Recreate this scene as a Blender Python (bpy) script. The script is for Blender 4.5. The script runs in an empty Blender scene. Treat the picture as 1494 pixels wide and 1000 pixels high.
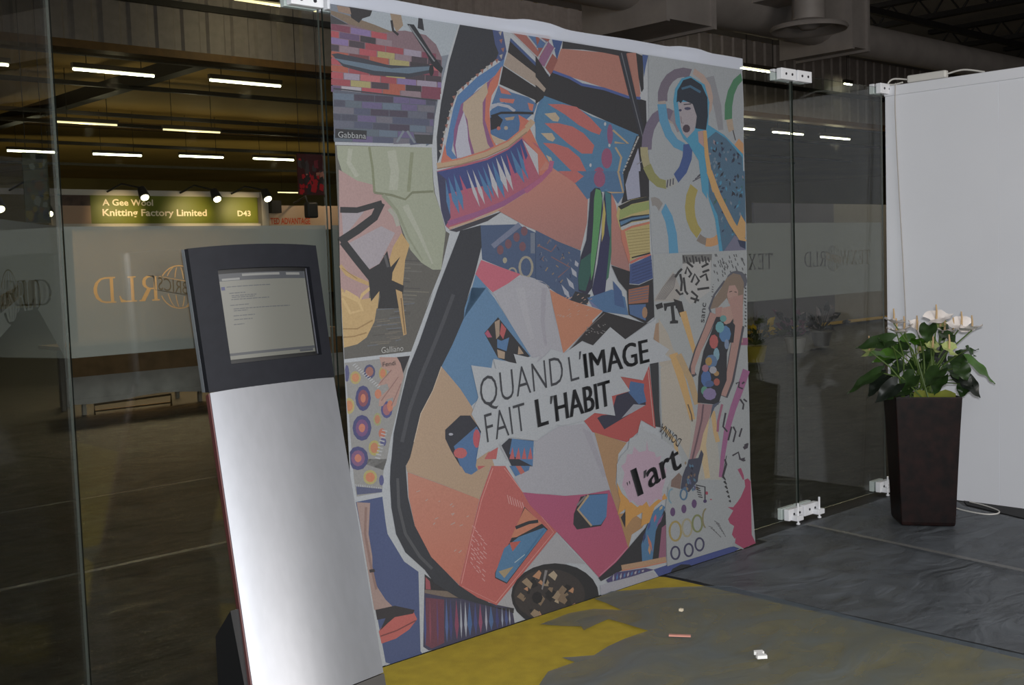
import bpy, bmesh, math, random
from mathutils import Vector, Matrix
from mathutils.geometry import tessellate_polygon
SC = bpy.context.scene
COL = SC.collection
PI = math.pi

def lin1(c):
    c = c/255.0
    return c/12.92 if c <= .04045 else ((c+.055)/1.055)**2.4
def lin(rgb, k=1.0): return tuple(min(.95, lin1(c)*k) for c in rgb)

# ------------------------------------------------------------------ camera, world, lights, exposure
ROT = Matrix([[0.731366, 0.073419, -0.678022], [-0.681155, 0.029597, -0.731541], [-0.033642, 0.996862, 0.071656]])
cam = bpy.data.cameras.new('camera'); cam.sensor_width = 36; cam.lens = 40.500; cam.clip_end = 300
co = bpy.data.objects.new('camera', cam); COL.objects.link(co)
co.matrix_world = Matrix.Translation((0, 0, 1.5)) @ ROT.to_4x4()
SC.camera = co
w = bpy.data.worlds.new('hall_air'); SC.world = w; w.use_nodes = True
w.node_tree.nodes['Background'].inputs[0].default_value = (.9, .93, 1, 1)
w.node_tree.nodes['Background'].inputs[1].default_value = .012
def lamp(name, kind, loc, target, energy, color, size=1.0, sizey=None, **kw):
    l = bpy.data.lights.new(name, kind); l.energy = energy; l.color = color
    if kind == 'AREA':
        l.size = size
        if sizey: l.shape = 'RECTANGLE'; l.size_y = sizey
    else: l.shadow_soft_size = size
    for k, v in kw.items(): setattr(l, k, v)
    o = bpy.data.objects.new(name, l); COL.objects.link(o); o.location = loc
    d = Vector(target)-Vector(loc)
    o.rotation_euler = d.to_track_quat('-Z', 'Y').to_euler()
    return o
lamp('front_hall_fill', 'AREA', (-1.5, -3.6, 5.0), (5.4, 2.2, 1.0), 170, (.98, .985, 1.0), 5.0, 3.0)
lamp('camera_flash', 'AREA', (0.02, -.06, 1.64), (3.9, 3.4, 1.2), 150, (.96, .98, 1.0), .12, .06)
lamp('front_hall_fill', 'AREA', (3, -9, 3.0), (14, 12, 6.2), 440, (1, .95, .9), 5.0, 3.0)  # upward fill added to brighten the ducts and corrugated wall
lamp('front_hall_fill', 'AREA', (16.5, 13.0, 6.62), (17.5, 17, 5.4), 50, (1, .93, .87), 7, .5)  # extra strip of fill added in front of the corrugated wall
lamp('hall_fill', 'AREA', (12, 23, 5.9), (12, 23, 0), 55, (1, .80, .50), 14, 10)  # broad warm fill added over the hall floor, besides the tubes
lamp('hall_fill', 'AREA', (20, 38, 3.6), (24, 56, 3.0), 170, (1, .88, .52), 24, 3)  # added fill brightening the far wall, no fixture behind it
lamp('hall_fill', 'AREA', (24, 13, 4.6), (24, 14, 0), 120, (1, .86, .6), 10, 6)  # added warm fill over the hall behind the right panes
SC.view_settings.view_transform = 'Standard'; SC.view_settings.look = 'None'
SC.view_settings.exposure = 0.0; SC.view_settings.gamma = 1; SC.view_settings.use_curve_mapping = False

# ------------------------------------------------------------------ materials
MATS = {}
def nt(name):
    m = bpy.data.materials.new(name); m.use_nodes = True
    return m, m.node_tree.nodes, m.node_tree.links
def mat(name, rgb, rough=.6, metal=0.0, noise=0.0, nscale=8.0, bump=0.0, bscale=60.0, k=2.0, spec=.5, stretch=(1, 1, 1), rgb2=None, emit=0.0, coat=0.0):
    if name in MATS: return MATS[name]
    m, N, L = nt(name); b = N['Principled BSDF']
    c = lin(rgb, k)
    b.inputs['Base Color'].default_value = (*c, 1)
    b.inputs['Roughness'].default_value = rough; b.inputs['Metallic'].default_value = metal
    b.inputs['Specular IOR Level'].default_value = spec
    b.inputs['Coat Weight'].default_value = coat
    tc = N.new('ShaderNodeTexCoord'); mp = N.new('ShaderNodeMapping'); mp.inputs['Scale'].default_value = stretch
    L.new(tc.outputs['Object'], mp.inputs[0])
    if noise or rgb2:
        n = N.new('ShaderNodeTexNoise'); n.inputs['Scale'].default_value = nscale; n.inputs['Detail'].default_value = 6
        L.new(mp.outputs[0], n.inputs['Vector'])
        r = N.new('ShaderNodeValToRGB')
        c2 = lin(rgb2, k) if rgb2 else tuple(x*(1-noise) for x in c)
        r.color_ramp.elements[0].position = .32; r.color_ramp.elements[1].position = .68
        r.color_ramp.elements[0].color = (*c2, 1); r.color_ramp.elements[1].color = (*(c if rgb2 else tuple(min(1, x*(1+noise)) for x in c)), 1)
        L.new(n.outputs['Fac'], r.inputs[0]); L.new(r.outputs[0], b.inputs['Base Color'])
    if bump:
        n2 = N.new('ShaderNodeTexNoise'); n2.inputs['Scale'].default_value = bscale; n2.inputs['Detail'].default_value = 5
        L.new(mp.outputs[0], n2.inputs['Vector'])
        bp = N.new('ShaderNodeBump'); bp.inputs['Strength'].default_value = bump; bp.inputs['Distance'].default_value = .02
        L.new(n2.outputs['Fac'], bp.inputs['Height']); L.new(bp.outputs[0], b.inputs['Normal'])
    if emit:
        b.inputs['Emission Color'].default_value = (*lin(rgb), 1); b.inputs['Emission Strength'].default_value = emit
    MATS[name] = m
    return m
def emission(name, rgb, s):
    if name in MATS: return MATS[name]
    m, N, L = nt(name); b = N['Principled BSDF']
    b.inputs['Base Color'].default_value = (*lin(rgb), 1)
    b.inputs['Emission Color'].default_value = (*lin(rgb), 1); b.inputs['Emission Strength'].default_value = s
    MATS[name] = m; return m
def schlick(N, L):
    g = N.new('ShaderNodeNewGeometry'); d = N.new('ShaderNodeVectorMath'); d.operation = 'DOT_PRODUCT'
    L.new(g.outputs['Normal'], d.inputs[0]); L.new(g.outputs['Incoming'], d.inputs[1])
    a = N.new('ShaderNodeMath'); a.operation = 'ABSOLUTE'; L.new(d.outputs['Value'], a.inputs[0])
    s = N.new('ShaderNodeMath'); s.operation = 'SUBTRACT'; s.inputs[0].default_value = 1; L.new(a.outputs[0], s.inputs[1])
    p = N.new('ShaderNodeMath'); p.operation = 'POWER'; p.inputs[1].default_value = 5; L.new(s.outputs[0], p.inputs[0])
    m = N.new('ShaderNodeMath'); m.operation = 'MULTIPLY_ADD'; m.inputs[1].default_value = .95; m.inputs[2].default_value = .045
    L.new(p.outputs[0], m.inputs[0]); return m.outputs[0]
def glass_mat():
    m, N, L = nt('clear_glass'); N.remove(N['Principled BSDF']); out = N['Material Output']
    t = N.new('ShaderNodeBsdfTransparent'); t.inputs[0].default_value = (.93, .96, .94, 1)
    g = N.new('ShaderNodeBsdfGlossy'); g.inputs['Roughness'].default_value = 0.0
    mx = N.new('ShaderNodeMixShader'); L.new(schlick(N, L), mx.inputs[0]); L.new(t.outputs[0], mx.inputs[1]); L.new(g.outputs[0], mx.inputs[2])
    L.new(mx.outputs[0], out.inputs[0]); return m
def film_mat(name, rgb, k, clear, gloss=.0, rough=.25, bscale=6, bump=.4, trans=.3, stretch=(1, 1, 1), vary=0.0, detail=6):
    m, N, L = nt(name); N.remove(N['Principled BSDF']); out = N['Material Output']
    c = (*lin(rgb, k), 1)
    df = N.new('ShaderNodeBsdfDiffuse'); df.inputs[0].default_value = c
    tl = N.new('ShaderNodeBsdfTranslucent'); tl.inputs[0].default_value = c
    tr = N.new('ShaderNodeBsdfTransparent')
    gl = N.new('ShaderNodeBsdfGlossy'); gl.inputs['Roughness'].default_value = rough
    m1 = N.new('ShaderNodeMixShader'); m1.inputs[0].default_value = trans; L.new(df.outputs[0], m1.inputs[1]); L.new(tl.outputs[0], m1.inputs[2])
    m2 = N.new('ShaderNodeMixShader'); m2.inputs[0].default_value = clear; L.new(m1.outputs[0], m2.inputs[1]); L.new(tr.outputs[0], m2.inputs[2])
    m3 = N.new('ShaderNodeMixShader'); m3.inputs[0].default_value = gloss; L.new(m2.outputs[0], m3.inputs[1]); L.new(gl.outputs[0], m3.inputs[2])
    tc = N.new('ShaderNodeTexCoord'); mp = N.new('ShaderNodeMapping'); mp.inputs['Scale'].default_value = stretch; L.new(tc.outputs['Object'], mp.inputs[0])
    if bump:
        n = N.new('ShaderNodeTexNoise'); n.inputs['Scale'].default_value = bscale; n.inputs['Detail'].default_value = detail; n.inputs['Distortion'].default_value = 1.2
        L.new(mp.outputs[0], n.inputs['Vector'])
        bp = N.new('ShaderNodeBump'); bp.inputs['Strength'].default_value = bump; bp.inputs['Distance'].default_value = .05
        L.new(n.outputs['Fac'], bp.inputs['Height'])
        for s in (df, gl): L.new(bp.outputs[0], s.inputs['Normal'])
    if vary:
        n = N.new('ShaderNodeTexNoise'); n.inputs['Scale'].default_value = 2.2; n.inputs['Detail'].default_value = 7; n.inputs['Distortion'].default_value = 1.5
        L.new(mp.outputs[0], n.inputs['Vector'])
        mr = N.new('ShaderNodeMapRange'); mr.inputs['From Min'].default_value = .3; mr.inputs['From Max'].default_value = .7
        mr.inputs['To Min'].default_value = min(1, clear+vary); mr.inputs['To Max'].default_value = max(0, clear-vary)
        L.new(n.outputs['Fac'], mr.inputs['Value']); L.new(mr.outputs[0], m2.inputs[0])
    L.new(m3.outputs[0], out.inputs[0]); return m
def print_mat():
    m, N, L = nt('printed_fabric'); b = N['Principled BSDF']; b.inputs['Roughness'].default_value = .75; b.inputs['Specular IOR Level'].default_value = .2
    a = N.new('ShaderNodeAttribute'); a.attribute_name = 'ink'
    tc = N.new('ShaderNodeTexCoord'); n = N.new('ShaderNodeTexNoise'); n.inputs['Scale'].default_value = 160; n.inputs['Detail'].default_value = 4
    L.new(tc.outputs['Object'], n.inputs['Vector'])
    mr = N.new('ShaderNodeMapRange'); mr.inputs['From Min'].default_value = .3; mr.inputs['From Max'].default_value = .7; mr.inputs['To Min'].default_value = .93; mr.inputs['To Max'].default_value = 1.07
    L.new(n.outputs['Fac'], mr.inputs['Value'])
    vm = N.new('ShaderNodeVectorMath'); vm.operation = 'SCALE'; L.new(a.outputs['Color'], vm.inputs[0]); L.new(mr.outputs[0], vm.inputs['Scale'])
    L.new(vm.outputs[0], b.inputs['Base Color']); return m
GLASS = glass_mat()
PRINT = print_mat()

# ------------------------------------------------------------------ mesh helpers
class MB:
    def __init__(s): s.v = []; s.f = []; s.mi = []; s.sm = []
    def add(s, vs, fs, mi=0, smooth=False, M=None):
        o = len(s.v)
        s.v += [tuple(M @ Vector(p)) if M else tuple(p) for p in vs]
        for f in fs: s.f.append(tuple(o+i for i in f)); s.mi.append(mi); s.sm.append(smooth)
        return s
    def box(s, x0, x1, y0, y1, z0, z1, mi=0, M=None):
        v = [(x0,y0,z0),(x1,y0,z0),(x1,y1,z0),(x0,y1,z0),(x0,y0,z1),(x1,y0,z1),(x1,y1,z1),(x0,y1,z1)]
        return s.add(v, [(0,3,2,1),(4,5,6,7),(0,1,5,4),(1,2,6,5),(2,3,7,6),(3,0,4,7)], mi, False, M)
    def hexa(s, v, mi=0): return s.add(v, [(0,3,2,1),(4,5,6,7),(0,1,5,4),(1,2,6,5),(2,3,7,6),(3,0,4,7)], mi)
    def tube(s, pts, r, n=8, r2=None, mi=0, cap=True):
        pts = [Vector(p) for p in pts]; m = len(pts); vs = []; fs = []
        up = Vector((.13, .27, .95)).normalized()
        for i, p in enumerate(pts):
            d = (pts[min(i+1, m-1)]-pts[max(i-1, 0)]).normalized()
            a = d.cross(up)
            if a.length < .05: a = d.cross(Vector((1, 0, 0)))
            a.normalize(); b = d.cross(a)
            rr = r if r2 is None else r+(r2-r)*i/(m-1)
            for k in range(n):
                t = 2*PI*k/n; vs.append(p+a*math.cos(t)*rr+b*math.sin(t)*rr)
        for i in range(m-1):
            for k in range(n): fs.append((i*n+k, i*n+(k+1) % n, (i+1)*n+(k+1) % n, (i+1)*n+k))
        if cap: fs += [tuple(range(n))[::-1], tuple(range((m-1)*n, m*n))]
        return s.add(vs, fs, mi, True)
    def lathe(s, prof, n=24, M=None, mi=0):
        vs = []; fs = []
        for r, z in prof:
            for k in range(n): vs.append((r*math.cos(2*PI*k/n), r*math.sin(2*PI*k/n), z))
        for i in range(len(prof)-1):
            for k in range(n): fs.append((i*n+k, i*n+(k+1) % n, (i+1)*n+(k+1) % n, (i+1)*n+k))
        fs.append(tuple(range(n))[::-1]); fs.append(tuple(range((len(prof)-1)*n, len(prof)*n)))
        return s.add(vs, fs, mi, True, M)
    def prism(s, poly, z0, z1, mi=0, M=None):
        n = len(poly); vs = [(x, y, z0) for x, y in poly]+[(x, y, z1) for x, y in poly]
        tri = tessellate_polygon([[Vector((x, y, 0)) for x, y in poly]])
        fs = [tuple(t) for t in tri]+[tuple(n+i for i in t) for t in tri]
        fs += [(i, (i+1) % n, n+(i+1) % n, n+i) for i in range(n)]
        return s.add(vs, fs, mi, False, M)
    def build(s, name, mats, parent=None, bevel=0, loc=None, fix=True):
        me = bpy.data.meshes.new(name)
        if not isinstance(mats, (list, tuple)): mats = [mats]
        for m in mats: me.materials.append(m)
        o = bpy.data.objects.new(name, me); COL.objects.link(o)
        base = Vector((0, 0, 0))
        if loc is not None: base = Vector(loc)
        me.from_pydata([tuple(Vector(p)-base) for p in s.v], [], s.f)
        me.polygons.foreach_set('material_index', s.mi); me.polygons.foreach_set('use_smooth', s.sm)
        if fix:
            bm = bmesh.new(); bm.from_mesh(me); bmesh.ops.recalc_face_normals(bm, faces=bm.faces); bm.to_mesh(me); bm.free()
        if parent is not None:
            o.parent = parent; o.location = base-parent.location if loc is not None else -parent.location
        else: o.location = base
        if any(s.sm): me.set_sharp_from_angle(angle=math.radians(38))
        if bevel:
            md = o.modifiers.new('bevel', 'BEVEL'); md.width = bevel; md.segments = 2; md.limit_method = 'ANGLE'
        return o
def tag(o, label, cat, group=None, kind=None):
    o['label'] = label
    if cat: o['category'] = cat
    if group: o['group'] = group
    if kind: o['kind'] = kind
    return o
def thing(name, loc, label, cat, group=None):
    o = bpy.data.objects.new(name, None); COL.objects.link(o); o.location = loc; o.empty_display_size = .1
    bpy.context.view_layer.update()
    return tag(o, label, cat, group)
def struct(o, label=None):
    o['kind'] = 'structure'
    if label: o['label'] = label
    return o
_tc = {}
def text2d(s, weight=0.0, space=1.0):
    """flat outline triangles of a string: (verts2d, faces), x from 0, cap height scaled to 1"""
    key = (s, weight, space)
    if key in _tc: return _tc[key]
    def run(t):
        cu = bpy.data.curves.new('lettering_source', 'FONT'); cu.body = t; cu.offset = weight; cu.space_character = space; cu.resolution_u = 3
        o = bpy.data.objects.new('lettering_source', cu); COL.objects.link(o)
        bpy.context.view_layer.update()
        me = o.evaluated_get(bpy.context.evaluated_depsgraph_get()).to_mesh()
        v = [(p.co.x, p.co.y) for p in me.vertices]; f = [tuple(p.vertices) for p in me.polygons]
        bpy.data.objects.remove(o); bpy.data.curves.remove(cu)
        return v, f
    cap = max(y for x, y in run('H')[0]); v, f = run(s)
    x0 = min(x for x, y in v); x1 = max(x for x, y in v)
    _tc[key] = ([((x-x0)/(x1-x0), y/cap) for x, y in v], f)
    return _tc[key]
def put_text(mb, s, o, xv, yv, weight=0.0, mi=0):
    v, f = text2d(s, weight); o = Vector(o); xv = Vector(xv); yv = Vector(yv)
    mb.add([o+xv*a+yv*b for a, b in v], f, mi)

# ------------------------------------------------------------------ setting: floor, ceilings, walls
M_floor = mat('dark_hall_floor', (26, 27, 27), .55, noise=.25, nscale=3, bump=.15, bscale=40, k=1.7)
struct(MB().box(-16, 70, -12, 60, -.2, 0).build('floor', M_floor))
M_ceil = mat('ceiling_sheet', (124, 120, 118), .8, noise=.12, nscale=.7, k=1.6)
M_hceil = mat('hall_ceiling_sheet', (150, 122, 64), .8, noise=.15, nscale=.4, k=1.6)
struct(MB().box(-16, 70, -12, 17, 6.7, 6.9).build('ceiling', M_ceil))
struct(MB().box(-16, 70, 17.1, 60, 6.2, 6.9).build('ceiling_hall', M_hceil))
M_dark = mat('dark_steel', (26, 24, 23), .6, noise=.2, k=1.6)
M_wfar = mat('far_wall_sheet', (116, 104, 64), .8, noise=.2, nscale=.3, k=1.4)
struct(MB().box(-16, 70, 56, 56.2, 0, 6.9).build('wall_far', M_wfar))
struct(MB().box(-16.2, -16, -12, 60, 0, 6.9).build('wall_left', M_wfar))
struct(MB().box(70, 70.2, -12, 60, 0, 6.9).build('wall_east', M_wfar))
struct(MB().box(-16, 70, -12.2, -12, 0, 6.9).build('wall_front', M_wfar))
# corrugated bulkhead above the hall
mb = MB(); P = []; x = -10
while x < 58:
    P += [(x, 17.0), (x+.26, 17.0), (x+.30, 17.04), (x+.40, 17.04), (x+.44, 17.0)]; x += .44
n = len(P); vs = [(a, b, 4.95) for a, b in P]+[(a, b, 6.7) for a, b in P]
mb.add(vs, [(i, i+1, n+i+1, n+i) for i in range(n-1)])
mb.box(-10, 58, 17.08, 17.16, 4.95, 6.7)
struct(mb.build('wall_back', mat('corrugated_grey_metal', (124, 116, 112), .6, noise=.1, k=1.5), fix=False))
struct(MB().box(-10, 58, 16.9, 17.2, 4.83, 4.95).build('trim_1', mat('brown_edge_board', (88, 62, 26), .6, noise=.2, k=1.5)))
mb = MB()
mb.box(-10, 58, 16.93, 17.0, 5.62, 5.72)
struct(mb.build('trim_2', M_dark))
# roof trusses over the near hall
def truss_y(name, x, z, y0, y1):
    mb = MB(); mb.box(x-.09, x+.09, y0, y1, z+.42, z+.52); mb.box(x-.09, x+.09, y0, y1, z, z+.1)
    y = y0
    while y < y1-.6:
        mb.tube([(x, y, z+.05), (x, y+.3, z+.45), (x, y+.6, z+.05)], .025, 6); y += .6
    return struct(mb.build(name, M_dark))
for i, (x, y1) in enumerate(((14.2, 8), (18.3, 8), (22.4, 13.4), (26.2, 13.4), (30.2, 13.4))): truss_y('trim_%d' % (3+i), x, 6.05, -6, y1)
for i, y in enumerate((4.2, 7.6, 11.5)):
    struct(MB().box(4, 58, y-.05, y+.05, 5.92, 6.04).build('trim_%d' % (8+i), M_dark))

# ------------------------------------------------------------------ white partition on the right
M_white = mat('white_partition_panel', (165, 166, 170), .7, noise=.02, nscale=1.5, bump=.02, bscale=5, k=1.95)
mb = MB()
for y0, y1 in ((2.89, 3.575), (1.9, 2.886), (.9, 1.896), (-.6, .896)):
    mb.box(6.432, 6.50, y0, y1, .004, 2.40)
mb.box(6.434, 6.498, -.6, 3.575, .004, 2.40)
o = struct(mb.build('wall_right', M_white))
MB().box(6.424, 6.508, -.6, 3.58, 2.40, 2.46).build('top_rail', M_white, o, .004)
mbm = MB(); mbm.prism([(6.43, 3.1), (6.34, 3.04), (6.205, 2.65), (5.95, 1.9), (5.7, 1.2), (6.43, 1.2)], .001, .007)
tag(mbm.build('floor_strip', mat('black_strip', (24, 24, 25), .8, noise=.2, k=1.6)), 'thin black strip lying on the floor along the foot of the white partition', 'mat')  # flat dark strip along the partition foot

# ------------------------------------------------------------------ glass partition
M_edge = mat('glass_edge', (34, 40, 36), .2, k=1.2, spec=.8)
M_edgel = mat('glint_glass_edge', (96, 100, 94), .4, k=.6, spec=.5)  # right-hand edges paler: their bright line is put into the colour
M_frost = film_mat('frosted_window_film', (114, 112, 110), 1.3, .15, bump=0, trans=.30)
M_frostletter = mat('cut_lettering_gap', (92, 74, 52), .7, k=1.0)
def pane(name, x0, x1, z0=.02, z1=2.452):
    mb = MB(); y0, y1 = 3.580, 3.590
    v = [(x0,y0,z0),(x1,y0,z0),(x1,y1,z0),(x0,y1,z0),(x0,y0,z1),(x1,y0,z1),(x1,y1,z1),(x0,y1,z1)]
    mb.add(v, [(0,1,5,4),(2,3,7,6)], 0); mb.add(v, [(0,3,2,1),(4,5,6,7),(3,0,4,7)], 1); mb.add(v, [(1,2,6,5)], 2)
    return struct(mb.build(name, [GLASS, M_edge, M_edgel]))
# serif letter outlines in a unit-high box (outer loop, then holes)
def serif(ch):
    if ch == 'D': return .92, [[(0,0),(.42,0),(.62,.05),(.8,.2),(.88,.42),(.88,.6),(.8,.8),(.62,.95),(.42,1),(0,1),(0,.95),(.09,.94),(.09,.06),(0,.05)], [(.22,.06),(.4,.06),(.55,.1),(.68,.24),(.74,.42),(.74,.6),(.68,.77),(.55,.9),(.4,.94),(.22,.94)]]
    if ch == 'L': return .74, [[(0,0),(.66,0),(.72,.26),(.67,.26),(.6,.12),(.45,.06),(.23,.06),(.23,.94),(.34,.95),(.34,1),(0,1),(0,.95),(.1,.94),(.1,.06),(0,.05)]]
    if ch == 'R': return .86, [[(0,0),(.33,0),(.33,.05),(.23,.06),(.23,.46),(.36,.46),(.62,.0),(.86,0),(.86,.05),(.78,.06),(.52,.49),(.64,.56),(.7,.66),(.7,.8),(.64,.92),(.5,1),(0,1),(0,.95),(.1,.94),(.1,.06),(0,.05)], [(.23,.52),(.4,.52),(.5,.57),(.56,.66),(.56,.8),(.5,.89),(.4,.94),(.23,.94)]]
    if ch == 'T': return .86, [[(.26,0),(.58,0),(.58,.05),(.49,.06),(.49,.94),(.65,.93),(.76,.78),(.81,.78),(.8,1),(.04,1),(.03,.78),(.08,.78),(.19,.93),(.35,.94),(.35,.06),(.26,.05)]]
    if ch == 'E': return .76, [[(0,0),(.66,0),(.72,.25),(.67,.25),(.58,.1),(.44,.06),(.23,.06),(.23,.49),(.4,.49),(.46,.38),(.51,.38),(.51,.66),(.46,.66),(.4,.55),(.23,.55),(.23,.94),(.44,.94),(.56,.9),(.62,.77),(.67,.77),(.64,1),(0,1),(0,.95),(.1,.94),(.1,.06),(0,.05)]]
    if ch == 'X': return .9, [[(0,0),(.28,0),(.28,.05),(.2,.06),(.4,.4),(.6,.06),(.52,.05),(.52,0),(.88,0),(.88,.05),(.8,.06),(.5,.53),(.76,.94),(.84,.95),(.84,1),(.56,1),(.56,.95),(.66,.94),(.46,.6),(.26,.94),(.34,.95),(.34,1),(0,1),(0,.95),(.08,.94),(.38,.49),(.08,.06),(0,.05)]]
    if ch == 'W': return 1.22, [[(.3,0),(.36,0),(.6,.66),(.84,0),(.9,0),(1.14,.94),(1.2,.95),(1.2,1),(.94,1),(.94,.95),(1.04,.94),(.9,.3),(.7,.86),(.74,.95),(.76,1),(.44,1),(.44,.95),(.5,.94),(.55,.8),(.38,.3),(.2,.94),(.28,.95),(.28,1),(0,1),(0,.95),(.07,.94)]]
def logo_loops(h):
    """TEXWORLD with a globe for the O, cap height h, reading left to right from x=0; returns loops and globe centre"""
    L = []; x = 0
    def put(ch):
        nonlocal x
        wd, lp = serif(ch)
        for l in lp: L.append([(x+a*h, b*h) for a, b in l])
        x += (wd+.10)*h
    for ch in 'TEXW': put(ch)
    r = h*.88; gx = x+r*.92; gy = h*.5; x = gx+r*1.0
    put('R'); put('L'); put('D')
    def el(rx, ry, n=40): return [(gx+rx*math.cos(2*PI*k/n), gy+ry*math.sin(2*PI*k/n)) for k in range(n)]
    # two caps of the globe above and below the slanted word box, as thin outlines
    tl = .20                     # slope of the box (falls to the right when read from the hall side)
    def yb(xx, s): return gy+s*r*.36+tl*(xx-gx)
    for s in (1, -1):
        arc = []
        for k in range(25):
            a = (PI*(.12+.76*k/24))*(1 if s > 0 else -1)
            arc.append((math.cos(a), math.sin(a)))
        o_ = [(gx+r*c, gy+r*d) for c, d in arc]; i_ = [(gx+r*.95*c, gy+r*.95*d) for c, d in arc]
        L.append(o_+i_[::-1])
        for m in (-.62, -.22, .22, .62):
            pts = []
            for k in range(9):
                t = .40+.5*k/8
                yy = t*r; xx = gx+m*r*math.sqrt(max(0, 1-t*t))*1.02
                pts.append((xx, gy+s*yy+ (tl*(xx-gx) if k == 0 else tl*(xx-gx)*(1-k/8))))
            wd = .011*h/.082*.22
            L.append([(a-.0016, b) for a, b in pts]+[(a+.0016, b) for a, b in pts[::-1]])
    bw = r*1.22
    def bx(k, g): return [(gx-bw*k, yb(gx-bw*k, -g)), (gx+bw*k, yb(gx+bw*k, -g)), (gx+bw*k, yb(gx+bw*k, g)), (gx-bw*k, yb(gx-bw*k, g))]
    L.append(bx(1, .93)); L.append(bx(.975, .84))
    return L, (gx, gy, r, tl), x-.10*h
def band(parent, origin, xdir, width, items, mirror=True):
    """frosted film with the lettering cut out; items = x offsets at which the logo starts"""
    h = .083; z0 = 1.237; z1 = 1.65
    cu = bpy.data.curves.new('frosted_band', 'CURVE'); cu.dimensions = '2D'; cu.fill_mode = 'BOTH'
    def loop(pts):
        s = cu.splines.new('POLY'); s.points.add(len(pts)-1)
        for p, (a, b) in zip(s.points, pts): p.co = (a, b, 0, 1)
        s.use_cyclic_u = True
    loop([(.004, z0), (width-.004, z0), (width-.004, z1), (.004, z1)])
    texts = []
    for off in items:
        lp, g, tw = logo_loops(h)
        for l in lp:
            q = [((off+tw-a if mirror else off+a), b+1.405) for a, b in l]
            if all(.01 < a < width-.01 for a, b in q): loop(q)
        gx = off+tw-g[0] if mirror else off+g[0]
        texts.append((gx, g[1]+1.405, g[2], g[3]*(-1 if mirror else 1)))
    o = bpy.data.objects.new('band_source', cu); COL.objects.link(o); bpy.context.view_layer.update()
    me = o.evaluated_get(bpy.context.evaluated_depsgraph_get()).to_mesh()
    v = [(p.co.x, p.co.y) for p in me.vertices]; f = [tuple(p.vertices) for p in me.polygons]
    bpy.data.objects.remove(o); bpy.data.curves.remove(cu)
    xd = Vector(xdir); og = Vector(origin)
    mb = MB(); mb.add([og+xd*a+Vector((0, 0, b)) for a, b in v], f)
    fo = mb.build('frosted_band', M_frost, parent)
    for gx, gy, r, tl in texts:
        if not (.1 < gx < width-.1): continue
        mt = MB(); sg = -1 if mirror else 1
        wv = xd*(sg*r*2.1)+Vector((0, 0, tl*sg*r*2.1)); o0 = og+xd*(gx-sg*r*1.05)+Vector((0, 0, gy-tl*sg*r*1.05-.021))
        nrm = xd.cross(Vector((0, 0, 1)))
        put_text(mt, 'FABRICS', o0+nrm*.001, wv, (0, 0, .042))
        t = mt.build('lettering', M_frostletter, fo); t.location = (0, 0, 0)
    return fo
PX = [(1.435, 2.415), (2.432, 3.445), (3.46, 4.452), (4.468, 5.442), (5.458, 6.405)]
for i, (a, b) in enumerate(PX):
    p = pane('window_%d' % (i+1), a, b)
    band(p, (a, 3.592, 0), (1, 0, 0), b-a, [.085] if i < 4 else [.105])
# the pane that turns towards us at the left end
ang = math.radians(54.5); dv = Vector((math.cos(ang), math.sin(ang), 0)); A0 = Vector((1.425, 3.572, 0))-dv*1.06
Mp = Matrix.Translation(A0) @ Matrix.Rotation(ang, 4, 'Z')
mb = MB(); v = [(0,-.004,.02),(1.05,-.004,.02),(1.05,.004,.02),(0,.004,.02),(0,-.004,2.452),(1.05,-.004,2.452),(1.05,.004,2.452),(0,.004,2.452)]
mb.add(v, [(0,1,5,4),(2,3,7,6)], 0, False, Mp); mb.add(v, [(0,3,2,1),(4,5,6,7),(3,0,4,7)], 1, False, Mp); mb.add(v, [(1,2,6,5)], 2, False, Mp)
p = struct(mb.build('window_6', [GLASS, M_edge, M_edgel]))
band(p, A0+Vector((-dv.y, dv.x, 0))*.007, dv, 1.05, [.10], mirror=False)

# clamps that hold the panes
M_clamp = mat('white_metal_clamp', (196, 197, 200), .35, k=1.45)
M_screw = mat('dark_screw', (40, 40, 44), .4, .5)
def clamp_top(x, label, single=False, z0=2.412):
    t = thing('glass_clamp', (x, 3.56, 2.415), label, 'clamp', 'white clamps along the top of the glass')
    for s, a, b in (((0, -.145, -.008), (1, .008, .145))[:1] if single else ((0, -.145, -.008), (1, .008, .145))):
        MB().box(x+a, x+b, 3.545, 3.578, z0, 2.472).build('clamp_plate', M_clamp, t, .003)
        MB().box(x+a, x+b, 3.592, 3.622, z0, 2.472).build('clamp_plate', M_clamp, t, .003)
        for k in (.3, .72):
            MB().tube([(x+a+(b-a)*k, 3.546, z0/2+1.236), (x+a+(b-a)*k, 3.542, z0/2+1.236)], .007, 8).build('screw', M_screw, t)
    return t
clamp_top(2.424, 'white clamp on the glass top at the left end of the printed banner', z0=2.43)
clamp_top(3.453, 'white clamp showing through the banner hem above the striped face', z0=2.43)
clamp_top(4.46, 'white clamp showing through the banner hem above the grey rings', z0=2.43)
clamp_top(5.45, 'white double clamp on the glass top between banner and white partition')
clamp_top(6.475, 'white clamp joining the glass top to the white partition corner', True)
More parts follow.
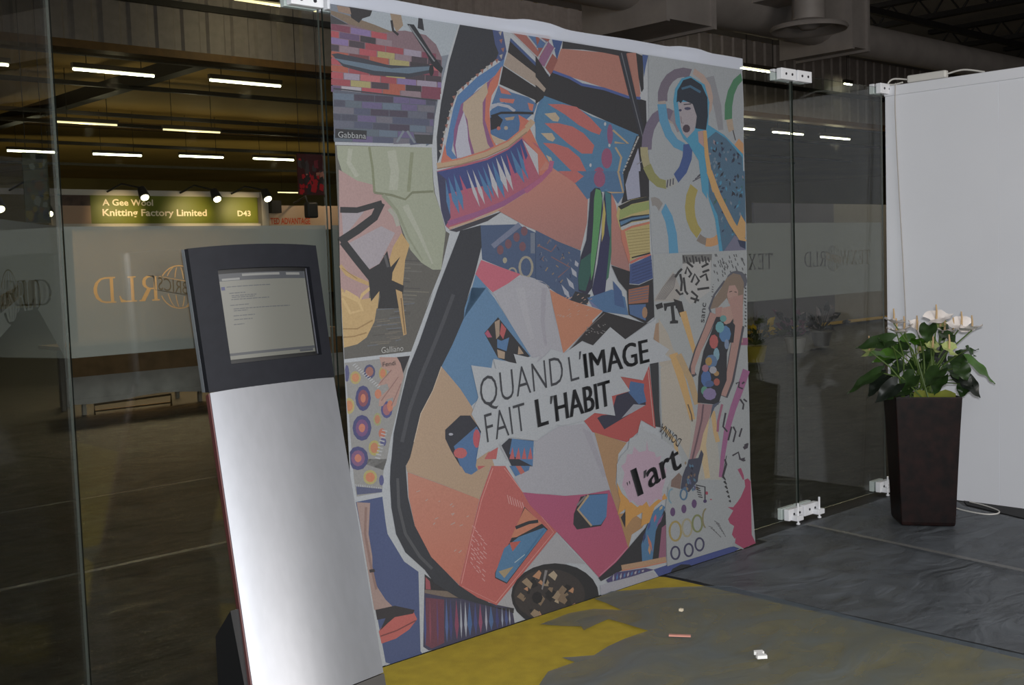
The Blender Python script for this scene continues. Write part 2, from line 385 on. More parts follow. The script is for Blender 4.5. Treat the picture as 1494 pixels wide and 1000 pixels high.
def clamp_bottom(x, label, parts=((-.145, -.008), (.008, .145))):
    t = thing('glass_foot_clamp', (x, 3.55, 0), label, 'clamp', 'white foot clamps under the glass')
    for a, b in parts:
        MB().box(x+a, x+b, 3.545, 3.578, .022, .085).build('clamp_plate', M_clamp, t, .003)
        MB().box(x+a, x+b, 3.592, 3.62, .022, .085).build('clamp_plate', M_clamp, t, .003)
        m = x+(a*.62+b*.38) if a < 0 else x+(a*.2+b*.8)
        MB().box(m-.03, m+.03, 3.505, 3.546, .022, .05).build('foot_bracket', M_clamp, t, .003)
        MB().tube([(m, 3.522, .004), (m, 3.522, .118)], .0055, 8).build('threaded_rod', M_clamp, t)
        MB().tube([(m, 3.522, .0), (m, 3.522, .008)], .011, 10).build('foot', M_clamp, t)
        for k in (.35, .75): MB().tube([(x+a+(b-a)*k, 3.546, .055), (x+a+(b-a)*k, 3.542, .055)], .007, 8).build('screw', M_screw, t)
clamp_bottom(5.45, 'white double foot clamp with threaded rods between banner and plant pot')
clamp_bottom(6.40, 'white foot clamp at the glass corner half hidden behind the plant pot', ((-.125, -.008),))
clamp_bottom(2.424, 'white foot clamp under the glass behind the information kiosk')

# ------------------------------------------------------------------ printed banner
PAL = [(112, 120, 134), (148, 158, 168), (120, 95, 105), (120, 60, 80), (120, 100, 150), (165, 70, 80), (95, 75, 110), (60, 55, 62), (130, 110, 120), (70, 60, 70), (150, 65, 75), (140, 130, 150), (150, 140, 90), (160, 80, 65), (110, 60, 65), (175, 90, 95), (155, 150, 160), (82, 88, 104), (90, 105, 125), (70, 62, 80), (95, 85, 125), (70, 72, 90), (84, 96, 110), (100, 98, 112), (75, 80, 105), (88, 92, 110), (60, 62, 72), (118, 100, 84), (62, 62, 68), (48, 46, 50), (140, 115, 100), (140, 120, 100), (45, 44, 50), (45, 46, 54), (56, 60, 72), (88, 108, 128), (40, 42, 50), (115, 120, 128), (42, 42, 48), (44, 46, 52), (60, 62, 68), (110, 120, 132), (88, 86, 82), (110, 106, 96), (74, 72, 72), (100, 98, 94), (95, 100, 110), (104, 98, 90), (76, 73, 70), (112, 104, 92), (160, 128, 126), (150, 142, 150), (142, 148, 128), (118, 124, 96), (112, 116, 92), (128, 134, 112), (154, 158, 142), (124, 130, 104), (150, 150, 140), (176, 142, 90), (150, 118, 70), (178, 146, 94), (160, 125, 125), (190, 158, 104), (150, 118, 72), (46, 46, 50), (80, 80, 84), (172, 138, 90), (120, 92, 60), (134, 134, 134), (66, 68, 118), (130, 70, 85), (188, 108, 82), (110, 72, 120), (186, 108, 86), (72, 74, 112), (150, 95, 85), (160, 145, 88), (186, 120, 80), (165, 150, 90), (186, 118, 78), (158, 148, 84), (178, 112, 78), (120, 80, 120), (188, 110, 88), (140, 142, 100), (172, 110, 80), (74, 76, 130), (150, 90, 100), (158, 140, 84), (188, 112, 78), (186, 112, 84), (186, 110, 84), (78, 80, 124), (176, 100, 80), (80, 82, 130), (160, 150, 90), (78, 80, 130), (165, 168, 172), (158, 160, 165), (155, 158, 165), (78, 84, 118), (164, 128, 118), (138, 100, 96), (48, 46, 52), (64, 78, 124), (152, 126, 120), (134, 104, 98), (52, 48, 52), (180, 84, 80), (120, 56, 58), (48, 44, 50), (158, 160, 164), (58, 56, 84), (44, 42, 48), (110, 95, 85), (150, 70, 80), (104, 52, 70), (60, 72, 132), (70, 92, 150), (58, 62, 120), (130, 58, 90), (150, 155, 172), (58, 92, 150), (60, 70, 130), (140, 66, 100), (150, 150, 170), (64, 96, 150), (56, 60, 120), (130, 140, 165), (66, 80, 140), (150, 155, 170), (130, 60, 80), (90, 60, 110), (46, 49, 58), (62, 76, 124), (150, 145, 140), (140, 92, 84), (150, 86, 80), (70, 102, 148), (124, 76, 112), (150, 150, 156), (58, 78, 128), (44, 42, 46), (148, 132, 120), (70, 110, 162), (184, 98, 80), (128, 78, 122), (166, 146, 124), (162, 162, 178), (70, 104, 148), (180, 96, 84), (180, 100, 84), (62, 100, 148), (150, 152, 165), (40, 40, 48), (40, 40, 46), (184, 96, 80), (150, 140, 130), (170, 90, 80), (150, 130, 110), (66, 110, 152), (168, 150, 128), (184, 100, 80), (162, 80, 102), (54, 66, 126), (56, 58, 90), (64, 112, 160), (168, 74, 104), (164, 164, 172), (184, 100, 84), (142, 78, 124), (170, 138, 116), (58, 56, 66), (170, 140, 110), (186, 104, 84), (140, 112, 90), (164, 104, 92), (46, 46, 52), (140, 76, 70), (66, 98, 146), (130, 84, 120), (52, 76, 132), (150, 150, 158), (64, 84, 150), (44, 46, 58), (96, 100, 110), (160, 104, 92), (60, 84, 142), (66, 114, 154), (176, 90, 88), (166, 148, 124), (140, 72, 108), (130, 74, 116), (160, 164, 172), (150, 152, 168), (160, 138, 108), (142, 146, 170), (152, 152, 152), (120, 120, 130), (176, 104, 70), (182, 112, 98), (152, 104, 100), (162, 82, 118), (180, 110, 96), (150, 106, 102), (66, 104, 146), (158, 136, 106), (62, 82, 118), (104, 112, 140), (110, 72, 84), (140, 134, 120), (146, 140, 120), (100, 110, 130), (48, 60, 96), (92, 104, 130), (112, 92, 96), (130, 110, 90), (118, 84, 90), (150, 154, 168), (44, 44, 66), (40, 86, 80), (74, 138, 82), (44, 46, 86), (166, 150, 74), (48, 108, 118), (52, 104, 84), (100, 108, 150), (166, 150, 94), (42, 44, 44), (132, 146, 82), (40, 50, 62), (72, 112, 150), (160, 162, 168), (182, 104, 84), (140, 124, 74), (44, 44, 48), (182, 96, 84), (56, 76, 132), (48, 62, 110), (66, 104, 150), (58, 86, 136), (146, 90, 70), (70, 90, 120), (66, 96, 144), (150, 112, 84), (66, 68, 76), (72, 74, 80), (80, 120, 160), (184, 86, 106), (152, 152, 162), (157, 157, 166), (145, 143, 155), (44, 44, 50), (150, 128, 108), (172, 76, 80), (70, 110, 158), (156, 132, 110), (164, 74, 104), (164, 136, 110), (184, 166, 146), (66, 104, 154), (180, 74, 88), (180, 84, 88), (180, 80, 84), (180, 116, 96), (184, 100, 82), (164, 140, 132), (178, 84, 80), (204, 130, 124), (196, 134, 132), (186, 110, 82), (66, 114, 158), (178, 78, 70), (150, 132, 100), (150, 170, 180), (52, 104, 150), (146, 144, 156), (66, 110, 160), (176, 82, 88), (178, 84, 84), (150, 152, 160), (66, 106, 156), (176, 88, 80), (164, 70, 108), (172, 72, 100), (188, 110, 140), (64, 110, 160), (160, 136, 104), (110, 104, 110), (178, 112, 84), (168, 132, 116), (42, 40, 44), (120, 116, 118), (110, 100, 100), (172, 68, 66), (60, 96, 148), (164, 78, 72), (140, 142, 154), (46, 48, 54), (180, 140, 136), (160, 120, 82), (160, 118, 74), (42, 40, 46), (64, 112, 156), (176, 84, 112), (60, 76, 140), (130, 80, 130), (48, 60, 110), (170, 150, 120), (180, 130, 90), (140, 84, 110), (168, 130, 98), (186, 112, 86), (70, 62, 110), (152, 150, 165), (66, 110, 168), (152, 152, 164), (34, 34, 38), (52, 46, 46), (172, 120, 84), (120, 98, 76), (160, 142, 116), (40, 36, 34), (30, 28, 30), (140, 118, 92), (26, 24, 28), (60, 74, 140), (34, 36, 44), (146, 152, 158), (128, 130, 138), (104, 94, 112), (150, 138, 132), (164, 140, 130), (104, 94, 118), (128, 120, 132), (72, 138, 178), (54, 80, 142), (150, 152, 150), (72, 72, 86), (130, 130, 76), (150, 142, 104), (130, 126, 124), (152, 138, 66), (184, 132, 84), (120, 110, 104), (70, 70, 84), (60, 120, 84), (160, 140, 120), (186, 134, 88), (70, 66, 70), (60, 140, 178), (34, 44, 60), (52, 96, 128), (66, 66, 96), (60, 56, 66), (70, 56, 70), (120, 104, 112), (60, 60, 90), (164, 130, 128), (66, 100, 128), (134, 122, 132), (100, 120, 140), (44, 52, 80), (60, 130, 168), (40, 44, 60), (44, 56, 84), (36, 48, 60), (110, 124, 140), (50, 110, 140), (52, 96, 90), (186, 142, 84), (104, 104, 130), (44, 54, 84), (148, 153, 156), (150, 146, 142), (110, 106, 106), (104, 104, 104), (158, 158, 158), (54, 54, 58), (48, 48, 52), (84, 86, 90), (66, 68, 74), (90, 90, 94), (40, 40, 44), (44, 42, 44), (152, 122, 98), (160, 152, 140), (164, 156, 144), (160, 158, 150), (186, 146, 88), (168, 140, 100), (184, 150, 100), (184, 160, 120), (180, 150, 104), (104, 84, 66), (142, 80, 112), (150, 86, 132), (150, 86, 112), (158, 66, 100), (162, 58, 92), (142, 148, 152), (56, 52, 62), (60, 54, 66), (78, 80, 92), (84, 86, 98), (124, 106, 92), (166, 130, 120), (70, 54, 54), (150, 70, 70), (70, 68, 78), (162, 122, 114), (44, 46, 54), (72, 116, 166), (172, 82, 82), (90, 150, 160), (110, 150, 170), (80, 110, 150), (156, 120, 60), (66, 100, 160), (160, 120, 70), (160, 80, 70), (80, 140, 120), (122, 108, 152), (150, 150, 160), (150, 100, 120), (66, 90, 140), (110, 130, 160), (84, 140, 140), (150, 112, 116), (100, 74, 84), (74, 82, 104), (60, 64, 84), (70, 110, 140), (110, 90, 80), (84, 90, 130), (40, 42, 60), (120, 96, 88), (92, 62, 108), (152, 132, 70), (150, 142, 112), (116, 122, 74), (126, 118, 84), (60, 58, 90), (66, 104, 138), (104, 140, 160), (48, 46, 56), (66, 50, 96), (160, 60, 80), (50, 48, 56), (192, 134, 58), (156, 160, 166), (170, 142, 162), (158, 163, 170), (40, 42, 46)]
ART = """0;1;-71,2436 533,2436 476,2321 424,2184 380,2049 363,1955 -90,1944
1;2;83,2432 533,2436 471,2307 431,2297 392,2345 327,2371 261,2377 140,2360 61,2389
2;3;-75,2376 3,2373 140,2360 261,2377 360,2371 409,2340 435,2290 428,2217 398,2126 -81,2127
3;4;-73,2365 8,2362 6,2339 -75,2343
4;4;12,2361 99,2358 98,2336 10,2339
5;4;103,2358 174,2355 172,2333 102,2335
5;4;-75,2340 -42,2339 -44,2317 -77,2318
6;5;-38,2339 48,2336 46,2314 -40,2317
7;5;52,2336 121,2334 119,2311 50,2314
8;5;125,2334 196,2332 194,2309 123,2311
4;4;-77,2316 -3,2314 -4,2292 -78,2294
9;6;1,2314 69,2312 68,2289 -1,2291
10;6;73,2312 163,2310 161,2287 71,2289
10;6;167,2310 247,2308 245,2284 165,2287
11;4;251,2308 333,2306 331,2282 249,2284
3;4;337,2305 406,2304 405,2280 336,2282
9;4;-79,2291 -45,2291 -47,2268 -80,2269
8;4;-42,2290 41,2289 39,2267 -43,2268
5;7;45,2289 122,2287 120,2265 43,2266
12;7;126,2287 205,2286 203,2263 124,2265
8;7;209,2286 282,2284 280,2261 207,2263
9;5;286,2284 361,2283 359,2259 284,2261
9;5;365,2283 430,2282 429,2258 363,2259
13;4;-80,2267 -6,2266 -8,2244 -82,2245
14;5;-2,2266 85,2265 84,2242 -4,2243
13;8;89,2265 175,2264 174,2241 87,2242
12;8;179,2263 272,2262 270,2239 178,2241
7;8;276,2262 368,2261 366,2237 275,2239
15;6;372,2261 429,2260 427,2236 370,2237
5;4;-82,2242 -41,2242 -43,2220 -83,2220
8;4;-38,2242 45,2241 44,2219 -39,2220
12;4;49,2241 138,2241 137,2218 47,2219
11;9;142,2241 234,2240 232,2217 140,2218
5;9;238,2240 312,2240 310,2216 236,2217
3;9;316,2240 413,2239 411,2215 314,2216
13;4;-84,2218 -10,2218 -11,2195 -85,2196
10;5;-6,2218 82,2218 80,2195 -7,2195
14;10;86,2218 156,2218 155,2195 84,2195
12;10;160,2218 249,2218 247,2194 159,2195
9;10;253,2218 344,2218 342,2194 251,2194
9;10;348,2218 426,2218 424,2194 346,2194
5;5;-85,2193 -34,2194 -35,2171 -87,2171
11;6;-30,2194 38,2194 36,2172 -31,2171
15;11;42,2194 131,2195 129,2172 40,2172
10;11;135,2195 206,2195 205,2172 133,2172
4;11;211,2195 300,2195 299,2172 209,2172
11;11;305,2195 401,2196 400,2172 303,2172
4;11;406,2196 425,2196 423,2172 404,2172
10;7;-87,2169 -5,2170 -7,2148 -89,2147
12;4;-2,2170 86,2171 85,2148 -3,2148
9;4;90,2171 169,2172 167,2149 89,2148
13;12;173,2172 245,2173 244,2149 171,2149
7;12;250,2173 324,2174 322,2150 248,2149
3;12;328,2174 421,2175 420,2151 326,2150
6;4;-89,2144 -48,2145 -50,2123 -90,2122
16;4;-44,2145 42,2147 41,2124 -46,2123
5;4;46,2147 136,2148 134,2125 45,2124
13;13;140,2148 219,2150 218,2127 138,2126
8;13;224,2150 318,2152 317,2128 222,2127
3;13;322,2152 416,2153 414,2129 321,2128
17;14;-81,2130 398,2123 380,2049 363,1955 -90,1944
18;15;-80,2118 6,2120 5,2097 -82,2096
19;15;9,2120 99,2122 97,2099 8,2097
19;15;102,2122 186,2124 184,2101 100,2099
20;15;189,2124 263,2125 261,2102 187,2101
20;15;266,2126 342,2127 340,2104 264,2102
21;15;345,2127 390,2128 388,2105 343,2104
21;15;-82,2093 -33,2094 -35,2072 -84,2071
22;15;-30,2094 39,2095 37,2073 -32,2072
20;15;42,2095 132,2097 130,2074 40,2073
18;15;135,2097 220,2099 218,2076 134,2074
20;15;223,2099 298,2100 296,2077 222,2076
23;15;301,2100 385,2102 383,2078 300,2077
23;15;-84,2069 3,2070 1,2047 -85,2046
24;15;6,2070 76,2071 74,2048 4,2048
19;15;79,2071 162,2072 160,2049 77,2048
19;15;165,2072 251,2074 249,2050 164,2049
25;15;254,2074 342,2075 341,2051 252,2050
19;15;346,2075 379,2075 378,2052 344,2051
21;15;-86,2044 -55,2044 -57,2022 -87,2022
21;15;-52,2044 16,2045 15,2023 -54,2022
20;15;19,2045 101,2046 99,2023 18,2023
23;15;104,2046 176,2047 175,2024 103,2023
24;15;179,2047 274,2048 272,2025 178,2024
24;15;277,2048 353,2049 351,2025 275,2025
20;15;356,2049 374,2049 373,2025 355,2025
25;15;-87,2020 -1,2020 -2,1998 -89,1997
24;15;2,2020 84,2021 82,1998 1,1998
21;15;87,2021 158,2021 157,1998 85,1998
19;15;162,2021 255,2022 254,1999 160,1998
18;15;259,2022 334,2022 333,1999 257,1999
23;15;338,2022 369,2023 367,1999 336,1999
25;15;-89,1995 -47,1995 -49,1973 -90,1973
22;15;-44,1995 24,1995 23,1973 -46,1973
22;15;27,1995 109,1996 108,1973 26,1973
18;15;112,1996 197,1996 195,1973 111,1973
20;15;200,1996 274,1996 273,1973 198,1973
23;15;278,1996 354,1996 352,1973 276,1973
22;15;-91,1970 -12,1970 -13,1948 -92,1948
20;15;-9,1970 80,1970 79,1948 -10,1948
24;15;83,1970 175,1970 173,1950 82,1948
23;15;178,1970 252,1970 251,1953 176,1947
24;15;255,1970 331,1970 330,1956 254,1947
18;15;334,1970 359,1970 358,1958 332,1946
26;16;-81,2132 100,2128 398,2121 399,2127 101,2133 -80,2137
27;5;-72,2412 -10,2405 118,2383 204,2364 132,2356 3,2372 -73,2398
28;5;-73,2395 3,2370 -76,2364
29;6;7,2435 114,2437 101,2412 65,2399 49,2381 16,2396
30;7;-45,2433 11,2432 17,2408 -39,2411
31;4;194,2434 245,2435 253,2395 220,2366 202,2396
32;5;193,2407 199,2368 224,2353 231,2361 209,2373 204,2409
33;3;329,2434 348,2434 354,2386 322,2393
34;11;-80,2256 -53,2262 63,2253 171,2240 285,2245 386,2260 377,2229 265,2201 105,2197 -31,2216
35;12;-72,2243 62,2236 186,2229 382,2254 375,2240 266,2216 106,2213 -30,2226
36;12;271,2403 304,2404 327,2377 389,2299 437,2251 427,2230 386,2256 355,2302
37;13;276,2396 353,2314 393,2272 399,2275 359,2317 282,2400
38;13;390,2239 388,2229 384,2221 379,2216 374,2216 369,2220 367,2227 366,2237 368,2247 372,2255 377,2260 382,2260 387,2256 389,2249
39;16;-83,1991 56,1991 51,1958 -86,1958
40;16;275,1988 368,1990 363,1955 285,1955
41;16;223,2001 187,1956 195,1952 231,1997
41;16;239,1997 273,1954 282,1958 248,2002
42;1;-87,1933 360,1942 360,1812 365,1766 390,1693 409,1620 427,1610 375,1471 288,1325 330,1389 206,1165 -104,1161
43;2;102,1525 159,1520 159,1524 103,1529
44;2;180,1510 283,1504 284,1508 180,1514
45;2;198,1497 285,1490 285,1494 199,1501
43;2;122,1486 226,1479 226,1483 122,1490
45;2;163,1472 278,1464 279,1468 163,1476
45;2;104,1461 171,1455 172,1459 105,1465
45;2;146,1447 218,1440 219,1444 147,1451
44;2;122,1435 221,1427 221,1431 122,1439
45;2;77,1424 127,1418 127,1422 78,1428
44;2;169,1407 267,1399 267,1403 169,1411
43;2;186,1394 308,1384 308,1388 186,1397
43;2;153,1382 248,1374 249,1378 154,1386
45;2;152,1369 238,1361 238,1365 152,1373
45;2;177,1355 237,1348 237,1352 178,1359
44;2;125,1345 193,1337 194,1341 126,1349
46;2;104,1359 162,1361 162,1365 104,1362
47;3;135,1351 210,1353 210,1356 135,1354
46;3;152,1344 234,1345 234,1348 152,1347
48;3;87,1341 135,1343 135,1347 87,1344
47;4;40,1337 92,1339 92,1342 40,1340
46;2;36,1331 135,1331 135,1334 36,1334
46;2;137,1319 192,1321 192,1324 137,1322
48;2;137,1312 214,1313 214,1316 137,1316
48;2;115,1307 212,1307 212,1310 115,1310
47;2;9,1307 49,1310 48,1313 8,1310
46;2;109,1295 163,1297 163,1300 109,1298
47;2;42,1292 103,1294 102,1297 42,1296
49;2;53,1285 114,1287 114,1290 53,1288
49;2;103,1276 167,1277 167,1280 103,1279
46;2;54,1273 148,1272 148,1275 54,1276
49;3;28,1268 73,1270 72,1273 27,1271
46;2;93,1257 192,1256 192,1259 93,1260
48;3;101,1250 154,1252 154,1255 101,1253
47;2;105,1244 183,1243 183,1247 105,1247
47;3;88,1238 146,1239 146,1243 87,1242
48;2;29,1236 86,1237 86,1240 29,1239
47;2;94,1225 169,1225 169,1228 94,1228
49;2;110,1218 156,1219 156,1223 110,1221
46;2;135,1209 161,1213 160,1216 135,1212
47;2;19,1211 114,1209 114,1213 19,1215
49;2;47,1203 105,1204 105,1207 46,1206
46;3;5,1200 54,1201 53,1204 5,1203
47;2;109,1185 143,1188 142,1191 108,1189
48;2;84,1181 138,1182 138,1185 84,1184
50;3;-77,1845 1,1810 77,1793 110,1762 151,1718 180,1667 196,1609 138,1526 80,1489 30,1446 22,1339 -102,1346 -96,1507
51;4;-75,1692 24,1695 -74,1599
51;4;-52,1580 98,1641 160,1615 80,1502 32,1484
52;4;-80,1931 360,1942 357,1818 361,1769 390,1693 407,1617 375,1471 332,1472 279,1500 229,1550 200,1615 180,1667 136,1731 106,1759 75,1765 74,1793 1,1807 -64,1840 -79,1888
53;5;58,1931 68,1855 70,1764 81,1765 79,1857 69,1933
54;6;74,1760 152,1752 218,1737 253,1763 357,1769 357,1778 251,1772 217,1745 155,1761 76,1769
55;7;107,1751 168,1696 219,1594 281,1508 287,1511 228,1597 180,1702 121,1761
56;5;202,1713 265,1611 329,1494 337,1496 283,1618 229,1724
56;5;145,1919 156,1845 143,1777 183,1774 196,1848 185,1926
57;5;254,1920 241,1849 227,1771 244,1770 257,1848 271,1920
56;5;-31,1922 -42,1869 -6,1818 11,1827 -22,1874 -11,1921
58;5;131,1700 156,1676 168,1639 187,1643 173,1683 146,1710
59;5;191,1615 226,1569 201,1512 182,1409 173,1331 144,1333 131,1424 73,1400 61,1337 38,1339 120,1501 148,1564
59;4;-102,1496 -73,1463 -28,1442 40,1416 47,1428 -20,1455 -62,1474 -89,1505
60;5;-90,1490 -25,1448 -23,1451 -87,1492
61;6;-97,1420 -80,1407 -14,1373 33,1377 68,1407 74,1413 63,1363 42,1288 3,1233 -40,1211 -101,1203 -104,1296
62;7;-88,1407 -26,1411 -18,1373 -59,1381
63;8;-102,1380 -66,1321 -3,1332 -23,1383 -76,1412 -83,1402 -34,1376 -15,1337 -59,1330 -90,1385
63;9;39,1425 -10,1395 -21,1372 -92,1405 -98,1395 -23,1361 0,1387 48,1416
64;7;-103,1269 -36,1265 36,1292 33,1297 -37,1270 -102,1274
64;7;-102,1238 -53,1238 5,1248 4,1253 -54,1243 -102,1243
65;5;-82,1690 -6,1689 59,1704 111,1717 105,1737 53,1724 -7,1710 -80,1711
65;6;88,1733 56,1683 -21,1638 -98,1599 -81,1575 -2,1614 82,1664 120,1721
65;7;-92,1578 -33,1509 34,1434 124,1410 173,1389 190,1415 137,1437 56,1457 -5,1526 -64,1595
65;10;24,1478 80,1502 119,1549 131,1488 178,1526 138,1468 131,1430 160,1384 164,1332 61,1337 86,1413 32,1364
66;11;100,1532 113,1487 125,1489 112,1534
65;11;70,1413 186,1408 180,1383 151,1371 76,1375
67;12;148,1404 177,1393 188,1232 172,1228
68;13;168,1370 178,1234 183,1234 174,1370
69;1;-99,1148 199,1150 130,959 87,847 65,773 -107,797 46,734 34,653 -81,655 -89,724
70;2;7,1008 1,984 -13,969 -31,964 -47,972 -59,991 -62,1015 -55,1038 -42,1054 -24,1058 -7,1050 4,1032
71;3;-4,1009 -9,993 -18,983 -30,980 -41,985 -48,998 -50,1014 -46,1029 -37,1040 -25,1043 -14,1037 -6,1025
72;4;-16,1010 -18,1002 -23,997 -29,995 -34,998 -38,1004 -39,1013 -37,1020 -32,1026 -26,1027 -21,1025 -17,1018
70;2;2,898 -6,875 -22,859 -44,856 -64,865 -78,884 -82,908 -75,931 -58,947 -37,951 -16,942 -2,923
73;3;-12,900 -17,884 -28,874 -43,871 -56,877 -66,890 -68,907 -63,922 -52,933 -38,935 -24,929 -15,916
74;4;-26,902 -29,894 -34,888 -41,887 -48,890 -53,897 -55,905 -52,913 -46,918 -39,919 -32,916 -27,910
75;2;34,1104 30,1091 19,1082 6,1080 -7,1084 -16,1095 -18,1108 -14,1121 -4,1130 10,1133 22,1128 31,1117
76;3;25,1104 22,1096 15,1090 6,1088 -2,1091 -8,1099 -10,1108 -7,1116 0,1122 9,1124 18,1121 24,1114
77;2;-32,1088 -36,1076 -46,1068 -58,1066 -70,1070 -78,1080 -80,1092 -76,1104 -67,1112 -55,1114 -43,1109 -35,1100
78;3;-40,1088 -43,1081 -49,1075 -57,1074 -65,1077 -71,1083 -72,1091 -70,1099 -63,1104 -55,1106 -47,1103 -42,1097
79;2;-67,987 -71,973 -81,963 -94,960 -107,966 -115,978 -117,993 -113,1007 -103,1017 -90,1020 -78,1014 -69,1003
80;3;-75,988 -78,978 -85,972 -93,970 -102,974 -107,982 -109,992 -106,1002 -99,1008 -91,1010 -82,1006 -77,998
81;2;36,819 32,805 21,795 8,793 -5,799 -14,811 -16,826 -12,840 -2,849 12,851 25,846 34,834
82;3;27,820 24,810 17,804 8,803 0,807 -6,815 -8,825 -5,834 2,840 11,842 20,838 26,830
70;2;-20,788 -28,767 -45,753 -69,751 -91,760 -106,778 -110,801 -103,822 -85,836 -62,838 -40,829 -24,811
83;3;-35,790 -40,776 -52,767 -68,765 -82,771 -93,784 -96,799 -91,813 -79,822 -63,824 -48,818 -38,806
84;4;-50,792 -53,785 -59,781 -67,780 -74,783 -79,789 -81,797 -78,804 -72,809 -64,810 -57,806 -52,800
85;2;50,924 46,912 39,904 29,902 20,907 14,916 12,929 16,940 23,948 33,951 42,946 48,937
86;3;44,925 41,917 36,912 30,910 24,913 20,920 19,928 21,936 26,941 32,943 38,940 42,933
87;2;103,954 98,938 87,928 74,925 61,931 52,944 49,960 54,976 64,986 78,989 91,983 100,971
88;3;94,955 91,945 84,938 74,936 66,940 60,948 58,959 61,970 68,977 77,979 86,975 92,966
89;2;87,1092 83,1080 76,1071 66,1069 57,1073 51,1083 49,1096 53,1108 60,1117 70,1120 79,1115 85,1105
90;3;81,1093 78,1085 73,1079 67,1077 61,1080 56,1087 55,1095 58,1104 63,1109 69,1111 75,1108 79,1102
91;2;56,1018 54,1010 47,1004 39,1002 32,1005 27,1013 25,1022 28,1030 34,1036 42,1038 50,1035 55,1027
92;4;107,968 104,957 98,950 91,948 84,951 80,960 78,971 81,982 87,989 94,991 101,988 106,979
93;2;-82,1108 -85,1093 -89,1082 -95,1078 -100,1083 -103,1094 -103,1110 -101,1125 -96,1136 -91,1140 -86,1135 -83,1124
94;2;64,870 61,860 55,854 47,853 40,856 34,864 33,874 36,883 42,889 50,891 58,887 63,880
95;3;66,837 63,829 58,824 51,823 44,826 39,832 38,841 40,849 46,854 53,856 60,853 65,846
96;2;15,712 10,699 -2,691 -18,690 -34,696 -44,707 -47,722 -42,735 -30,743 -14,744 1,738 12,726
90;3;5,714 1,705 -7,699 -18,699 -28,703 -35,710 -37,720 -34,729 -26,734 -15,735 -5,731 3,723
97;2;45,696 43,686 38,679 33,678 27,681 24,689 23,699 25,709 30,716 35,717 41,714 44,706
98;2;-64,1133 -51,1140 -53,1142 -66,1136
98;2;-56,1126 -43,1133 -45,1135 -58,1129
98;2;-48,1119 -35,1126 -37,1128 -50,1122
98;2;-40,1112 -27,1119 -29,1121 -42,1115
98;2;-32,1105 -19,1112 -21,1114 -34,1108
98;3;-24,1098 -11,1105 -13,1107 -26,1101
98;4;-16,1091 -3,1098 -5,1100 -18,1094
98;4;-8,1084 5,1090 3,1093 -10,1087
98;3;0,1077 13,1083 11,1086 -2,1080
98;2;8,1070 21,1076 19,1079 6,1073
98;2;16,1063 29,1069 27,1072 14,1065
98;2;24,1056 37,1062 35,1065 22,1058
98;2;32,1048 45,1055 43,1057 30,1051
98;2;40,1041 53,1048 51,1050 38,1044
99;3;49,882 72,874 73,878 50,886
99;3;44,870 67,862 69,866 45,874
99;4;39,858 62,850 64,854 41,862
99;4;34,846 57,837 59,842 36,850
99;4;29,833 52,825 54,829 31,838
99;4;25,821 48,813 49,817 26,825
99;4;20,809 43,801 45,805 22,813
99;3;15,797 38,789 40,793 17,801
99;2;10,785 33,776 35,781 12,789
100;2;-84,702 -81,683 -76,683 -80,702
100;2;-74,699 -71,681 -66,681 -70,699
100;2;-64,696 -61,678 -57,678 -60,697
100;2;-54,694 -51,676 -47,676 -50,694
100;2;-44,691 -41,673 -37,673 -40,691
100;2;-34,688 -31,670 -27,671 -30,688
100;2;-24,685 -21,668 -16,668 -20,686
100;2;-14,683 -11,665 -6,665 -10,683
100;2;-4,680 -1,663 4,663 0,680
100;2;6,677 9,660 14,660 10,677
100;2;16,674 20,658 24,658 21,675
100;2;26,672 30,655 34,655 31,672
101;3;-81,693 35,665 34,653 -79,662
102;5;56,1156 136,1149 160,1125 163,1072 148,1041 138,1010 119,967 103,962 109,1000 81,996 60,973 40,975 46,1007 92,1034 85,1054 40,1049 59,1073 104,1097 65,1114
103;6;107,1105 48,1059 51,1056 110,1102
103;6;137,1076 51,994 55,992 140,1073
103;6;147,1049 97,970 101,968 151,1047
104;6;137,1149 199,1149 162,1086 152,1125
105;1;-86,636 34,636 42,541 48,493 118,374 183,321 172,15 179,3 29,3 6,15
106;2;-83,635 -23,622 -38,510 -27,423 -30,362 -12,304 22,249 58,210 14,208 -32,223
107;3;-48,611 -59,513 -42,394 -23,297 -12,297 -31,394 -48,512 -37,609
108;4;-43,365 -19,363 -21,375 -45,377
109;2;-17,138 11,166 51,186 148,175 164,141 124,111 59,92 -8,90
110;3;-10,116 67,119 159,135 156,140 65,124 -12,121
111;3;-27,222 63,217 155,179 146,167 60,174 25,159 -11,140 17,180 -21,183
112;2;5,3 6,15 27,3
113;1;212,302 255,257 375,177 459,150 656,71 666,3 239,3 212,7 186,28
114;2;212,306 256,269 375,177 571,90 667,68 663,46 459,150 312,191 208,239
115;3;208,246 314,217 439,173 459,154 312,193 207,233
116;3;215,294 235,273 238,240 213,246
117;2;211,214 301,186 290,17 227,10 197,33
118;3;206,216 194,95 197,29 206,93
119;2;312,191 299,78 304,15 315,75
120;2;333,184 319,75 325,14 337,71
121;2;362,174 347,71 355,12 368,66
122;2;384,165 375,66 378,11 386,64
122;2;407,157 396,63 402,10 411,60
123;2;428,149 413,61 423,10 437,56
124;3;458,139 445,56 454,8 465,52
125;3;484,129 471,52 480,7 491,48
126;3;514,118 505,47 511,6 518,44
127;3;540,109 526,44 537,5 550,39
128;3;572,97 561,38 570,3 581,34
129;3;600,87 593,33 598,3 604,31
130;3;622,79 612,30 620,3 622,3 630,27
131;3;640,73 635,27 639,3 640,3 644,25
132;3;231,210 220,89 222,22 230,87
133;3;266,202 256,83 258,16 266,80
134;1;537,2432 714,2431 733,2373 744,2326 623,2247 510,2171 465,2094 423,1992 408,1925 384,1882 388,1984 419,2118 469,2274
